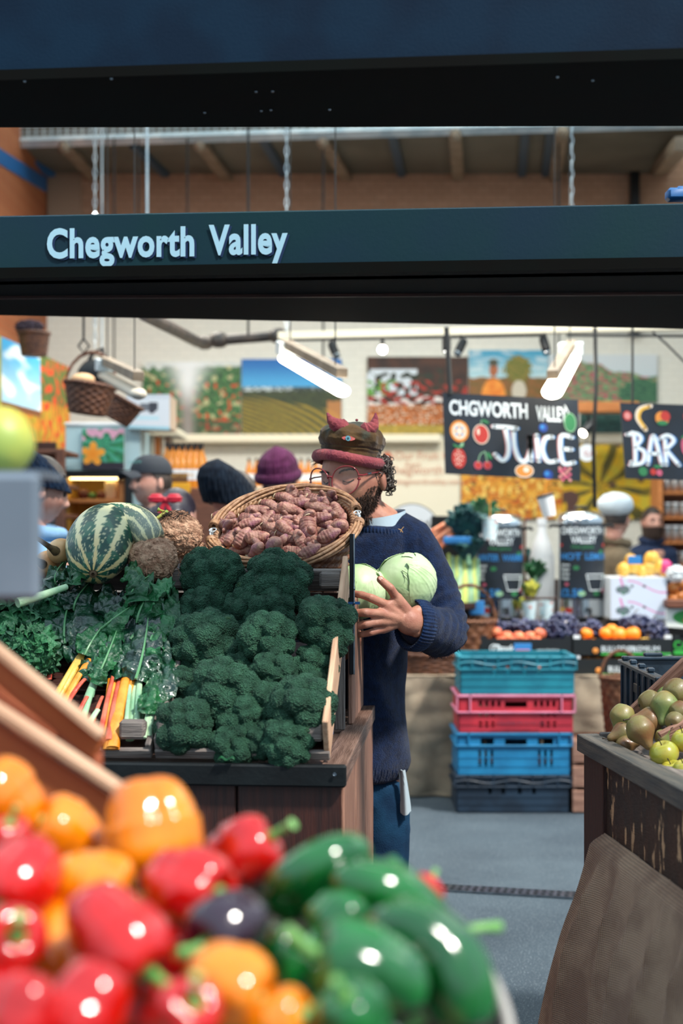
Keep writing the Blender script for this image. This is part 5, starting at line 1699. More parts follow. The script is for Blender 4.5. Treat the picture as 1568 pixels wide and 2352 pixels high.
# ================================================================= foreground peppers
MT['pep_red'] = mat('red_pepper_skin', 'c60f08', .12, col2='ae0a08', scale=12, coat=.5, spec=.6, sss=.05, rand=.06)
MT['pep_orange'] = mat('orange_pepper_skin', 'e8860c', .12, col2='dc7408', scale=12, coat=.5, spec=.6, sss=.05, rand=.06)
MT['pep_green'] = mat('green_pepper_skin', '106424', .12, col2='0a4a1c', scale=12, coat=.5, spec=.6, rand=.1)
MT['pep_purple'] = mat('purple_black_pepper_skin', '2a1424', .12, coat=.5, spec=.6)
MT['pep_stem'] = mat('pepper_stem', '5f9a4a', .4, col2='86b46c', scale=30)
def bell(m, seed, lobes=4, Rr=.042, hh=.045, wav=.12):
    root = thing('bell_pepper', 'pepper', 'vegetable', (0, 0, 0), group='bell peppers in the foreground')
    mb = MB(); s0 = Vector((seed, 1, 4))
    def fn(d):
        a = math.atan2(d.y, d.x); s = math.sin(math.acos(max(-1, min(1, d.z))))
        lob = 1 - wav * (1 - abs(math.cos(a * lobes / 2 + seed))) ** 1.6 * (.6 + .4 * s)
        q = lob * (1 + .05 * noise.noise(d * 1.8 + s0))
        e = (abs(d.z) ** 3 + s ** 3) ** (-1 / 3.)
        p = Vector((d.x * Rr * q * e, d.y * Rr * q * e, d.z * hh * e * (1 + .05 * noise.noise(d * 2 + s0))))
        rr = math.hypot(p.x, p.y) / Rr
        if d.z > 0: p.z -= .012 * math.exp(-(rr / .42) ** 2)
        else: p.z += .010 * math.exp(-(rr / .35) ** 2) ; p.x *= .93; p.y *= .93
        if d.z < 0: k = 1 - .16 * sm(-d.z); p.x *= k; p.y *= k
        return p
    mb.ball((0, 0, 0), 1, 72, 48, fn=fn)
    mb.build('skin', m, root, local=True)
    MB().tube([(0, 0, hh * .55), (0, 0, hh * .78), (.001, 0, hh * .86), (.004, 0, hh * 1.1), (.010, .002, hh * 1.45), (.011, .002, hh * 1.5)], [.012, .014, .007, .0048, .0058, .0068], 12).build('stem', 'pep_stem', root, local=True)
    return Kit(root)
bells = {'r': [bell('pep_red', 1), bell('pep_red', 2, 3, .040, .050)], 'o': [bell('pep_orange', 3), bell('pep_orange', 4, 3, .044, .044)],
         'g': [bell('pep_green', 5, 3, .040, .052), bell('pep_green', 6)], 'p': [bell('pep_purple', 7, 4, .042, .046, .06)]}
PP = [ # kind, px, py, radius px, d, stem direction, variant, label
 ('o', 10, 1838, 98, 1.36, (-.6, -.1, .7), 0, 'orange pepper at the left edge against the wooden crate'),
 ('o', 152, 1915, 88, 1.37, (-.75, -.3, .5), 1, 'smaller orange pepper between the edge one and the big one'),
 ('o', 348, 1898, 122, 1.33, (.2, -.3, -.9), 1, 'biggest orange pepper, topmost of the orange ones'),
 ('o', 205, 2045, 108, 1.24, (1, -.15, -.2), 0, 'orange pepper in the middle left with its stem pointing right'),
 ('r', 548, 1968, 96, 1.38, (.8, -.1, .5), 1, 'red pepper at the back with a long pale stem pointing right'),
 ('r', 432, 2040, 112, 1.24, (.75, -.45, -.1), 0, 'red pepper with two shiny ribs in the middle of the heap'),
 ('r', 268, 2150, 128, 1.13, (.6, -.4, -.5), 1, 'large red pepper below the orange ones, left of the purple one'),
 ('r', 50, 2015, 104, 1.20, (-.3, -.6, -.6), 0, 'red pepper at the left edge below the edge orange one'),
 ('r', 20, 1935, 62, 1.29, (.1, -.2, 1), 0, 'small red pepper showing between orange ones at the left edge'),
 ('r', 25, 2165, 98, 1.12, (.3, -.7, .4), 1, 'red pepper at the left edge with a curved dark green stem'),
 ('r', 200, 2310, 108, 1.02, (-.4, -.3, -.8), 0, 'red pepper at the bottom of the view, left of centre'),
 ('r', 420, 2345, 100, 1.01, (.3, -.5, .6), 1, 'red pepper at the bottom edge with a pale green stem'),
 ('r', 55, 2330, 90, 1.00, (-.2, -.2, -.9), 1, 'red pepper in the bottom left corner'),
 ('p', 525, 2135, 104, 1.16, (-.5, -.7, -.2), 0, 'glossy purple black pepper in the middle of the heap'),
 ('o', 525, 2258, 104, 1.06, (.85, -.35, -.35), 0, 'orange pepper in front of the purple black one'),
 ('o', 640, 2350, 84, 1.05, (.85, -.2, .35), 1, 'orange pepper at the bottom edge with a stem pointing right'),
 ('g', 845, 2235, 128, 1.10, (-.9, -.1, .35), 0, 'large two lobed green pepper in front'),
 ('g', 815, 2345, 96, 1.03, (-.3, -.3, .8), 1, 'green pepper at the bottom edge below the two lobed one'),
 ('g', 650, 2190, 78, 1.20, (-.3, .5, -.3), 1, 'dark green pepper behind the purple black one'),
 ('g', 775, 2115, 84, 1.22, (.5, -.6, -.1), 1, 'knobbly green pepper between the curved ones'),
 ('r', 965, 2065, 56, 1.36, (.4, .5, .5), 1, 'red pepper peeping out behind the curved green peppers'),
]
for k, x, y, r_, d, dr, v, lab in PP:
    c = P(x, y, d); bells[k][v % len(bells[k])](c, qrot(dr, rnd.uniform(0, 6)), r_ * d / F / .0465, lab)
bells['r'][0](P(330, 2250, 1.16), qrot((0, 1, .2)), 1., 'red pepper buried under the front of the heap')
bells['g'][1](P(740, 2260, 1.18), qrot((0, 1, .2)), 1., 'green pepper buried under the two lobed one')
bells['o'][0](P(120, 2200, 1.2), qrot((0, 1, .2)), 1., 'orange pepper buried under the red ones at left')
def longp(label, pts, rad, m='pep_green', stem=None, grp='long curved peppers in the foreground'):
    t = thing('long_pepper', label, 'vegetable', pts[0], group=grp)
    n = 40; ps = []; rs = []
    for i in range(n + 1):
        u = i / n * (len(pts) - 1); k = min(int(u), len(pts) - 2); f = u - k
        g = lambda j: Vector(pts[max(0, min(len(pts) - 1, j))])
        p0, p1, p2, p3 = g(k - 1), g(k), g(k + 1), g(k + 2)
        ps.append(.5 * ((2 * p1) + (p2 - p0) * f + (2 * p0 - 5 * p1 + 4 * p2 - p3) * f * f + (3 * p1 - p0 - 3 * p2 + p3) * f ** 3))
        w_ = i / n; e = math.sqrt(max(0, 1 - abs(2 * w_ - 1) ** 4))
        rs.append(max(.001, lerp(rad[0], rad[1], w_) * e))
    mb = MB(); mb.tube(ps, rs, 40)
    for j, v in enumerate(mb.v):
        r_ = j // 40; a = (j % 40) / 40 * 2 * PI
        c = ps[min(r_, n)]
        mb.v[j] = c + (v - c) * (1 - .16 * (1 - abs(math.cos(1.5 * a + .5))) ** 1.5 + .05 * noise.noise(v * 22))
    mb.build('skin', m, t)
    if stem:
        MB().tube([ps[0], Vector(stem[0]), Vector(stem[1]), Vector(stem[2])], [rad[0] * .35, .0055, .0042, .0055], 10).build('stem', 'pep_stem', t)
longp('long green pepper leaning up at the back of the green ones', [P(640, 2085, 1.30), P(690, 2030, 1.28), P(755, 1985, 1.28), P(835, 1960, 1.31)], (.030, .026), stem=None)
longp('curved green pepper lying across the middle of the green ones', [P(775, 2030, 1.27), P(830, 2035, 1.24), P(910, 2055, 1.24), P(975, 2100, 1.26), P(1015, 2150, 1.29)], (.026, .024))
longp('long dark green pepper curving down the right side', [P(850, 2150, 1.19), P(930, 2130, 1.16), P(1010, 2180, 1.15), P(1050, 2265, 1.14), P(1070, 2370, 1.13)], (.026, .034))
longp('small green pepper tip pointing up behind the curved ones', [P(905, 2030, 1.34), P(910, 2000, 1.33), P(925, 1985, 1.33)], (.018, .013))
longp('green chilli with a long thin stem pointing right', [P(1055, 2150, 1.29), P(1010, 2165, 1.28), P(960, 2195, 1.27)], (.013, .012), stem=(P(1065, 2140, 1.29), P(1100, 2131, 1.30), P(1148, 2129, 1.31)))
# basin under the green peppers, table below
MT['basin'] = mat('dull_zinc_basin', '6a6460', .5, metal=.3, col2='4a4440', scale=10)
BT = Matrix.Rotation(math.radians(25), 3, 'X')
bb = thing('basin', 'round dull metal basin with a pale rim under the green peppers', 'basin', Vector((-.063, 1.2, .87)))
bcn = Vector((-.063, 1.205, 1.0))
pr = [(.0, -.115), (.13, -.112), (.165, -.08), (.192, -.02), (.203, 0)]
MB().lathe(pr, 72, c=bcn, R=BT).build('bowl', 'basin', bb, mods=lambda o: setattr(o.modifiers.new('s', 'SOLIDIFY'), 'thickness', .003))
MB().tube([bcn + BT @ Vector((math.cos(2 * PI * i / 80) * .205, math.sin(2 * PI * i / 80) * .205, 0)) for i in range(81)], .0055, 10, cap=False).build('rim', mat('pale_rim', 'b5aea6', .45, metal=.3), bb)
ft = thing('display_table', 'low wooden table under the foreground peppers', 'table', Vector((-.4, 1.15, 0)))
plank('table_top', (-1.1, 1.15, .855), (.13, 1.15, .855), .8, .03, 'wood_plank', ft)
for x in (-1.05, .08):
    for y in (.80, 1.5): plank('leg', (x, y, 0), (x, y, .84), .05, .05, 'wood_plank', ft)
tb_ = thing('wooden_box', 'low wooden box under the red and orange peppers', 'box', Vector((-.44, 1.2, .872)))
MB().box((-.44, 1.2, .935), (.50, .46, .126), bev=.004).build('box_body', 'wood_plank', tb_, smooth=False)
for i in range(12):
    bells['ror'[i % 3]][i % 2]((-.62 + .12 * (i % 4), 1.08 + .12 * (i // 4), 1.042), qrot((rnd.uniform(-1, 1), rnd.uniform(-1, 1), rnd.uniform(-.3, 1)), i), .95,
        'pepper hidden in the bottom layer of the foreground heap', 'hidden bottom layer of peppers')
for i in range(6):
    bells['g'][i % 2]((-.16 + .085 * (i % 3), 1.16 + .10 * (i // 3), .985 + .04 * (i // 3)), qrot((rnd.uniform(-1, 1), rnd.uniform(-1, 1), .3), i), .95,
        'green pepper hidden in the bottom layer inside the basin', 'hidden green peppers in the basin')
# blurred slatted crate
wc = thing('slatted_crate', 'red brown slatted crate tilted in the foreground at the left', 'crate', P(60, 1900, 1.62))
def px_plank(nm, a, b, d, hpx, th, m):
    pa, pb = P(*a, d), P(*b, d)
    return plank(nm, pa, pb, th, hpx * d / F, m, wc, up=Vector((0, 0, 1)))
MT['wood_crate2'] = wood('orange_brown_crate', 'ad5228', 'c66c38', .55, sc=3., bump=.2, col3='dc9464', lo3=.64, hi3=.72)
px_plank('slat', (-90, 1460), (228, 1722), 1.72, 62, .012, 'wood_crate2')
px_plank('slat_edge', (-90, 1424), (236, 1690), 1.70, 20, .03, 'wood_pine')
px_plank('slat', (-90, 1690), (262, 1920), 1.60, 150, .012, 'wood_crate2')
px_plank('slat_edge', (-90, 1575), (290, 1822), 1.59, 22, .03, 'wood_pine')
plank('corner_post', P(-60, 1900, 1.64), P(-60, 1420, 1.75), .03, .03, 'wood_red', wc, up=Vector((0, 1, 0)))
plank('back_slat', P(-90, 1500, 2.0), P(160, 1700, 2.0), .012, .08, 'wood_red', wc, up=Vector((0, 0, 1)))
plank('side_slat', P(225, 1725, 1.72), P(150, 1700, 2.0), .012, .05, 'wood_red', wc, up=Vector((0, 0, 1)))
plank('support_leg', P(-60, 1900, 1.64), Vector((P(-60, 1900, 1.64).x, 1.64, 0.0)), .04, .04, 'wood_red', wc, up=Vector((0, 1, 0)))
plank('support_leg', P(180, 1880, 1.66), Vector((P(180, 1900, 1.66).x, 1.66, 0.0)), .04, .03, 'wood_red', wc, up=Vector((0, 1, 0)))
# grey price panel
MT['grey_panel'] = mat('blue_grey_panel', '66727e', .5, col2='717c88', scale=6)
gp = thing('notice_board', 'blank blue grey board standing at the left edge, out of focus', 'sign', P(-70, 1900, 1.45))
a, b = P(-120, 1233, 1.45), P(93, 1233, 1.45)
MB().box((a + b) / 2, (b.x - a.x, .02, (1380 - 1087) / F * 1.45), bev=.006).build('panel', 'grey_panel', gp, smooth=False)
plank('post', Vector((P(-70, 0, 1.45).x, 1.47, 0)), P(-70, 1120, 1.47), .03, .03, 'steel', gp)
# blurred yellow green fruit behind the panel's top
MT['lemon_green'] = mat('yellow_green_skin', 'b9b84e', .45, col2='8fae58', scale=10)
MB().box(P(-20, 1092, 1.52), (.13, .11, .006)).build('top_shelf', 'grey_panel', gp, smooth=False)
t = thing('pomelo', 'yellow green rounded fruit blurred above the grey panel', 'fruit', P(10, 1120, 1.52))
MB().ball(P(2, 1090, 1.52) + ZD * .033, (.036, .034, .036), 32, 22, fn=lambda d: 1 + .10 * max(0, d.z) ** 3 + .02 * noise.noise(d * 4)).build('skin', 'lemon_green', t)
MB().tube([P(0, 1020, 1.52), P(-6, 1000, 1.52)], [.004, .003], 8).build('stem', 'pep_stem', t)
# ================================================================= pictures on the wall
MT['print'] = attr_mat('printed_board', .55)
MT['card_white'] = mat('white_card', 'e6e9ec', .6)
MT['cable'] = mat('dark_cable', '1c2022', .6)
MT['cream2'] = mat('warm_cream_paint', 'ece4cc', .6)
MT['wood_shelf'] = wood('brown_shelf_wood', '5a3424', '754632', .6)
MT['wood_orange'] = wood('warm_pine_shelf', 'b06a34', 'c98248', .6)
def poster(name, label, cat, c, fn, nu, nv, th=.02, group=None):
    """c: four corners TL TR BR BL; a printed board of thickness th"""
    a, b, d, e = (Vector(q) for q in c)
    nrm = (b - a).cross(e - a).normalized()
    if nrm.y > 0: nrm = -nrm
    t = thing(name, label, cat, (d + e) / 2, group=group)
    mb = MB().sheet(lambda u, v: a.lerp(b, u).lerp(e.lerp(d, u), v) + nrm * th, nu, nv, colfn=lambda u, v: fn(u, v))
    mb.build('printed_face', 'print', t, smooth=False)
    mb = MB(); mb.add([a, b, d, e] + [q + nrm * (th - .001) for q in (a, b, d, e)], [(0, 1, 2, 3), (7, 6, 5, 4), (0, 4, 5, 1), (1, 5, 6, 2), (2, 6, 7, 3), (3, 7, 4, 0)])
    mb.build('backing_board', 'card_white', t, smooth=False)
    return t
L_ = lin
def nz(u, v, s, z=0.): return noise.noise(Vector((u * s, v * s, z)))
def pic_tomato(u, v):
    gap = math.exp(-((u - .46) / (.05 + .16 * (1 - v) ** 3 + .02)) ** 2)
    c = mixc(L_('1f4a2c'), L_('4c8048'), .5 + nz(u, v, 22))
    if nz(u, v, 13, 3) > .25: c = mixc(c, L_('dcd2a0'), .6)
    if v > .25 and nz(u * 1.3, v, 17, 7) > .22 + .2 * (1 - v): c = L_('c5441e')
    if v > .8: c = mixc(c, L_('3a2f2a'), .5)
    bg_ = mixc(L_('e8eef0'), L_('8f8a86'), sm((v - .25) * 2.2))
    if v < .05 + .12 * abs(nz(u, 0, 9)): c = mixc(c, L_('e8eef0'), .7)
    return mixc(c, bg_, gap)
def pic_field(u, v):
    if v < .37: return mixc(L_('1868b4'), L_('4aa6dc'), sm(v / .37))
    if v < .42: return mixc(L_('d5e4e8'), L_('2b3a38'), sm((nz(u, v, 30) + .5 + (u > .5) * .5)))
    s = math.sin((u * .55 + (v - .42) * -1.6 * (1.6 - u)) * 46)
    c = mixc(L_('2c3626'), L_('3d4a2c'), .5 + nz(u, v, 20))
    if v > .45 + .42 * (u) * .6 and s > .1: c = mixc(c, L_('b79a2e'), .75 * sm((v - .44) * 6) * (1 - .5 * abs(nz(u, v, 40))))
    if v > .55 and u > .86: c = mixc(c, L_('c9874e'), .7 * (nz(u, v, 6) > -.1))
    return c
def pic_flowers(u, v):
    c = mixc(L_('2a1812'), L_('4a2a1a'), .5 + nz(u, v, 9))
    if .16 < v < .5 and u < .75:
        if nz(u, v, 14, 1) > .08: c = L_('1e2a1c')
        elif u < .5: c = L_('cfdbe4')
        if u < .3 and v > .3 and nz(u, v, 18, 5) > 0: c = L_('5f9a3c')
    if .3 < v < .62 and nz(u, v, 16, 9) > .15: c = L_('a22a1c')
    if .5 < v < .66 and nz(u * .8, v, 17, 4) > .12: c = L_('e2dcd8')
    if v >= .62:
        c = mixc(L_('7a4420'), L_('c8702e'), .5 + nz(u, v, 26))
        if nz(u, v, 33, 2) > .25: c = L_('d8c8b0')
    if v > .88: c = mixc(L_('8a7a2c'), L_('b59a3e'), .5 + nz(u, v, 20))
    return c
def pic_grower(u, v):
    c = mixc(L_('3f9cc0'), L_('a9cfd8'), sm(v * 2)) if v < .5 + .03 * nz(u, 0, 9) else mixc(L_('8a5a2c'), L_('6e5a2a'), .5 + nz(u, v, 12))
    if v < .5 and nz(u, v * 3, 5) > .2: c = mixc(c, L_('d8e4e4'), .5)
    d = math.hypot((u - .62) / .17, (v - .35) / .25)
    if d < 1 + .3 * nz(u, v, 20): c = mixc(L_('5a6a24'), L_('8a7a34'), .5 + nz(u, v, 20))
    if math.hypot((u - .63) / .09, (v - .75) / .2) < 1: c = L_('c9c2b0')
    if math.hypot((u - .31) / .15, (v - .82) / .30) < 1: c = mixc(L_('e0781c'), L_('f09a3a'), .5 + nz(u, v, 12))
    if math.hypot((u - .31) / .055, (v - .36) / .13) < 1: c = L_('a8623c')
    if math.hypot((u - .31) / .06, (v - .23) / .07) < 1: c = L_('4a4a3a')
    return c
def pic_garden(u, v):
    c = mixc(L_('cfd8dc'), L_('b8ccd4'), v)
    top = .45 - .28 * math.exp(-((u - .35) / .3) ** 2) + .12 * nz(u, 0, 6)
    if v > top: 
        c = mixc(L_('3f7050'), L_('88a878'), .5 + nz(u, v, 18))
        if nz(u, v, 24, 6) > .18: c = L_('b84a62')
    if math.hypot((u - .86) / .2, (v - .8) / .32) < 1 + .3 * nz(u, v, 14): c = mixc(L_('2f5a48'), L_('4a7a58'), .5 + nz(u, v, 20))
    return c
def pic_orange(u, v):
    c = mixc(L_('c9781e'), L_('e6a83a'), .5 + nz(u, v, 8))
    if nz(u * 3, v * .8, 8, 3) > .2: c = L_('f2cf6a')
    if nz(u, v, 13, 8) > .3: c = L_('b8481a')
    if nz(u, v, 20, 2) > .35: c = L_('6a5a1e')
    return c
def pic_leafy(u, v):
    c = mixc(L_('4a4a24'), L_('7a6a20'), .5 + nz(u, v, 6))
    a = math.atan2(v - .62, u - .38); r_ = math.hypot(u - .38, v - .62)
    if abs(math.sin(a * 4.5 + 1.2 * nz(u, v, 3))) > .62 - .2 * r_ and r_ < .7: c = mixc(L_('d8a818'), L_('c9b838'), .5 + nz(u, v, 10))
    if nz(u, v, 5, 4) > .28: c = L_('5a3f38')
    return c
def pic_daylily(u, v):
    c = mixc(L_('1f5a3c'), L_('2f8a5a'), .5 + nz(u, v, 8))
    a = math.atan2(v - .4, u - .45); r_ = math.hypot(u - .45, v - .4)
    if abs(math.sin(a * 6)) > .8: c = mixc(c, L_('57b49a'), .6)
    if v < .3 and nz(u, v, 6, 2) > .0: c = L_('d8a0b8')
    if v > .82: c = L_('2b2632')
    a = math.atan2(v - .62, u - .25); r_ = math.hypot(u - .25, v - .62)
    if r_ < .13 + .17 * abs(math.cos(a * 2.5 + .6)): c = mixc(L_('e8861a'), L_('f0a63a'), r_ * 3)
    return c
def pic_meadow(u, v):
    if .16 < u < .62 and v < .68: 
        c = mixc(L_('2f9ad0'), L_('a8d4ea'), sm(v / .6))
        c = mixc(c, L_('e8f2f6'), sm((nz(u, v, 6, 3) + .05) * 3) * .8)
        if v > .62: c = L_('7a4a2a')
        return c
    c = mixc(L_('8a6a1c'), L_('b8a430'), .5 + nz(u * 2, v * .5, 9))
    if nz(u * 4, v * .7, 12, 1) > .1 and v > .35: c = mixc(L_('c8541c'), L_('d88a2c'), v)
    if u > .62 and v < .5: c = mixc(L_('3f5a2c'), L_('5a6a30'), .5 + nz(u * 3, v, 9))
    if u > .62 and nz(u * 3, v, 10, 7) > .15: c = L_('c0421c')
    if u < .16: c = mixc(L_('7a8a2c'), L_('a8b048'), .5 + nz(u * 4, v, 9))
    return c
def wp(x, y, d=WD - .02): return P(x, y, d)
def quad(x0, y0, x1, y1, d=WD - .02, y0b=None, y1b=None): return [wp(x0, y0, d), wp(x1, y0b or y0, d), wp(x1, y1b or y1, d), wp(x0, y1, d)]
poster('picture', 'tomato vine picture on the white wall, left of the blue sky field picture', 'picture', quad(328, 832, 553, 1000), pic_tomato, 130, 100, group='pictures on the back wall')
poster('picture', 'picture of a striped field under a deep blue sky', 'picture', quad(555, 825, 784, 999), pic_field, 130, 110, group='pictures on the back wall')
poster('picture', 'dark picture of red and white flowers on the back wall above the capped head', 'picture', quad(843, 820, 1074, 998), pic_flowers, 130, 110, group='pictures on the back wall')
poster('picture', 'picture of a grower in an orange shirt under a teal sky', 'picture', quad(1076, 805, 1258, 930), pic_grower, 110, 80, group='pictures on the back wall')
poster('picture', 'pale garden picture with pink flowers at the upper right', 'picture', quad(1260, 815, 1508, 925), pic_garden, 130, 70, group='pictures on the back wall')
poster('picture', 'orange autumn picture below the juice board', 'picture', quad(1058, 1075, 1290, 1192), pic_orange, 120, 80, group='pictures on the back wall')
poster('picture', 'yellow leaf picture behind the hanging boards at right', 'picture', quad(1290, 1008, 1512, 1192), pic_leafy, 120, 100, group='pictures on the back wall')
poster('picture', 'tall meadow and sky banner on the left side, seen at a slant', 'picture', [P(-40, 757, 8.7), P(151, 842, 10.3), P(156, 1037, 10.3), P(-40, 1008, 8.7)], pic_meadow, 150, 90)
# white info panel, ledges
t = thing('info_panel', 'large pale cream panel with faint red writing right of the capped head', 'sign', P(930, 1190, WD - .1))
MB().box(P(905, 1100, WD - .03), ((1058 - 760) / F * WD, .03, 185 / F * WD)).build('panel', 'cream2', t, smooth=False)
MT['faint_red'] = mat('faded_red_print', 'd9a890', .6)
mb = MB()
for s_, x, y, sz in (('Our Fruit Garden', 905, 1055, .10), ('Kent', 930, 1073, .07), ('Chegworth Valley', 885, 1089, .11), ('chegworthvalley.com', 905, 1112, .07)):
    text_mb(s_, sz, P(x, y, WD - .055), Vector((1, 0, 0)), ZD, mb)
mb.build('lettering', 'faint_red', t, smooth=False)
mb = MB().lathe([(0, 0), (.045, 0)], 20, c=P(889, 1050, WD - .055), R=Matrix.Rotation(PI / 2, 3, 'X')); mb.build('dot', mat('red_dot', 'd06a4a', .6), t, smooth=False)
o = MB().box(P(700, 1008, WD - .10), ((1015 - 398) / F * WD, .2, .07), bev=.01).build('wall_ledge', 'cream2', smooth=False); tag(o, 'long cream ledge under the field picture', 'shelf')
o = MB().box(P(1395, 1006, WD - .45), ((1500 - 1290) / F * WD, .2, .10), bev=.01).build('wall_ledge', 'cream2', smooth=False); tag(o, 'cream ledge between the two hanging boards', 'shelf')
o = MB().box(P(1378, 936, 11.6), (.62, .12, .09), bev=.01).build('timber_rail', 'wood_orange', smooth=False); tag(o, 'brown timber rail between the two hanging boards', 'beam')
poster('picture', 'small dark teal picture below the timber rail', 'picture', quad(1330, 948, 1432, 995, 11.9), lambda u, v: mixc(L_('122a2c'), L_('2f5a52'), .5 + nz(u, v, 9)), 60, 30)
# round sign behind the capped person
t = thing('round_sign', 'white round sign with a black ring behind the navy shoulder', 'sign', P(945, 1290, 9.3))
c = P(945, 1222, 9.3)
MB().lathe([(0, 0), (.18, 0), (.18, .02), (0, .02)], 60, c=c, R=Matrix.Rotation(PI / 2, 3, 'X')).build('disc', 'card_white', t, smooth=False)
MB().tube([c + Vector((math.cos(a * PI / 30) * .18, -.012, math.sin(a * PI / 30) * .18)) for a in range(61)], .007, 8, cap=False).build('ring', 'black', t)
text_mb('London', .085, c + Vector((-.06, -.025, .06)), Vector((.97, 0, -.2)), Vector((.2, 0, .97))).build('lettering', mat('grey_print', '7a7672', .6), t, smooth=False)
plank('stand', Vector((c.x, c.y + .03, 0)), c, .04, .02, 'wood_shelf', t)
# ================================================================= hanging boards
MT['chalk_black'] = mat('chalkboard', '151e28', .55, col2='1c2835', scale=5)
PAINT = {'w': 'dfe9ee', 'b': '2f7fc2', 'p': 'd08a86', 'r': 'b8352e', 'o': 'd98a3a', 'g': '2f7a4c', 'l': '8fbc96', 'y': 'e0b04a', 'n': '1d3f8c', 'k': 'c25a74', 'c': 'e6d6c4', 't': '6a4a2a'}
PK = list(PAINT)
PM = [mat('chalk_paint_' + PAINT[k], PAINT[k], .6) for k in PK]
class Board:
    """a flat board given by three pixel corners at a distance; paints in 0..1 coordinates"""
    def __init__(s, name, label, tl, tr, bl, d, th=.015, m='chalk_black'):
        s.o = P(*tl, d); s.w = (P(*tr, d) - s.o); s.h = (P(*bl, d) - s.o)
        s.W = s.w.length; s.H = s.h.length
        s.ux = s.w.normalized(); s.uy = -(s.h.normalized())
        s.n = s.ux.cross(s.uy).normalized()
        s.t = thing(name, label, 'sign', P(*bl, d))
        ee = [s.o, s.o + s.w, s.o + s.w + s.h, s.o + s.h]
        mb = MB(); mb.add([q - s.n * th for q in ee] + ee, [(0, 1, 2, 3), (7, 6, 5, 4), (0, 4, 5, 1), (1, 5, 6, 2), (2, 6, 7, 3), (3, 7, 4, 0)])
        mb.build('board', m, s.t, smooth=False)
        s.mb = MB(); s.k = 0
    def pt(s, x, y, lift=0.): return s.o + s.ux * (x * s.W) - s.uy * (y * s.H) + s.n * (lift)
    def ell(s, x, y, rx, ry, c, rot=0., n=24):
        s.k += 1; o = s.pt(x, y, .0006 + .00006 * s.k)
        ca, sa = math.cos(rot), math.sin(rot)
        pts = [o + s.ux * (ca * rx * math.cos(2 * PI * i / n) - sa * ry * math.sin(2 * PI * i / n)) * s.W + s.uy * (sa * rx * math.cos(2 * PI * i / n) + ca * ry * math.sin(2 * PI * i / n)) * s.W for i in range(n)]
        s.mb.add(pts, [tuple(range(n))], PK.index(c))
    def line(s, pts, w, c):
        s.k += 1
        w *= s.W
        P_ = [s.pt(x, y, .0006 + .00006 * s.k) for x, y in pts]
        vs = []
        for i, p in enumerate(P_):
            a = P_[max(0, i - 1)]; b = P_[min(len(P_) - 1, i + 1)]
            t = (b - a).normalized(); q = s.n.cross(t) * w / 2
            vs += [p - q, p + q]
        s.mb.add(vs, [(2 * i, 2 * i + 2, 2 * i + 3, 2 * i + 1) for i in range(len(P_) - 1)], PK.index(c))
        for e in (0, -1):
            o = P_[e]; n = 12
            s.mb.add([o + s.ux * math.cos(2 * PI * i / n) * w / 2 + s.uy * math.sin(2 * PI * i / n) * w / 2 for i in range(n)], [tuple(range(n))], PK.index(c))
    def curve(s, pts, w, c, n=10):
        out = []
        for k in range(len(pts) - 1):
            g = lambda j: Vector(pts[max(0, min(len(pts) - 1, j))] + (0,))
            p0, p1, p2, p3 = g(k - 1), g(k), g(k + 1), g(k + 2)
            for i in range(n):
                f = i / n
                q = .5 * ((2 * p1) + (p2 - p0) * f + (2 * p0 - 5 * p1 + 4 * p2 - p3) * f * f + (3 * p1 - p0 - 3 * p2 + p3) * f ** 3)
                out.append((q.x, q.y))
        out.append(pts[-1]); s.line(out, w, c)
    def text(s, st, x, y, size, c, xs=1., bold=.0, spacing=1., shear=0., width=None):
        s.k += 1
        q = text_mb(st, size * s.H, (0, 0, 0), Vector((1, 0, 0)), Vector((0, 1, 0)), ext=0, bold=bold, spacing=spacing, shear=shear)
        if not q.v: return
        k = xs
        mx_ = max(v.x for v in q.v)
        if width: k = width * s.W / mx_
        o = s.pt(x, y, .0006 + .00006 * s.k)
        s.mb.add([o + s.ux * v.x * k + s.uy * v.y for v in q.v], q.f, PK.index(c))
    def done(s, nm='chalk_drawing'): s.mb.build(nm, PM, s.t, smooth=False)
B = Board('chalkboard', 'black hanging board with the word juice and painted fruit', (1016, 902), (1327, 918), (1022, 1088), 6.9)
B.text('CHGWORTH', .045, .26, .25, 'w', bold=.03, width=.58)
B.text('VALLEY', .69, .28, .25, 'w', bold=.03, width=.225)
for (col, ox) in (('p', -.012), ('b', .014), ('w', 0)):
    w_ = .030 if col == 'w' else .022
    B.curve([(.37 + ox, .385), (.455 + ox, .385), (.54 + ox, .395)], w_, col)
    B.curve([(.455 + ox, .39), (.475 + ox, .60), (.465 + ox, .74), (.425 + ox, .80), (.375 + ox, .73)], w_, col)
    B.curve([(.515 + ox, .42), (.52 + ox, .62), (.55 + ox, .77), (.60 + ox, .79), (.635 + ox, .66), (.635 + ox, .47), (.64 + ox, .78)], w_, col)
    B.curve([(.685 + ox, .47), (.695 + ox, .78)], w_, col)
    B.curve([(.80 + ox, .48), (.75 + ox, .50), (.725 + ox, .64), (.76 + ox, .78), (.83 + ox, .77)], w_, col)
    B.curve([(.945 + ox, .47), (.865 + ox, .47), (.872 + ox, .78), (.955 + ox, .78)], w_, col)
    B.curve([(.87 + ox, .62), (.94 + ox, .62)], w_, col)
B.ell(.115, .465, .070, .080, 'o'); B.ell(.115, .465, .052, .060, 'c')
for k in range(8): a = k * PI / 4; B.ell(.115 + .028 * math.cos(a), .465 + .055 * math.sin(a), .008, .010, 'b' if k % 2 else 'o')
B.ell(.105, .80, .052, .075, 'r'); 
for k in range(16): B.ell(.105 + .035 * math.cos(k * 2.4) * math.sqrt(k / 16), .80 + .10 * math.sin(k * 2.4) * math.sqrt(k / 16), .005, .006, 'c')
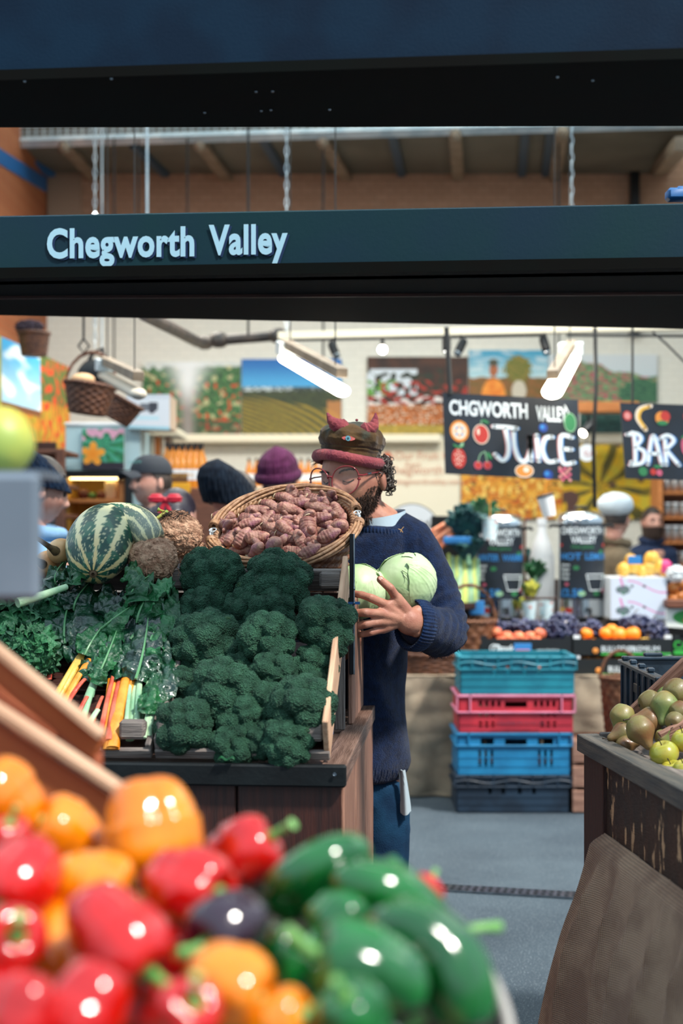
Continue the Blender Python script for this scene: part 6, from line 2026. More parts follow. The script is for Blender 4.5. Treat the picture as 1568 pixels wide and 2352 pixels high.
B.ell(.12, .655, .03, .010, 'g', .4); B.ell(.09, .655, .03, .010, 'g', -.5); B.ell(.13, .63, .02, .009, 'l', .9)
B.ell(.275, .49, .060, .074, 'c'); B.ell(.275, .49, .053, .067, 'r'); B.ell(.255, .46, .010, .025, 'c'); B.line([(.275, .38), (.28, .32)], .007, 'l'); B.ell(.31, .33, .028, .011, 'g', -.4)
B.ell(.245, .875, .030, .031, 'k'); B.ell(.245, .875, .024, .025, 'r'); B.ell(.315, .87, .030, .031, 'k'); B.ell(.315, .87, .024, .025, 'r')
B.curve([(.245, .84), (.265, .74), (.30, .70)], .006, 'l'); B.curve([(.315, .83), (.305, .75), (.30, .70)], .006, 'l'); B.ell(.33, .75, .030, .014, 'g', -.9)
B.ell(.735, .37, .033, .033, 'n'); B.ell(.728, .36, .016, .016, 'b'); B.ell(.76, .945, .035, .035, 'n'); B.ell(.752, .935, .018, .018, 'b')
B.ell(.935, .29, .046, .072, 'l'); B.ell(.935, .29, .040, .065, 'g'); B.line([(.925, .17), (.90, .08)], .01, 'w')
B.ell(.585, .915, .070, .050, 'c', .1); B.ell(.585, .915, .062, .042, 'o', .1); B.ell(.60, .90, .022, .020, 'c')
for k in range(14): B.ell(.885 + .018 * ((k * 7) % 5 - 2), .86 + .035 * (k // 3), .0125, .0125, 'k' if k % 2 else 'p')
B.done()
mb = MB(); mb.tube([P(1034, 905, 6.9), P(1025, 752, 6.9)], .012, 8); mb.build('hanging_rod', 'cable', B.t)
B2 = Board('chalkboard', 'black hanging board with the word bar cut by the right edge', (1424, 925), (1735, 935), (1437, 1099), 6.9)
for (col, ox) in (('p', -.010), ('b', .014), ('w', 0)):
    w_ = .026 if col == 'w' else .020
    B2.curve([(.05 + ox, .42), (.08 + ox, .40), (.085 + ox, .60), (.075 + ox, .80), (.05 + ox, .78)], w_, col)
    B2.curve([(.03 + ox, .42), (.10 + ox, .40), (.135 + ox, .47), (.085 + ox, .58)], w_, col); B2.curve([(.085 + ox, .58), (.15 + ox, .64), (.13 + ox, .78), (.04 + ox, .82)], w_, col)
    B2.curve([(.17 + ox, .80), (.225 + ox, .42), (.275 + ox, .80)], w_, col); B2.curve([(.19 + ox, .66), (.26 + ox, .66)], w_, col)
    B2.curve([(.305 + ox, .80), (.31 + ox, .44)], w_, col); B2.curve([(.27 + ox, .46), (.33 + ox, .41), (.375 + ox, .48), (.31 + ox, .60)], w_, col); B2.curve([(.31 + ox, .60), (.40 + ox, .80)], w_, col)
B2.ell(.045, .17, .032, .036, 'r'); B2.ell(.045, .17, .022, .026, 'p')
B2.curve([(.22, .03), (.14, .08), (.12, .20), (.17, .34)], .034, 'c'); B2.curve([(.21, .04), (.15, .09), (.13, .20), (.17, .33)], .022, 'y')
B2.ell(.30, .19, .050, .052, 'o'); B2.ell(.325, .16, .036, .038, 'r'); B2.ell(.30, .25, .04, .018, 'g')
B2.ell(.13, .90, .032, .034, 'g'); B2.ell(.205, .90, .022, .024, 'r'); B2.ell(.25, .91, .022, .024, 'k'); B2.ell(.24, .83, .03, .012, 'g')
B2.ell(.46, .55, .035, .07, 'k'); B2.ell(.455, .42, .03, .01, 'g', .5); B2.ell(.50, .16, .04, .05, 'r'); B2.ell(.47, .90, .03, .03, 'k'); B2.ell(.47, .83, .02, .02, 'p')
B2.text('JUICE', .56, .78, .4, 'w', bold=.01)
B2.done()
mb = MB(); mb.tube([P(1452, 926, 6.9), P(1452, 752, 6.9)], .006, 6); mb.tube([P(1600, 928, 6.9), P(1600, 752, 6.9)], .006, 6); mb.build('hanging_rod', 'cable', B2.t)
# round hanging tag
t = thing('round_tag', 'small white round tag with a red swirl between the hanging boards', 'sign', P(1347, 1062, 8.6))
c = P(1347, 1040, 8.6)
MB().lathe([(0, 0), (.052, 0), (.052, .008), (0, .008)], 36, c=c, R=Matrix.Rotation(PI / 2, 3, 'X')).build('disc', 'card_white', t, smooth=False)
MB().tube([c + Vector((math.cos(a * .5) * .002 * a, -.010, math.sin(a * .5) * .002 * a)) for a in range(14)], .0022, 6).build('swirl', PM[PK.index('r')], t)
MB().tube([c + ZD * .05, P(1347, 965, 8.6)], .002, 5).build('string', 'cable', t)
# ================================================================= services overhead
def cab(label, pts, r, m='cable', name='cable', cat='cable', grp=None, n=8):
    o = MB().tube([P(*p) for p in pts], r, n).build(name, m); return tag(o, label, cat, grp)
ztop = 4.56
def rod(x, d, y1, label, m='zinc', r=.006, chain=False, grp='rods and chains hanging from the slab'):
    a = P(x, y1, d); b = Vector((a.x, a.y, ztop if d > 11.2 else 5.2))
    mb = MB()
    if chain:
        n = int((b.z - a.z) / .05)
        for i in range(n):
            c = a + ZD * (.05 * i + .025)
            v = Vector((1, 0, 0)) if i % 2 else Vector((0, 1, 0))
            mb.tube([c + v * math.cos(k * PI / 5) * .010 + ZD * math.sin(k * PI / 5) * .028 for k in range(11)], .004, 5, cap=False)
    else: mb.tube([a, b], r, 6)
    tag(mb.build('hanging_chain' if chain else 'hanging_rod', m), label, 'chain' if chain else 'rod', grp)
rod(218, 9.5, 800, 'thin chain hanging behind the letters C and h of the sign', chain=True)
rod(234, 9.4, 905, 'bright thin rod hanging just right of the first chain')
rod(262, 11.3, 880, 'dark thin cable hanging third from the left', 'cable', .008)
rod(318, 11.3, 700, 'dark thin cable hanging fourth from the left', 'cable', .007)
rod(338, 8.5, 640, 'pale rod hanging above the letters w and o of the sign', r=.008)
rod(430, 11.3, 700, 'dark cable hanging above the letters t and h', 'cable', .008)
rod(570, 8.6, 772, 'short dark hanger of the black pipe', 'cable', .008)
rod(658, 8.3, 770, 'chain hanging above the last letter of the sign', chain=True)
rod(742, 11.3, 880, 'dark cable hanging from the middle taupe strut', 'cable', .010)
rod(1283, 11.3, 900, 'dark cable hanging beside the last taupe strut', 'cable', .009)
rod(1312, 8.6, 770, 'chain hanging at the right above the tube light', chain=True)
t = thing('hook_hanger', 'black rod ending in a diamond shaped metal loop, upper left', 'hook', P(192, 812, 7.6))
MB().tube([P(192, 500, 7.6) + ZD * .0, P(192, 778, 7.6)], .007, 6).build('rod', 'black_metal', t)
MB().tube([P(x, y, 7.6) for x, y in ((192, 778), (180, 795), (192, 811), (205, 795), (192, 778))], .006, 6).build('loop', 'black_metal', t)
# black pipe
t = thing('service_pipe', 'dark grey pipe bending across the white wall under the canopy', 'pipe', P(520, 790, 9.0))
MT['pipe_dark'] = mat('dark_pipe', '2a2828', .5, col2='4a413c', scale=10)
MB().tube([P(330, 722, 6.6), P(400, 757, 7.6), P(452, 785, 8.8), P(470, 788, 9.1), P(500, 782, 9.2), P(560, 777, 9.2), P(640, 771, 9.2)], [.030, .032, .034, .036, .034, .034, .034], 16).build('pipe_run', 'pipe_dark', t)
for x, y, r_ in ((470, 787, .045), (502, 781, .052), (638, 771, .05)):
    MB().cap_tube([P(x - 4, y, 9.15), P(x + 5, y, 9.2)], r_, 16).build('pipe_coupling', 'pipe_dark', t)
# trunking and track
t = thing('lighting_trunking', 'long cream cable trunking with a black track under it', 'trunking', P(1100, 770, 8.5))
plank('trunking', P(640, 772, 8.7), P(1640, 748, 8.3), .06, .045, 'cream2', t)
plank('track', P(640, 782, 8.65), P(1255, 770, 8.4), .03, .014, 'black', t)
plank('track', P(1300, 770, 8.4), P(1640, 772, 8.3), .03, .014, 'cable', t)
MT['tube_glow'] = mat('lit_tube', 'fff4e0', .4, emit=('fff2dc', 9.))
MT['tube_off'] = mat('unlit_diffuser', 'cfc3b0', .4)
def tube_light(label, a, b, da, db, on=True, w_=.065):
    t = thing('tube_light', label, 'ceiling light', P(*b, db), group='strip lights above the stall')
    pa, pb = P(*a, da), P(*b, db)
    up = ZD
    plank('housing', pa + ZD * .075, pb + ZD * .075, .05, .04, 'brown_steel', t)
    plank('gear_box', pa + ZD * .055, pa.lerp(pb, .08) + ZD * .055, w_ * 1.5, .06, 'zinc', t)
    s = (pb - pa).normalized().cross(ZD).normalized()
    mb = MB()
    mb.cap_tube([pa + s * .0, pa.lerp(pb, .5), pb], w_ * .55, 16, flat=(ZD, .7))
    mb.build('diffuser', 'tube_glow' if on else 'tube_off', t)
    for q in (.1, .9):
        c = pa.lerp(pb, q) + ZD * .09
        MB().tube([c, c + ZD * (5.2 - c.z)], .003, 5).build('hanger', 'cable', t)
tube_light('lit strip light slanting above the field picture', (655, 823), (785, 898), 7.0, 5.9)
tube_light('lit strip light slanting the other way above the juice board', (1312, 822), (1268, 900), 7.6, 6.3, True, .085)
tube_light('unlit strip light above the hanging basket, upper left', (240, 862), (318, 905), 7.2, 6.0, False)
def spot(x, y, d, dr, label, on=False):
    t = thing('track_spotlight', label, 'lamp', P(x, y + 12, d), group='small black spotlights on the track')
    c = P(x, y, d); dv = Vector(dr).normalized()
    MB().cap_tube([c - dv * .035, c + dv * .03], .026, 14).build('lamp_body', 'black_metal', t)
    MB().tube([c + dv * .052, c + dv * .058], .024, 14).build('lens', 'tube_glow' if on else 'chrome', t)
    MB().tube([c - dv * .02, c + ZD * .07], .007, 8).build('bracket', 'black_metal', t)
spot(766, 802, 8.5, (.3, -.5, -.8), 'small black spotlight right of the black pipe end')
spot(1058, 796, 8.4, (-.4, -.4, -.8), 'small black spotlight beside the left rod of the juice board')
spot(1025, 790, 8.4, (0, -.2, -1), 'dark clip lamp on the rod of the juice board')
spot(1251, 792, 8.4, (.2, -.3, -.9), 'small black spotlight left of the right strip light')
spot(1350, 982, 7.8, (-.6, -.5, -.6), 'lit black spotlight between the two hanging boards', True)
t = thing('bare_bulb', 'bare glowing bulb under the track above the cap', 'lamp', P(878, 812, 8.5))
MB().ball(P(878, 803, 8.5), .026, 16, 12).build('bulb', mat('bulb_glow', 'fff6e6', .3, emit=('fff0d8', 30.)), t)
MB().tube([P(878, 797, 8.5), P(878, 780, 8.5)], .012, 10).build('socket', 'black', t)
cab('thick black cable hanging between the hanging boards', [(1366, 752, 7.3), (1368, 900, 7.3), (1362, 1020, 7.3), (1366, 1165, 7.5)], .010)
cab('thin cable loop in the upper right corner', [(1498, 762, 7.5), (1530, 790, 7.5), (1575, 835, 7.5)], .006)
# blue thing on the sign beam
o = MB().box(P(1553, 448, 4.15), (.06, .05, .035), bev=.008).box(P(1566, 438, 4.15), (.04, .04, .02), bev=.006).build('blue_clamp', MT['blue_steel']); tag(o, 'bright blue plastic clamp on top of the fascia beam at the right edge', 'clamp')

# unseen hall roof, added to block the sun and made translucent to diffuse daylight
m_ = mat('light_diffusing_roof', 'f0f4f4', .6)
nt_ = m_.node_tree; tr_ = nt_.nodes.new('ShaderNodeBsdfTranslucent'); tr_.inputs['Color'].default_value = (.92, .95, .93, 1)
nt_.links.new(tr_.outputs[0], nt_.nodes['Material Output'].inputs['Surface'])
mb = MB().box((0, 10.3, 6.5), (16, 9.6, .02)); struct(mb.build('ceiling_sun_diffuser', m_, smooth=False))
for (x, y, z, e_) in ((-1.2, 9.6, 3.6, 45), (1.2, 9.6, 3.6, 45), (-.6, 7.4, 3.2, 22), (1.2, 7.2, 3.2, 22)):
    area('hall_fill_light', e_, (x, y, z), (0, .35, -1), 1.2, .3, (1., .92, .8))  # unseen fill lights without fixtures, added to brighten the hall and back wall
# ================================================================= far counter, crates, produce on the right
def sbox(name, x0, x1, y0, y1, d, depth, m, parent=None, bev=.004):
    """box whose front face covers pixels x0..x1, y0..y1 at distance d"""
    a = P(x0, y1, d); b = P(x1, y0, d)
    return MB().box(((a.x + b.x) / 2, d + depth / 2, (a.z + b.z) / 2), (b.x - a.x, depth, b.z - a.z), bev=bev).build(name, m, parent, smooth=False)
CD = 7.7
cn = thing('produce_counter', 'low counter behind the crates covered with sagging grey brown burlap', 'counter', P(1200, 1827, CD))
xa, xb = P(900, 0, CD).x, P(1640, 0, CD).x
MB().box(((xa + xb) / 2, CD + .26, .325), (xb - xa, .46, .63)).build('lower_tier', 'wood_shelf', cn, smooth=False)
MB().box(((xa + xb) / 2, CD + .75, .46), (xb - xa, .5, .92)).build('upper_tier', 'wood_grey', cn, smooth=False)
def bur(u, v):
    x = lerp(xa - .05, xb, u); z = lerp(.648, .01, v)
    f = .020 * noise.noise(Vector((x * 3, z * 4, 0))) + .018 * noise.noise(Vector((x * 9, z * 6, 4))) + .012 * math.sin(x * 30 + 3 * noise.noise(Vector((x, z * 3, 1)))) * v
    return Vector((x, CD - .035 - .02 * v + f - .012 * abs(noise.noise(Vector((x * 5, z * 9, 2)))), z))
MB().sheet(bur, 150, 60).build('burlap_cover', 'burlap_far', cn)
MB().sheet(lambda u, v: Vector((lerp(xa - .05, xb, u), lerp(CD - .04, CD + .3, v), .652 + .004 * noise.noise(Vector((u * 20, v * 5, 0))))), 40, 6).build('burlap_top', 'burlap_far', cn)
# plastic crates
MT['pl_teal'] = mat('teal_plastic', '1f8496', .45, col2='1a7488', scale=8, bump=.08, bscale=50)
MT['pl_blue'] = mat('blue_plastic', '1f7fae', .45, col2='1a6f9c', scale=8, bump=.08, bscale=50)
MT['pl_red'] = mat('red_plastic', 'c2303e', .5, col2='a82838', scale=8, bump=.1, bscale=50)
MT['pl_pink'] = mat('sun_faded_pink_plastic', 'd98aa6', .55, col2='cf7894', scale=10)
MT['pl_black'] = mat('navy_black_plastic', '142434', .5, col2='1d3245', scale=8, bump=.1, bscale=50)
def pcrate(label, x0, x1, y0, y1, d, m, rim, slots, dep=.38, wavy=False, rimh=.30):
    a = P(x0, y1, d); b = P(x1, y0, d); w_ = b.x - a.x; h = b.z - a.z
    t = thing('plastic_crate', label, 'crate', ((a.x + b.x) / 2, d + dep / 2, a.z), group='stacked plastic crates')
    cx_ = (a.x + b.x) / 2; th = .012; ins = .018
    z0, z1 = a.z + .004, b.z
    # walls with cut-outs: build the front from strips around the slots
    def wall(nm, yc, slots_):
        mb = MB()
        xs0, xs1 = a.x + ins, b.x - ins
        zs = sorted({z0, z1} | {q for s in slots_ for q in (z0 + s[2] * h, z0 + s[3] * h)})
        for zi in range(len(zs) - 1):
            zm = (zs[zi] + zs[zi + 1]) / 2
            cuts = sorted((xs0 + s[0] * (xs1 - xs0), xs0 + s[1] * (xs1 - xs0)) for s in slots_ if z0 + s[2] * h < zm < z0 + s[3] * h)
            x = xs0
            for c0, c1 in cuts + [(xs1, xs1)]:
                if c0 - x > .001: mb.box(((x + c0) / 2, yc, zm), (c0 - x, th, zs[zi + 1] - zs[zi]))
                x = c1
        return mb.build(nm, m, t, smooth=False)
    wall('front_wall', d + ins, slots); wall('back_wall', d + dep - ins, slots)
    for x in (a.x + ins, b.x - ins):
        MB().box((x, d + dep / 2, (z0 + z1) / 2), (th, dep - 2 * ins, z1 - z0)).build('side_wall', m, t, smooth=False)
    MB().box((cx_, d + dep / 2, z0 + .004), (w_ - 2 * ins, dep - 2 * ins, .008)).build('base', m, t, smooth=False)
    mb = MB()
    for zz, hh in ((z1 - .006, .012), (z1 - h * rimh, .008)):
        for (c, s) in (((cx_, d + .006, zz), (w_, .014, hh)), ((cx_, d + dep - .006, zz), (w_, .014, hh)), ((a.x + .006, d + dep / 2, zz), (.014, dep, hh)), ((b.x - .006, d + dep / 2, zz), (.014, dep, hh))):
            mb.box(c, s, bev=.002)
    n = 9
    for i in range(n + 1):
        x = lerp(a.x + .004, b.x - .004, i / n)
        if wavy or i in (0, 1, n - 1, n) : mb.box((x, d + .010, z1 - h * rimh / 2), (.007, .022, h * rimh))
    mb.build('rim', rim, t, smooth=False)
    if wavy:
        mb = MB(); k = 60
        mb.tube([(lerp(a.x, b.x, i / k), d + .004, z1 - h * rimh * .55 + .008 * math.sin(i / k * 5 * PI)) for i in range(k + 1)], .006, 6)
        mb.build('wavy_rib', rim, t)
    for q in (.25, .5): MB().box((cx_, d + ins - .007, z0 + q * h * .8), (w_ - 2 * ins, .004, .004)).build('wall_rib', m, t, smooth=False)
    return t
S4 = [(.28, .31, .48, .72), (.40, .43, .48, .72), (.55, .58, .48, .72), (.68, .71, .48, .72)]
pcrate('navy black crate at the bottom of the plastic crate stack', 1043, 1312, 1782, 1868, 7.2, 'pl_black', 'pl_black', S4, wavy=True)
SB = [(.20, .32, .70, .86), (.42, .62, .66, .84), (.72, .86, .70, .86)] + [(.18 + .055 * k, .205 + .055 * k, .16, .58) for k in range(3)] + [(.72 + .055 * k, .745 + .055 * k, .16, .58) for k in range(3)]
pcrate('bright blue crate second from the bottom of the stack', 1045, 1315, 1684, 1782, 7.2, 'pl_blue', 'pl_blue', SB)
SR = [(.40, .60, .64, .80)] + [(.17 + .055 * k, .20 + .055 * k, .66, .82) for k in range(4)] + [(.66 + .055 * k, .69 + .055 * k, .66, .82) for k in range(4)] + [(.17 + .055 * k, .20 + .055 * k, z, z + .16) for k in range(3) for z in (.38, .12)] + [(.72 + .055 * k, .75 + .055 * k, z, z + .16) for k in range(3) for z in (.38, .12)]
rc = pcrate('red crate with a sun faded pink rim, third from the bottom', 1048, 1322, 1596, 1684, 7.2, 'pl_red', 'pl_pink', SR, rimh=.46)
text_mb('HOLLAND PACKING CO', .022, P(1138, 1664, 7.19), Vector((1, 0, 0)), ZD).build('lettering', 'pl_black', rc, smooth=False)
pcrate('teal crate on top of the plastic crate stack', 1052, 1325, 1508, 1596, 7.2, 'pl_teal', 'pl_teal', S4, wavy=True, rimh=.34)
MT['peach'] = mat('red_peach_skin', 'c0503e', .5, col2='d98a5a', scale=18, lo=.35, hi=.65, rand=.12)
MT['orange'] = mat('orange_peel', 'ef8a1c', .4, bump=.15, bscale=260, rand=.06)
MT['mango'] = mat('yellow_mango_skin', 'e8a838', .35, col2='e0b858', scale=14, rand=.08)
MT['grape'] = mat('blue_black_grape', '1e2440', .35, col2='3a3f66', scale=60, coat=.3)
pch = apple('peach', 'peach', grp='peaches in the plastic crates and boxes')
def fr(kit, x, y, d, r_, lab, rot=None): return kit(P(x, y, d), rot or qrot((rnd.uniform(-.4, .4), rnd.uniform(-.6, 0), 1), rnd.uniform(0, 6)), r_ / F * d / .036, lab)
for i, x in enumerate((1100, 1128, 1170, 1200, 1240, 1268)):
    fr(pch, x, 1745 - 2 * (i % 2), 7.27, 14, 'red peach inside the bright blue crate, %s from left' % ords[i])
for i, x in enumerate((1160, 1190, 1215)):
    fr(pch, x, 1640, 7.27, 13, 'red peach inside the red crate, %s from left' % ords[i])
for i, x in enumerate((1085, 1125, 1150, 1178, 1210, 1236, 1262)):
    fr(pch, x, 1527 + 3 * (i % 2), 7.3 + .03 * (i % 2), 14, 'peach in the topmost teal crate, %s from left' % ords[i])
# wooden crate beside the stack with a small basket on it
t = thing('wooden_crate', 'pale brown slatted crate right of the plastic crate stack', 'crate', P(1365, 1868, 7.2))
for z0_, z1_ in ((1700, 1752), (1760, 1808), (1816, 1866)): sbox('slat', 1314, 1440, z0_, z1_, 7.2, .015, 'wood_plank', t)
for x in (1314, 1430): sbox('corner_post', x, x + 10, 1696, 1868, 7.215, .03, 'wood_plank', t)
sbox('crate_body', 1318, 1436, 1700, 1866, 7.25, .3, 'wood_shelf', t)
def sbasket(label, x, yb, yt, r0, r1, d, m='wicker_dark', handle=True, sx=1., tilt=0., grp='wicker baskets at the back'):
    b = P(x, yb, d); h = P(x, yt, d).z - b.z
    t = thing('wicker_basket', label, 'basket', b, group=grp)
    n = (Matrix.Rotation(tilt, 3, 'Y') @ Vector((0, 0, 1)))
    mb = MB(); X, Y = weave_basket(mb, b, n, r0, r1, h, sx, 24, 9, .004, seg=72, x=Vector((1, 0, 0)))
    mb.build('woven_wall', m, t)
    c = b + n * h
    mb = MB(); braid(mb, c, X, Y, n, r1, sx, .007, 2, 14, .006, 90); mb.build('rim', m, t)
    if handle:
        mb = MB()
        for q in range(3):
            mb.tube([c + X * math.cos(a * PI / 20) * r1 * sx * .98 + n * math.sin(a * PI / 20) * r1 * 1.3 + Y * (.008 * math.cos(a * .9 + q * 2.1)) + n * .006 * math.sin(a * .9 + q * 2.1) for a in range(21)], .006, 6)
        mb.build('handle', m, t)
    return t
sbasket('tall brown wicker basket with a hooped handle between the crates and the black crate', 1425, 1694, 1556, .075, .105, 7.35, 'wicker')
sbasket('brown wicker basket behind the navy elbow, left of the fruit boxes', 1076, 1548, 1425, .11, .15, CD + .15, 'wicker')
sbasket('wide dark wicker basket low on the counter behind the navy sleeve', 985, 1549, 1500, .15, .17, CD + .18, 'wicker_dark', False, 1.25)
# fruit boxes
def fbox(label, x0, x1, y0, y1, col, d=CD + .02, dep=.30):
    t = thing('fruit_box', label, 'box', P((x0 + x1) / 2, y1, d + dep / 2), group='cardboard fruit boxes on the counter')
    m = mat('box_card', col, .5)
    a = P(x0, y1, d); b = P(x1, y0, d); w_ = b.x - a.x; h = b.z - a.z; cx_ = (a.x + b.x) / 2
    MB().box((cx_, d + .004, a.z + h * .42), (w_, .008, h * .84)).build('front_wall', m, t, smooth=False)
    MB().box((cx_, d + dep, a.z + h * .42), (w_, .008, h * .84)).build('back_wall', m, t, smooth=False)
    for x in (a.x + .004, b.x - .004): MB().box((x, d + dep / 2, a.z + h / 2), (.008, dep - .01, h)).build('side_wall', m, t, smooth=False)
    MB().box((cx_, d + dep / 2, a.z + .004), (w_ - .02, dep - .02, .006)).build('base', m, t, smooth=False)
    for x in (a.x + .02, b.x - .02): MB().box((x, d + .012, a.z + h * .58), (.035, .02, h * .85)).build('corner_block', 'card_white' if 'orange' in label or 'lower' in label else m, t, smooth=False)
    return t, a, b
def ftext(t, s_, x, y, sz, d, m, **k): text_mb(s_, sz, P(x, y, d), Vector((1, 0, 0)), ZD, **k).build('lettering', m, t, smooth=False)
mw, mg, mo = PM[PK.index('w')], mat('label_green', '2fa03a', .5), PM[PK.index('o')]
fd = CD + .015
t, a, b = fbox('black fruit box with white script lettering holding peaches and grapes', 1102, 1312, 1460, 1505, '14181c')
ftext(t, 'David', 1128, 1497, .055, fd, mw, shear=.4, bold=.03); ftext(t, 'www.david.es', 1232, 1496, .022, fd, mw)
MB().tube([P(1134 + 9 * math.cos(k * .35), 1490 + 9 * math.sin(k * .35), fd) for k in range(19)], .003, 6).build('printed_ring', mw, t)
sbox('printed_badge', 1180, 1220, 1478, 1504, fd - .004, .003, PM[PK.index('b')], t); sbox('badge_stripe', 1184, 1216, 1492, 1501, fd - .007, .003, PM[PK.index('k')], t)
t, a, b = fbox('black and green fruit box full of oranges, upper of two', 1316, 1543, 1460, 1505, '12181a')
ftext(t, 'BULLODOR', 1380, 1497, .045, fd, mw, bold=.008, xs=.8); ftext(t, 'PREMIUM', 1443, 1497, .045, fd, mw, xs=.92)
sbox('green_stripe', 1380, 1540, 1500, 1505, fd - .003, .003, mg, t); MB().ball(P(1367, 1495, fd), (.016, .003, .016), 14, 8).build('printed_fruit', mo, t)
t, a, b = fbox('lower black fruit box of oranges under the upper one', 1316, 1543, 1506, 1551, '12181a')
ftext(t, 'BULLODOR', 1396, 1543, .045, fd, mw, bold=.008, xs=.8)
sbox('green_stripe', 1380, 1540, 1547, 1550, fd - .003, .003, mg, t); MB().ball(P(1374, 1540, fd), (.016, .003, .016), 14, 8).build('printed_fruit', mo, t)
t, a, b = fbox('lower fruit box mostly hidden behind the teal crate', 1102, 1312, 1506, 1551, '12181a')
t, a, b = fbox('green and black fruit box cut by the right edge', 1545, 1680, 1460, 1505, '101416')
ftext(t, 'CAMPO', 1546, 1490, .06, fd, mg, bold=.03); sbox('green_stripe', 1547, 1678, 1494, 1504, fd - .003, .003, mg, t)
for i, (x, y) in enumerate(((1138, 1452), (1164, 1462), (1190, 1462), (1216, 1462), (1240, 1455), (1150, 1474), (1180, 1476), (1205, 1476), (1232, 1475))):
    fr(pch, x, y, CD + (.10 if y < 1470 else .06), 14, 'peach in the black box with white script, %s' % (('%s from left in the upper row' % ords[i]) if i < 5 else ('%s from left in the lower row' % ords[i - 5])))
ork = apple('orange', 'orange', grp='oranges in the fruit boxes')
OR_ = [(1346, 1455, 15, 'upper'), (1392, 1455, 16, 'upper'), (1419, 1458, 20, 'upper'), (1452, 1456, 18, 'upper'), (1404, 1446, 14, 'upper')]
for i, (x, y, r_, _) in enumerate(OR_): fr(ork, x, y, CD + .12, r_, 'orange on top of the upper orange box, %s' % ['at its left end', 'left of the large one', 'the largest one in the middle', 'right of the large one', 'behind the large one'][i])
for i, x in enumerate((1340, 1364, 1388, 1414, 1444)): fr(ork, x, 1480, CD + .07, 15, 'orange behind the rim of the upper orange box, %s from left' % ords[i])
for i, x in enumerate((1345, 1369, 1393, 1417, 1441, 1468, 1500)): fr(ork, x, 1520, CD + .07, 15, 'orange in the lower orange box, %s from left' % ords[i])
t = thing('squash', 'flat orange squash with a stub stem beside the big oranges', 'squash', P(1480, 1490, CD + .09))
MB().ball(P(1480, 1478, CD + .09), (.055, .05, .03), 30, 18, fn=lambda d: 1 + .04 * math.cos(8 * math.atan2(d.y, d.x))).build('skin', 'mango', t); MB().tube([P(1484, 1468, CD + .09), P(1487, 1458, CD + .09)], .007, 8).build('stem', 'stem_brown', t)
def grapes(x, y, w_, h_, n, label, d=CD + .15, seed=1):
    r = random.Random(seed); c = P(x, y, d); W = w_ / F * d; H = h_ / F * d
    t = thing('grape_bunch', label, 'fruit', c - ZD * H, group='bunches of blue black grapes')
    mb = MB(); mb.ball(c, (W * .8, .05, H * .8), 12, 8)
    for k in range(n):
        q = Vector((r.gauss(0, 1), r.gauss(0, 1) - .5, r.gauss(0, 1))).normalized()
        mb.ball(c + Vector((q.x * W, q.y * .055, q.z * H)), .0125, 10, 7)
    mb.build('berries', 'grape', t)
    MB().tube([c + ZD * H * .6, c + ZD * (H + .02), c + Vector((.02, 0, H + .03))], .003, 6).build('stalk', 'stem_brown', t)
for i, (x, y, w_, h_, n, lab) in enumerate([(1135, 1440, 30, 14, 50, 'grape bunch at the left end behind the peaches'), (1195, 1438, 38, 15, 60, 'grape bunch behind the middle peaches'), (1240, 1440, 22, 14, 40, 'grape bunch right behind the peaches'),
        (1292, 1445, 38, 36, 110, 'largest grape bunch spilling between the two fruit boxes'), (1356, 1445, 24, 20, 50, 'grape bunch between the left oranges'), (1458, 1432, 34, 20, 70, 'grape bunch behind the right oranges'), (1500, 1452, 30, 26, 80, 'grape bunch at the right end of the orange box')]):
    grapes(x, y, w_, h_, n, lab, CD + (.13 if i == 3 else .2), i)
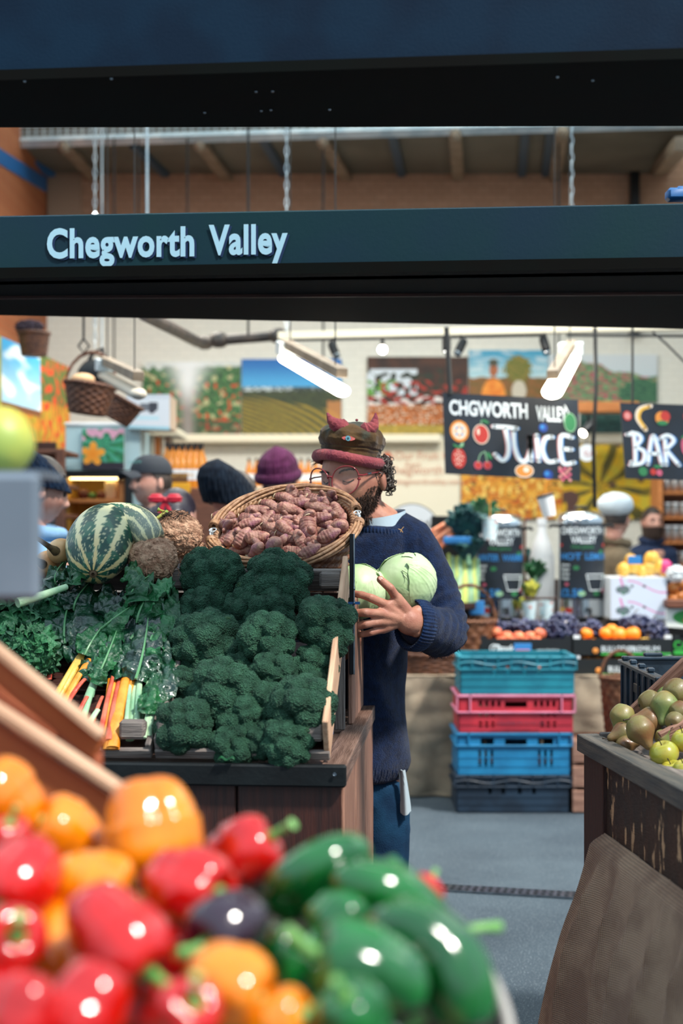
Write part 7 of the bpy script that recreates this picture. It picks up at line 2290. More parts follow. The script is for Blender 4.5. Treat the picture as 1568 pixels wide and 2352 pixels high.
# ---------------- urns
UD_ = 8.15
def urn(x0, x1, yt, yb, label, t1, t2, drawing):
    d = UD_ + .135; r_ = (x1 - x0) / 2 / F * d; b = P((x0 + x1) / 2, yb, d); H = P(0, yt, d).z - b.z
    t = thing('drinks_urn', label, 'urn', b, group='steel drinks urns')
    MB().lathe([(r_ * .98, 0), (r_ * .98, .012), (r_ * .93, .015)], 40, c=b).build('base_ring', 'black', t)
    MB().lathe([(r_ * .95, .012), (r_ * .95, H * .90), (r_ * .9, H * .905)], 48, c=b).build('cylinder', 'chrome', t)
    MB().lathe([(r_ * 1.02, H * .885), (r_ * 1.03, H * .915), (r_ * .98, H * .935), (r_ * .9, H * .965), (r_ * .6, H * .99), (.02, H)], 48, c=b).build('lid', 'chrome', t)
    MB().cap_tube([b + Vector((-.03, 0, H + .02)), b + Vector((.03, 0, H + .02))], .009, 12).build('lid_knob', 'black', t)
    for s in (-1, 1): MB().tube([b + Vector((s * r_ * .95, 0, H * .86)), b + Vector((s * (r_ + .04), -.01, H * .865)), b + Vector((s * (r_ + .05), -.01, H * .84))], .010, 10).build('handle', 'black', t)
    rr = r_ * .965
    def wrap(x, z, lift=.0): # x metres along the arc from the front, z up
        a = x / rr
        return b + Vector((math.sin(a) * (rr + lift), -math.cos(a) * (rr + lift), z))
    A = 1.36 * rr
    MB().sheet(lambda u, v: wrap(lerp(-A, A, u), lerp(.115, H * .875, v), .001), 40, 4).build('chalk_label', 'chalk_black', t)
    mb = MB(); HH = H * .875 - .115
    def tx(s_, fx, fy, sz, c, width=None, bold=.03):
        q = text_mb(s_, sz, (0, 0, 0), Vector((1, 0, 0)), Vector((0, 1, 0)), ext=0, bold=bold)
        mx_ = max(v.x for v in q.v); k = width / mx_ if width else 1.
        mb.add([wrap(-A + fx * 2 * A + v.x * k, .115 + fy * HH + v.y, .003) for v in q.v], q.f, PK.index(c))
    tx('CHEGWORTH', .08, .87, .055, 'w', .27); tx('VALLEY', .28, .75, .055, 'w', .15); tx('Hot Juice', .28, .68, .026, 'g', .13)
    tx(t1, .06, .53, .052, 'b', .14); tx(t2, .50, .53, .052, 'b', .16)
    for i, s_ in enumerate(drawing): tx(s_, .07, .44 - i * .06, .024, 'w', None, .02)
    tx('£2.50', .06, .04, .06, 'b', .15)
    for k, (fx, fy, rr_, c) in enumerate([(.08, .72, .012, 'r'), (.88, .72, .016, 'r'), (.80, .63, .018, 'g'), (.36, .42, .018, 'g'), (.20, .20, .014, 'k'), (.85, .12, .020, 'k'), (.45, .08, .022, 'l'), (.70, .08, .022, 'g'), (.92, .30, .010, 'g')]):
        n = 14; c0 = (-A + fx * 2 * A, .115 + fy * HH)
        mb.add([wrap(c0[0] + math.cos(2 * PI * i / n) * rr_, c0[1] + math.sin(2 * PI * i / n) * rr_ * .7, .0025 + .0002 * k) for i in range(n)], [tuple(range(n))], PK.index(c))
    # cup drawing
    for (p, q) in (((.52, .33), (.58, .12)), ((.86, .33), (.80, .12)), ((.58, .12), (.80, .12)), ((.52, .33), (.86, .33)), ((.53, .28), (.85, .28))):
        k = 8; pts = [(lerp(p[0], q[0], i / k), lerp(p[1], q[1], i / k)) for i in range(k + 1)]
        W2 = [wrap(-A + x * 2 * A, .115 + y * HH, .004) for x, y in pts]; mb.tube(W2, .003, 5, PK.index('w'))
    mb.build('chalk_lettering', PM, t, smooth=False)
    for k, c in enumerate(('y', 'r')):
        mb2 = MB().sheet(lambda u, v: wrap(lerp(-A * .95 + .05 * k, -A * .95 + .045 + .05 * k, u), lerp(.035, .065, v), .002), 6, 1); mb2.build('sticker', PM[PK.index(c)], t, smooth=False)
    MB().tube([b + Vector((.02, -rr, .06)), b + Vector((.02, -rr - .05, .06)), b + Vector((.02, -rr - .05, .03))], .010, 10).build('tap', 'black', t)
urn(1093, 1202, 1180, 1420, 'steel drinks urn labelled winter warmer', 'WINTER', 'WARMER', ('Spiced', 'Apple', 'Juice', 'Fruit'))
urn(1280, 1388, 1173, 1420, 'steel drinks urn labelled hot lemon', 'HOT', 'LEMON', ('Lemon', 'Ginger', 'Honey', 'Water'))
MT['cup'] = mat('printed_paper_cup', 'bcdbe4', .6, col2='e2eef0', scale=22, col3='d98a7a', scale3=34, lo3=.62, hi3=.66)
def cup(x, yb, yt, d, label, lid=False, rot=None, top=None):
    b = P(x, yb, d); h = (yb - yt) / F * d
    t = thing('paper_cup', label, 'cup', b, group='paper cups around the urns')
    R = rot or Matrix.Identity(3)
    MB().lathe([(0, 0), (h * .30, 0), (h * .40, h), (h * .42, h), (h * .38, h * .98), (h * .29, .01)], 28, c=b, R=R).build('cup_body', 'cup' if not lid else 'card_white', t)
    if lid: MB().lathe([(h * .42, h * .96), (h * .43, h * 1.02), (h * .36, h * 1.08), (0, h * 1.08)], 28, c=b, R=R).build('lid', 'black', t)
    if top: MB().tube([b + R @ Vector((0, 0, h * 1.0)), P(*top, d)], .003, 6).build('string', 'stk_orange', t)
cup(1215, 1422, 1380, UD_ - .02, 'paper cup standing between the urns, left of two')
cup(1254, 1422, 1380, UD_ - .02, 'paper cup standing between the urns, right of two')
cup(1125, 1240, 1192, 7.9, 'paper cup hanging in front of the winter warmer urn', top=(1125, 1090))
cup(1262, 1186, 1138, 7.6, 'white paper cup with a black lid hanging tilted above the urns', True, Matrix.Rotation(math.radians(-13), 3, 'Y'), top=(1254, 1098))
o = sbox('price_card', 1078, 1112, 1380, 1412, 7.95, .006, PM[PK.index('b')]); tag(o, 'small blue card leaning left of the winter warmer urn', 'card')
# white bottle, greens, cauliflower between urns
t = thing('milk_jug', 'tall white plastic bottle standing between the urns', 'bottle', P(1244, 1418, 8.45))
bb_ = P(1244, 1418, 8.45); Hh = P(0, 1190, 8.45).z - bb_.z
MB().lathe([(0, 0), (.07, 0), (.075, Hh * .1), (.075, Hh * .6), (.05, Hh * .75), (.026, Hh * .86), (.026, Hh * .93)], 28, c=bb_).build('bottle_body', 'card_white', t)
MB().lathe([(.03, Hh * .93), (.03, Hh), (0, Hh)], 20, c=bb_).build('cap', 'card_white', t)
MT['romanesco'] = mat('yellow_green_florets', 'a8ac34', .6, col2='c9c24a', scale=40, bump=.8, bscale=160, bkind='VORONOI')
def cauli(x, y, d, r_, m, label, seed):
    c = P(x, y, d); R_ = r_ / F * d; rr = random.Random(seed)
    t = thing('cauliflower', label, 'vegetable', c - ZD * R_, group='cauliflowers by the urns')
    mb = MB(); mb.ball(c, R_ * .8, 14, 10)
    for k in range(22):
        q = Vector((rr.gauss(0, 1), rr.gauss(0, 1) - .6, rr.gauss(0, 1) + .5)).normalized(); mb.ball(c + q * R_ * .75, R_ * .32, 10, 7)
    mb.build('curd', m, t)
    for k in range(5):
        a = k * 1.3; leaf('leaf', (c - ZD * R_ * .8, c + Vector((math.cos(a), math.sin(a) * .6, -.3)) * R_ * 1.1, c + Vector((math.cos(a), math.sin(a) * .6, .5)) * R_ * 1.2), R_ * .45, Vector((math.cos(a), math.sin(a) - .3, .2)).normalized(), 'leaf_green', t, k, nu=8, nv=12)
cauli(1219, 1352, 8.2, 20, 'romanesco', 'yellow green cauliflower left between the urns', 1)
cauli(1205, 1385, 8.17, 16, 'romanesco', 'small yellow green cauliflower at the foot of the winter warmer urn', 2)
def greens(x, y, d, r_, m, label, seed, n=16, name='leafy_greens', up=.6, wd=.34):
    c = P(x, y, d); R_ = r_ / F * d; rr = random.Random(seed)
    t = thing(name, label, 'vegetable', c - ZD * R_, group='leafy greens on the far counter')
    for k in range(n):
        q = Vector((rr.gauss(0, 1), rr.gauss(0, .6) - .5, abs(rr.gauss(0, 1)) * up + .1)).normalized()
        leaf('leaf', (c - ZD * R_ * .7, c + q * R_ * .6 + ZD * .02, c + q * R_ * 1.25), R_ * wd, (Vector((0, -1, .4)) + q * .3).normalized(), m, t, k + seed, nu=8, nv=14, crinkle=.014)
    MB().tube([c - ZD * R_, c - ZD * R_ * .3], R_ * .2, 10).build('stalk', 'stk_white', t)
MT['kale_blue'] = mat('blue_green_kale', '17414a', .5, col2='225a58', scale=20, bump=.8, bscale=90)
greens(1072, 1205, 7.95, 46, 'kale_blue', 'big blue green kale bunch left of the winter warmer urn', 3, 18)
greens(1108, 1178, 8.3, 34, 'leaf_green', 'bright green leafy bunch behind the blue green kale', 5, 14)
greens(1075, 1262, 7.95, 34, 'kale_blue', 'dark leafy bunch above the celery', 7, 12)
greens(1228, 1312, 8.35, 26, 'leaf_green', 'green leaves around the white bottle', 9, 12)
greens(1215, 1290, 8.5, 26, 'kale_blue', 'dark leaves left of the white bottle', 10, 10)
MT['carrot'] = mat('carrot_skin', 'd97a56', .5, col2='e59a76', scale=30)
t = thing('carrot_bunch', 'bunch of pale orange carrots behind the navy shoulder', 'vegetable', P(1010, 1240, 8.0), group='carrot bunches')
for k in range(7):
    a = P(1045 - 2 * k, 1195 + 6 * k, 7.95 + .02 * (k % 3)); b = P(985 + 4 * k, 1222 + 7 * k, 7.95)
    MB().cap_tube([a, a.lerp(b, .5), b], [.020, .016, .005], 12).build('carrot', 'carrot', t)
t = thing('celery', 'pale green celery heads stacked left of the winter warmer urn', 'vegetable', P(1062, 1420, 7.95), group='celery on the far counter')
for k in range(12):
    x = 1036 + 5 * k; b = P(x, 1385 - 3 * (k % 3), 7.92 + .03 * (k % 3))
    MB().tube([b, P(x - 4 + 3 * (k % 4), 1320, 7.95), P(x - 6 + 4 * (k % 4), 1272 + 6 * (k % 3), 8.0)], [.020, .016, .009], 10, flat=(Vector((0, 1, 0)), .6)).build('stalk', 'stk_white' if k % 2 else mat('celery_yellow', 'c2d070', .4), t)
o = sbox('blue_tape', 1018, 1086, 1232, 1250, 7.9, .03, PM[PK.index('b')], bev=.01); tag(o, 'bright blue band around the greens beside the navy sleeve', 'wrapper')
# dark stand behind the greens, boxed support
sb_ = thing('display_rack', 'dark rack behind the greens, carrots and urns', 'rack', P(1180, 1422, 8.75))
sbox('rack_back', 990, 1095, 1185, 1422, 8.45, .03, 'black', sb_); sbox('rack_shelf', 985, 1092, 1385, 1400, 7.86, .6, 'wood_dark', sb_)
sbox('rack_shelf', 985, 1060, 1292, 1298, 8.0, .45, 'wood_dark', sb_); sbox('rack_frame', 1204, 1280, 1372, 1378, 8.12, .02, 'wood_dark', sb_)
sbox('rack_post', 1203, 1208, 1190, 1420, 8.4, .03, 'wood_shelf', sb_)
sbox('rack_back', 1205, 1282, 1330, 1420, 8.62, .02, 'wood_dark', sb_)
# printed white boxes with mangoes
def box_print(u, v):
    c = L_('c9d4e4')
    if math.hypot((u - .22) / .13, (v - .60) / .22) < 1 + .3 * nz(u, v, 16): c = L_('4f7f6a') if nz(u, v, 25) > -.1 else L_('7a5a88')
    if abs(v - (.45 - .28 * math.sin(u * 5))) < .035 and u > .3: c = L_('cf7ab0')
    if abs(u - .17 - v * .1) < .02 and v < .4: c = L_('cf7ab0')
    for hx in (.38, .60):
        if math.hypot((u - hx) / .025, (v - .42) / .07) < 1: c = L_('1a1a1e')
    return c
for i, (y0, y1, lab) in enumerate(((1374, 1422, 'lower white printed carton right of the hot lemon urn'), (1326, 1374, 'upper white printed carton with mangoes on it'))):
    t = poster('carton', lab, 'box', [P(1402, y0, 8.0), P(1530, y0, 8.0), P(1530, y1, 8.0), P(1402, y1, 8.0)], box_print, 90, 40, th=.004, group='white printed cartons')
    sbox('carton_body', 1402, 1530, y0, y1, 8.004, .32, 'card_white', t)
mk = apple('mango', 'mango', grp='mangoes on the white cartons')
MG = [(1432, 1308, 17, 'lowest at the left'), (1455, 1300, 18, 'under the blue price card'), (1448, 1286, 15, 'behind the blue price card'), (1490, 1305, 18, 'in the middle of the front row'), (1496, 1284, 19, 'topmost of the pile'), (1512, 1300, 17, 'right of the topmost one'), (1474, 1312, 15, 'low between the two big ones'), (1530, 1315, 16, 'at the right end')]
for x, y, r_, lab in MG: mk(P(x, y, 8.12), qrot((rnd.uniform(-1, 1), -.3, rnd.uniform(-.2, 1)), 1), (r_ / F * 8.12 / .036 * 1.0, r_ / F * 8.12 / .036 * .9, r_ / F * 8.12 / .036 * 1.12), 'yellow mango on the cartons, ' + lab)
o = sbox('price_card', 1442, 1473, 1277, 1296, 8.0, .006, PM[PK.index('b')]); tag(o, 'small blue price card stuck among the mangoes', 'card')
t = thing('dragon_fruit', 'small bright pink dragon fruit right of the mangoes', 'fruit', P(1528, 1320, 8.1))
MB().ball(P(1528, 1303, 8.1), (.035, .033, .042), 24, 18, fn=lambda d: 1 + .15 * max(0, math.sin(6 * math.atan2(d.y, d.x)) * math.sin(d.z * 9))).build('skin', mat('pink_skin', 'cf3a78', .4), t)
MT['onion'] = mat('brown_onion', 'b86a2c', .35, col2='d08a48', scale=20)
onk = apple('onion', 'onion', cat='vegetable', grp='onions at the right edge')
for i, (x, y) in enumerate(((1545, 1350), (1562, 1340), (1560, 1368), (1578, 1360), (1545, 1374))): fr(onk, x, y, 8.05, 14, 'brown onion at the right edge, %s from left' % ords[i])
o = sbox('produce_tray', 1532, 1640, 1378, 1396, 7.9, .35, 'wood_shelf'); tag(o, 'brown tray under the onions at the right edge', 'tray')
def juice_print(u, v):
    c = L_('e8ece6')
    if math.hypot(u - .55, v - .45) < .42: c = L_('3f9a4a')
    if math.hypot(u - .6, v - .6) < .25: c = L_('d9602a')
    return c
t = poster('carton', 'green and orange printed carton below the onions, right edge', 'box', [P(1530, 1398, 7.95), P(1640, 1398, 7.95), P(1640, 1448, 7.95), P(1530, 1440, 7.95)], juice_print, 50, 30, th=.004)
sbox('carton_body', 1530, 1640, 1398, 1440, 7.956, .25, 'card_white', t)
# crumpled white plastic
t = thing('plastic_bag', 'crumpled translucent white plastic at the right edge', 'bag', P(1548, 1340, 8.0))
MB().ball(P(1552, 1318, 8.0), (.055, .04, .045), 40, 28, fn=lambda d: 1 + .3 * noise.noise(d * 4) + .15 * noise.noise(d * 11)).build('film', mat('white_film', 'dfe6ea', .25, alpha=.8), t)
# right shelves with jars
sh = thing('jar_shelves', 'wooden shelves lined with jars at the right edge', 'shelf', P(1550, 1500, 11.6))
sbox('upright', 1512, 1522, 1095, 1500, 11.4, .3, 'wood_orange', sh); sbox('back_panel', 1512, 1640, 1095, 1500, 11.72, .02, 'wood_shelf', sh)
for y in (1130, 1188, 1245, 1300): sbox('shelf_board', 1520, 1640, y, y + 5, 11.42, .28, 'wood_orange', sh)
MT['jar_glass'] = mat('jar_glass', '6a7478', .15, col2='8a5a3a', scale=8, coat=.5)
jr = thing('jar', 'jar', 'jar', (0, 0, 0), group='jars on the right hand shelves')
MB().lathe([(0, 0), (.032, 0), (.034, .01), (.034, .07), (.024, .085), (.024, .095)], 16).build('jar_body', 'jar_glass', jr, local=True)
MB().lathe([(.026, .093), (.026, .108), (0, .108)], 14).build('lid', 'card_white', jr, local=True)
jk = Kit(jr)
for ri, y in enumerate((1130, 1188, 1245, 1300)):
    for k in range(5): jk(P(1532 + 19 * k, y, 11.5), None, 1.1 if ri % 2 else 1.25, 'jar on the %s shelf at the right edge, %s from left' % (ords[ri], ords[k]))
# ================================================================= left background
lv = thing('fridge_cabinet', 'tall pale blue cabinet with a black framed glass front and warm lit shelves', 'cabinet', P(230, 1500, 9.0))
MT['pale_blue'] = mat('pale_blue_panel', 'b5d3da', .55)
MT['warm_in'] = mat('yellow_cabinet_lining', 'd9a94a', .6)
def sx(name, x0, x1, y0, y1, d, dep, m, par=lv, bev=.004): return sbox(name, x0, x1, y0, y1, d, dep, m, par, bev)
sx('upper_panel', 150, 322, 976, 1082, 9.0, .5, 'pale_blue')
sx('side_panel', 303, 322, 1078, 1640, 9.0, .5, 'pale_blue')
sx('top_board', 148, 326, 970, 977, 8.98, .55, 'card_white')
sx('frame_top', 150, 303, 1080, 1096, 8.97, .04, 'black'); sx('frame_right', 286, 303, 1096, 1640, 8.97, .04, 'black'); sx('frame_left', 140, 152, 1096, 1640, 8.97, .04, 'black')
sx('back_lining', 150, 290, 1096, 1640, 9.45, .02, 'warm_in'); sx('side_lining', 150, 154, 1096, 1640, 9.02, .42, 'warm_in'); sx('side_lining', 272, 287, 1100, 1640, 9.02, .40, 'wood_orange')
for y in (1146, 1300, 1420): sx('shelf_board', 152, 286, y, y + 9, 9.02, .42, 'wood_orange')
MT['cab_glow'] = mat('cabinet_strip_light', 'fff0d0', .4, emit=('ffdf9c', 5.))
sx('strip_light', 160, 280, 1097, 1101, 9.1, .03, 'cab_glow')
poster('picture', 'picture of an orange lily on the pale blue cabinet', 'picture', [P(190, 985, 8.97), P(286, 985, 8.97), P(286, 1079, 8.97), P(190, 1079, 8.97)], pic_daylily, 80, 80)
for i, (x, r_, c) in enumerate(((192, 15, '5a2c22'), (212, 10, '4f7a3c'), (234, 13, '6a3c28'))):
    t = thing('wrapped_loaf', ['dark brown loaf on the warm cabinet shelf, leftmost', 'small green parcel between two loaves on the cabinet shelf', 'dark brown loaf on the warm cabinet shelf, right of the green parcel'][i], 'food', P(x, 1146, 9.15))
    MB().ball(P(x, 1146 - r_ * .75, 9.15), (r_ / F * 9.1, .05, r_ * .8 / F * 9.1), 18, 12, fn=lambda d: 1 + .06 * noise.noise(d * 4)).build('crust', mat('loaf', c, .6), t)
t = thing('paper_bag', 'pale paper bag with a folded top on the warm cabinet shelf', 'bag', P(252, 1146, 9.12))
sx('bag_body', 240, 268, 1104, 1146, 9.12, .08, mat('kraft', 'e0c7a0', .7), t, .01)
# cardboard carton with an appliance on it
def carton_print(u, v):
    c = L_('d6dce4')
    if .30 < u < .62 and .25 < v < .48: c = L_('6a6e78')
    if .52 < u < .72 and .22 < v < .55 and u + v < 1.15: c = L_('3c3e48')
    if .15 < u < .75 and .62 < v < .72: c = L_('b9dbe6')
    if v > .9: c = L_('9ac8d8')
    if v < .12 and nz(u, v, 30) > .1: c = L_('aab8c8')
    return c
t = poster('carton', 'white carton printed with a grey machine on top of the cabinet', 'box', [P(291, 906, 8.9), P(390, 906, 8.9), P(390, 988, 8.9), P(291, 984, 8.9)], carton_print, 70, 60, th=.004)
sx('carton_body', 291, 390, 906, 984, 8.91, .35, mat('carton_side', 'd9c0a8', .7), t)
sbasket('hanging brown wicker basket with a hooped handle, upper left', 200, 952, 884, .095, .135, 7.6, 'wicker_dark', True, 1., .12, 'wicker baskets hung upper left')
t = thing('bread_round', 'pale round loaf in the hanging wicker basket', 'food', P(188, 880, 7.6)); MB().ball(P(190, 872, 7.6), (.065, .06, .035), 20, 12).build('crust', mat('pale_loaf', 'c9a27a', .7), t)
sbasket('tapering wicker basket on top of the meadow banner, far upper left', 78, 818, 766, .075, .095, 8.9, 'wicker_dark', False, 1., .0, 'wicker baskets hung upper left')
sbasket('small dark basket upside among the hanging things, left of the white carton', 265, 968, 915, .07, .10, 8.0, 'wicker_dark', False, 1., .5, 'wicker baskets hung upper left')
t = thing('dark_bundle', 'dark bunch of dried flowers in the far upper left basket', 'plant', P(70, 770, 8.9))
MB().ball(P(68, 752, 8.9), (.085, .06, .045), 36, 24, fn=lambda d: 1 + .35 * noise.noise(d * 7)).build('dried_heads', mat('dried_flower', '2a2026', .9, col2='4a3c4a', scale=60), t)
t = thing('handbag', 'black bag hanging behind the wicker basket, upper left', 'bag', P(222, 880, 8.2))
MB().ball(P(222, 858, 8.2), (.11, .05, .085), 28, 18, fn=lambda d: 1 + .06 * noise.noise(d * 3)).build('bag_body', 'black', t); MB().tube([P(200, 840, 8.2), P(212, 812, 8.2), P(234, 800, 8.2), P(245, 840, 8.2)], .012, 8).build('strap', 'black', t)
# cream shelf side with bottles behind
cs = thing('bottle_counter', 'cream shelf unit with orange juice bottles left of the back wall', 'shelf', P(420, 1500, 9.0))
sx('canopy_board', 322, 412, 985, 1000, 9.4, .5, 'cream2', cs); 
for i, x in enumerate((324, 345, 366, 390)): sx('slat', x, x + 9, 998, 1062, 9.4 + .1 * i, .02, 'cream2', cs)
for i, (x, c) in enumerate(((334, 'd98a2a'), (355, 'cf7a3a'), (378, '8a6a5a'))): sx('tinted_pane', x, x + 13, 998, 1062, 9.5, .02, mat('tinted_panel', c, .4), cs)
sx('counter', 372, 505, 1122, 1500, 8.55, .6, 'wood_shelf', cs); sx('rear_shelf', 380, 760, 1118, 1124, 11.4, .4, 'cream2', cs); sx('rear_body', 380, 760, 1124, 1500, 11.45, .35, 'cream2', cs)
MT['juice'] = mat('orange_juice_bottle', 'd98418', .2, coat=.5, rand=.15)
bt = thing('juice_bottle', 'bottle', 'bottle', (0, 0, 0), group='orange juice bottles')
MB().lathe([(0, 0), (.034, .002), (.035, .13), (.030, .16), (.013, .21), (.013, .235)], 18).build('bottle_body', 'juice', bt, local=True)
MB().lathe([(.015, .232), (.015, .255), (0, .256)], 12).build('bottle_cap', 'black', bt, local=True)
MB().lathe([(.0358, .05), (.0358, .115)], 18).build('paper_label', 'card_white', bt, local=True)
bkk = Kit(bt)
n = 0
for row, (d, y, xs) in enumerate(((8.65, 1122, range(390, 470, 14)), (8.85, 1118, range(384, 466, 13)))):
    for k, x in enumerate(xs): bkk(P(x, y, d), None, 1. + .06 * row, 'orange juice bottle with a black cap, %s row, %s from left' % (('front', 'rear')[row], ords[k]))
for k, x in enumerate(range(572, 745, 17)): bkk(P(x, 1118, 11.5), None, .9, 'orange juice bottle on the low rear shelf, %s from left' % ords[k])
t = thing('price_sign', 'yellow and brown price sign among the orange juice bottles', 'sign', P(412, 1132, 8.5))
sx('upper_card', 386, 431, 1086, 1108, 8.5, .01, mat('brown_card', '6a4420', .5), t); sx('lower_card', 390, 437, 1109, 1132, 8.5, .01, mat('yellow_card', 'e0a020', .5), t)
text_mb('AUTUMN', .035, P(389, 1096, 8.495), Vector((1, 0, 0)), ZD).build('lettering', mat('gold_print', 'd9a860', .5), t, smooth=False)
# dark shelf rack under the banner, left
rk_ = thing('wooden_rack', 'dark brown wooden rack of small bottles under the meadow banner', 'rack', P(110, 1500, 8.6))
sx('side_post', 128, 147, 1030, 1500, 8.4, .05, 'wood_shelf', rk_); sx('side_post', 60, 76, 1020, 1500, 8.9, .05, 'wood_shelf', rk_); sx('back_panel', 20, 128, 1015, 1500, 9.0, .03, 'wood_dark', rk_)
for y in (1032, 1110, 1180, 1235, 1300): sx('shelf_board', 20, 146, y, y + 10, 8.42, .5, 'wood_shelf', rk_)
for r_, y in enumerate((1180, 1235)):
    for k, x in enumerate((90, 104, 118)):
        jk(P(x, y, 8.5), None, 1.05, 'small jar on the dark rack at left, %s shelf, %s from left' % (('upper', 'lower')[r_], ords[k]))
# ================================================================= people in the background
def person(label, x, y, d, yaw, pitch, coat, trousers, hair, skin='skin_pale', hat=None, s=1., arms='down', beard=False, moustache=False, hood=False, long_hair=None, roll=0.):
    c = P(x, y, d); r = random.Random(int(x))
    t = thing('person', label, 'person', (c.x, c.y, 0))
    R = Matrix.Rotation(math.radians(yaw), 3, 'Z') @ Matrix.Rotation(math.radians(roll), 3, 'Y') @ Matrix.Rotation(math.radians(pitch), 3, 'X')
    RB = Matrix.Rotation(math.radians(yaw * .7), 3, 'Z')
    h = lambda a, b, e: c + R @ (Vector((a, b, e)) * s)
    nb = c + Vector((0, .02, -.155 * s)); H = c.z - .15 * s; k = H / 1.55       # shoulder height
    w = lambda a, b, z: Vector((c.x, c.y + .03, 0)) + RB @ Vector((a * k, b * k, 0)) + ZD * z
    mb = MB(); head_ball(mb, 64, 48, s, R, c)
    mb.tube([h(0, .015, -.05), h(0, .03, -.10), nb - ZD * .02, nb - ZD * .07], [.055, .052, .058, .08], 16)
    mb.tube([w(0, 0, H - .02), w(0, 0, H - .08), w(0, 0, H * .8), w(0, 0, H * .68), w(0, 0, H * .60)], [.06, .12, .13, .12, .12], 18)
    for q in (-1, 1):
        sh_ = w(q * .16, 0, H - .09)
        if arms == 'down': el = w(q * .22, .02, H * .74); wr = w(q * .20, -.10, H * .60); 
        else: el = w(q * .23, 0, H * .74); wr = w(q * .08, -.26, H * .76)
        mb.cap_tube([w(q * .08, 0, H - .08), sh_, sh_.lerp(el, .5), el, el.lerp(wr, .5), wr], [.06, .05, .045, .04, .034, .027], 14)
        hd = (wr - el).normalized(); sd = RB @ Vector((q, 0, 0))
        pe_ = wr + hd * .075
        fs = []
        for j in range(4):
            o_ = sd * (.026 - .017 * j)
            fs.append([pe_ + o_, pe_ + o_ + hd * .035 - ZD * .004, pe_ + o_ + hd * .06 - ZD * .014, pe_ + o_ * .9 + hd * .075 - ZD * .026])
        for f in fs:
            mb.cap_tube([wr, f[0]], [.017, .013], 8)
            for a_, b_ in zip(f[:-1], f[1:]): mb.cap_tube([a_, b_], [.0095, .0085], 8)
        tb_ = wr + hd * .03 - sd * .03
        mb.cap_tube([wr, tb_, tb_ + hd * .035 - sd * .012, tb_ + hd * .055 - sd * .01], [.016, .013, .011, .009], 8)
        lg = w(q * .09, 0, H * .60); kn = w(q * .10, -.02, H * .33); an = w(q * .10, .03, .09)
        mb.cap_tube([lg, lg.lerp(kn, .5), kn, kn.lerp(an, .4), an], [.085, .078, .055, .052, .038], 14)
        mb.cap_tube([an - ZD * .03, an + RB @ Vector((0, -.13, 0)) - ZD * .055], [.038, .03], 10)
    mb.build('body', skin, t, voxel=.0075 if d > 8 else .006, smooth_it=1)
    ct = MB()
    n_ = [(H + .00, .075, .075), (H - .035, .12, .10), (H - .08, .19, .125), (H * .85, .20, .145), (H * .72, .185, .14), (H * .60, .195, .15), (H * .54, .20, .15)]
    tab = n_
    def f(u, v):
        q_ = v * (len(tab) - 1); i = min(int(q_), len(tab) - 2); fr_ = q_ - i
        z, rx_, ry_ = (lerp(tab[i][j], tab[i + 1][j], fr_) for j in range(3))
        return w(math.cos(2 * PI * u) * rx_, math.sin(2 * PI * u) * ry_, z)
    ct.sheet(f, 40, 24, closed_u=True); n0 = len(ct.v)
    ct.add([w(0, 0, tab[0][0]), w(0, 0, tab[-1][0])], []); ct.f += [(n0, (j + 1) % 40, j) for j in range(40)] + [(n0 + 1, 24 * 40 + j, 24 * 40 + (j + 1) % 40) for j in range(40)]; ct.m += [0] * 80
    for q in (-1, 1):
        sh_ = w(q * .165, 0, H - .10)
        if arms == 'down': el = w(q * .225, .02, H * .74); wr = w(q * .20, -.09, H * .615)
        else: el = w(q * .235, 0, H * .74); wr = w(q * .09, -.235, H * .76)
        ct.cap_tube([w(q * .10, 0, H - .09), sh_, sh_.lerp(el, .5), el, el.lerp(wr, .5), wr], [.075, .072, .064, .060, .055, .048], 16)
    if hood: ct.cap_tube([w(-.10, .07, H - .01), w(0, .11, H + .005), w(.10, .07, H - .01)], [.05, .06, .05], 14)
    ct.build('coat', coat, t, voxel=.012, smooth_it=3, post=lambda p, n: p + n * (.010 * noise.noise(p * 9) + .004 * noise.noise(p * 24)))
    if hood is not None:
        MB().tube([w(math.cos(2 * PI * j / 24) * .085, math.sin(2 * PI * j / 24) * .085, H + .012 + .012 * math.sin(2 * PI * j / 24)) for j in range(25)], .028, 12, cap=False).build('collar', coat, t, post=lambda p, n: p + n * .006 * noise.noise(p * 20))
    jt = MB(); jt.cap_tube([w(-.06, 0, H * .58), w(.06, 0, H * .58)], [.13, .13], 18)
    for q in (-1, 1):
        lg = w(q * .09, 0, H * .58); kn = w(q * .10, -.02, H * .33); an = w(q * .10, .03, .06)
        jt.tube([lg, lg.lerp(kn, .5), kn, kn.lerp(an, .5), an], [.11, .095, .078, .07, .068], 16)
    jt.build('trousers', trousers, t, voxel=.014, smooth_it=2)
    for q in (-1, 1):
        an = w(q * .10, .03, .045)
        MB().cap_tube([an + RB @ Vector((0, .04, 0)), an + RB @ Vector((0, -.15, -.005))], [.048, .036], 14).build('shoe', 'black', t)
    # hair
    if hair:
        hb = MB(); low = -.03 if not long_hair else -.10
        def fh(dv):
            p = Vector((dv.x * .084, dv.y * .106 + .004, dv.z * .126))
            if dv.z < -.15: p.x *= .95
            return p * s * (1 + .012 * noise.noise(dv * 9))
        vs0 = MB().ball((0, 0, 0), 1, 48, 36, fn=fh)
        keep = []
        for fc_ in vs0.f:
            m_ = sum((vs0.v[i] for i in fc_), Vector()) / 4 / s
            if (m_.y > -.055 + max(0, .06 - m_.z) * .9 and m_.z > low) or m_.z > .075: keep.append(fc_)
        used = sorted({i for f_ in keep for i in f_}); mp_ = {q: i for i, q in enumerate(used)}
        hb.add([c + R @ vs0.v[i] for i in used], [tuple(mp_[i] for i in f_) for f_ in keep])
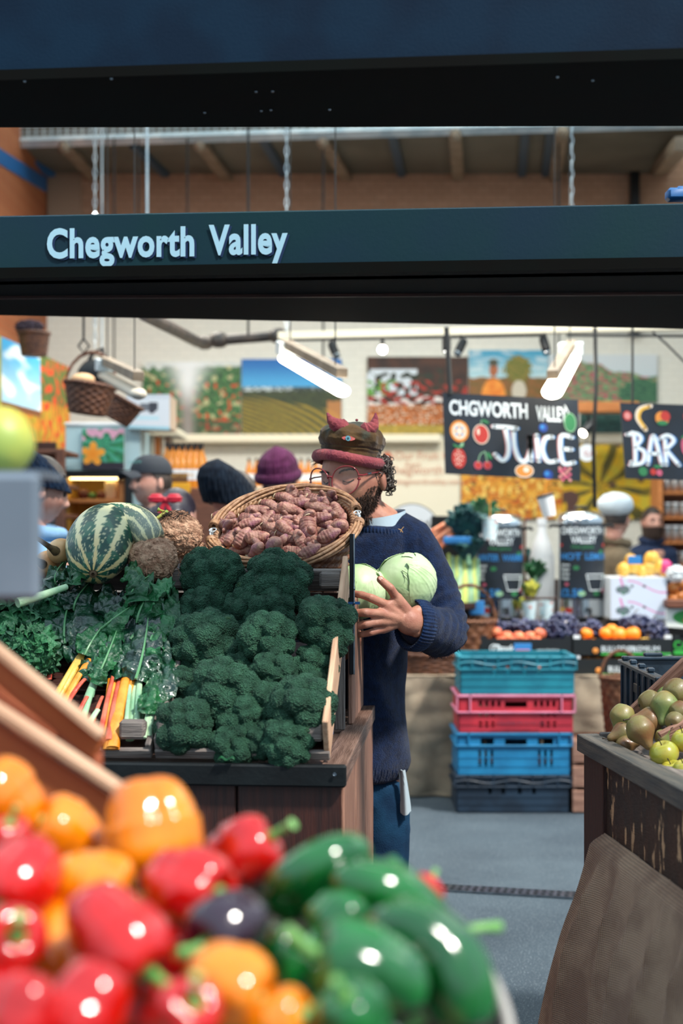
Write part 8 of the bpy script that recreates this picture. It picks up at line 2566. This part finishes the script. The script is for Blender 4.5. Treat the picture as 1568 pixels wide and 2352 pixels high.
        hb.build('hair', hair, t, mods=lambda o: (setattr(o.modifiers.new('s', 'SOLIDIFY'), 'thickness', .012)))
        if long_hair:
            for q in (-1, 0, 1): MB().cap_tube([h(q * .045, .07, 0), h(q * .055, .085, -.08), h(q * .05, .08, -.08 - long_hair)], [.045, .045, .03], 14).build('hair_lock', hair, t)
    for q in (-1, 1):
        MB().ball(h(q * .031, -.080, .008), .0105 * s, 10, 8).build('eye', 'eye_dark', t)
        MB().tube([h(q * .016, -.0935, .030), h(q * .032, -.092, .035), h(q * .050, -.080, .030)], [.003, .004, .002], 6).build('eyebrow', 'hair_dark', t)
    if moustache: MB().tube([h(-.024, -.088, -.050), h(0, -.101, -.041), h(.024, -.088, -.050)], [.003, .006, .003], 8).build('moustache', 'hair_dark', t)
    if beard:
        bd = MB()
        vs0 = MB().ball((0, 0, 0), 1, 48, 36, fn=lambda dv: Vector((dv.x * .074, dv.y * .108 - .002, dv.z * .125 - (.03 if dv.z < -.5 else 0))) * s * (1 + .03 * noise.noise(dv * 12)))
        keep = [f_ for f_ in vs0.f if (lambda m_: m_.z < -.035 and m_.y < .02)(sum((vs0.v[i] for i in f_), Vector()) / 4 / s)]
        used = sorted({i for f_ in keep for i in f_}); mp_ = {q: i for i, q in enumerate(used)}
        bd.add([c + R @ vs0.v[i] for i in used], [tuple(mp_[i] for i in f_) for f_ in keep])
        bd.build('beard', 'beard', t, mods=lambda o: (setattr(o.modifiers.new('s', 'SOLIDIFY'), 'thickness', -.012)))
    return t, c, R, h
def knit(name, col, col2):
    m = mat(name, col, .95, col2=col2, scale=40, bump=.35, bscale=22, bkind='WAVE', spec=.1, sheen=.05)
    return m
def beanie(t, h, s, m, peak=(0, .02, .17), w_=.092, low=.018, fold=True, lean=0.):
    prof = [(0, 1.0), (.25, 1.03), (.5, .98), (.72, .78), (.88, .45), (1., .03)]
    def f(u, v):
        a = 2 * PI * u
        for i in range(len(prof) - 1):
            if prof[i][0] <= v <= prof[i + 1][0]:
                q = lerp(prof[i][1], prof[i + 1][1], (v - prof[i][0]) / (prof[i + 1][0] - prof[i][0])); break
        rib = 1 + .018 * math.cos(a * 30)
        x = math.cos(a) * w_ * q * rib; y = math.sin(a) * w_ * 1.2 * q * rib + .006
        z = lerp(low + .012 * math.sin(-a), peak[2], v)
        return h(x + peak[0] * v ** 1.6, y + peak[1] * v, z)
    MB().sheet(f, 120, 24, closed_u=True).build('beanie', m, t, mods=lambda o: setattr(o.modifiers.new('s', 'SOLIDIFY'), 'thickness', .006))
    if fold: MB().tube([h(math.cos(2 * PI * i / 40) * w_ * 1.03, math.sin(2 * PI * i / 40) * w_ * 1.24 + .006, low + .02 + .012 * math.sin(-2 * PI * i / 40)) for i in range(41)], .016, 10, cap=False, flat=(Vector((0, 0, 1)), 1.6)).build('beanie_fold', m, t)
k_black = knit('black_rib_knit', '0e151f', '16202c'); k_plum = knit('plum_knit', '3a1530', '4a2040'); k_navy = knit('deep_navy_knit', '0a1626', '0e2036')
MT['coat_black'] = mat('black_coat', '14181f', .85, bump=.3, bscale=60); MT['coat_navy'] = mat('navy_coat', '122646', .85, bump=.3, bscale=60)
MT['coat_olive'] = mat('olive_brown_coat', '6a5c48', .85, col2='7a6a54', scale=12, bump=.3, bscale=60); MT['coat_sky'] = mat('light_blue_coat', '7aa3c8', .8, bump=.3, bscale=60)
MT['trouser_dark'] = mat('charcoal_trousers', '20242b', .85); MT['hair_red'] = mat('dark_plum_hair', '2e1a24', .45, col2='5a2c38', scale=30, stretch=(8, 8, 1)); MT['hair_sheen'] = mat('dark_brown_hair', '1d1a22', .4, col2='322c38', scale=30, stretch=(8, 8, 1))
# cap wearer
t, c, R, h = person('person in a black baseball cap with green lettering and a dark coat, looking left', 346, 1108, 7.0, -52, 0, 'coat_black', 'trouser_dark', 'hair_dark', moustache=True, s=1.02)
m_cap = mat('navy_black_cotton', '161f2a', .8, bump=.2, bscale=200)
def capf(u, v):
    a = 2 * PI * u; q = math.cos(v * PI / 2) ** .75
    return h(math.cos(a) * .090 * q, math.sin(a) * .108 * q + .004, .042 + .092 * math.sin(v * PI / 2))
MB().sheet(capf, 48, 18, closed_u=True).build('cap_crown', m_cap, t, mods=lambda o: setattr(o.modifiers.new('s', 'SOLIDIFY'), 'thickness', .004))
MB().sheet(lambda u, v: h((u - .5) * .15 * (1 - .18 * v * v), -.092 - .075 * v * math.sin(PI * (.12 + .76 * u)) ** .5, .052 - .012 * v - .03 * abs(u - .5) ** 2 * 4), 20, 10).build('cap_peak', m_cap, t, mods=lambda o: setattr(o.modifiers.new('s', 'SOLIDIFY'), 'thickness', .005))
mb = MB(); q = text_mb('CHEGWORTH', .020, (0, 0, 0), Vector((1, 0, 0)), Vector((0, 1, 0)), ext=0)
mb.add([h(-.050 + v.x * .9, -.104 + 2.6 * (-.050 + v.x * .9) ** 2 + 7 * max(0, v.y) ** 2, .088 + v.y) for v in q.v], q.f)
mb.build('cap_lettering', mat('teal_thread', '6fc0b0', .6), t, smooth=False)
# person with a red bow, back of the head
t, c, R, h = person('person seen from behind with dark hair tied by a red bow', 405, 1188, 5.9, 150, 5, 'coat_black', 'trouser_dark', 'hair_sheen', long_hair=.10, s=.98)
m_red = mat('red_ribbon', 'c21f34', .5)
bw = P(379, 1148, 5.74)
for sx_ in (-1, 1):
    MB().ball(bw + Vector((sx_ * .036, 0, .004)), (.034, .012, .020), 20, 14, fn=lambda d: 1 + .12 * math.sin(d.z * 9)).build('ribbon_loop', m_red, t)
    MB().tube([bw, bw + Vector((sx_ * .012, 0, -.03)), bw + Vector((sx_ * .02, 0, -.055))], [.006, .009, .010], 8, flat=(Vector((0, 1, 0)), .3)).build('ribbon_tail', m_red, t)
MB().ball(bw, (.010, .010, .011), 12, 8).build('ribbon_knot', m_red, t)
# black slouch beanie
t, c, R, h = person('person in a black ribbed slouch beanie and navy coat behind the root basket', 538, 1150, 6.0, 120, 12, 'coat_navy', 'trouser_dark', 'hair_dark', s=1.04, roll=0)
beanie(t, h, 1., k_black, (0, .10, .15), .100, -.02, False)
t, c, R, h = person('person with dark plum hair just showing over the rim of the root basket', 592, 1206, 5.7, 160, 5, 'coat_navy', 'trouser_dark', 'hair_red', long_hair=.08, s=.95)
t, c, R, h = person('person in a plum beanie seen low behind the root basket', 640, 1112, 7.1, -20, 18, 'coat_navy', 'trouser_dark', 'hair_dark', s=1.04)
beanie(t, h, 1., k_plum, (0, .01, .185), .096, .02)
t, c, R, h = person('person in a deep navy beanie and light blue coat behind the grey panel', 88, 1128, 5.4, 115, 14, 'coat_sky', 'trouser_dark', 'hair_dark', s=1.1)
beanie(t, h, 1.06, k_navy, (0, .12, .15), .098, .01, False)
t, c, R, h = person('person in a white beret and olive coat seen from behind by the hot lemon urn', 1415, 1192, 8.8, 140, 0, 'coat_olive', 'trouser_dark', 'hair_dark', s=1.02)
MB().ball(h(-.01, .03, .085), (.105, .130, .078), 40, 28, R=R, fn=lambda d: 1 + .04 * noise.noise(d * 3)).build('beret', mat('white_wool', 'd3dfe6', .9, bump=.5, bscale=180), t)
t, c, R, h = person('smiling bearded person in a dark blue top in front of the jar shelves', 1497, 1200, 11.0, 12, 0, 'coat_navy', 'trouser_dark', 'hair_dark', beard=True, s=1.0)
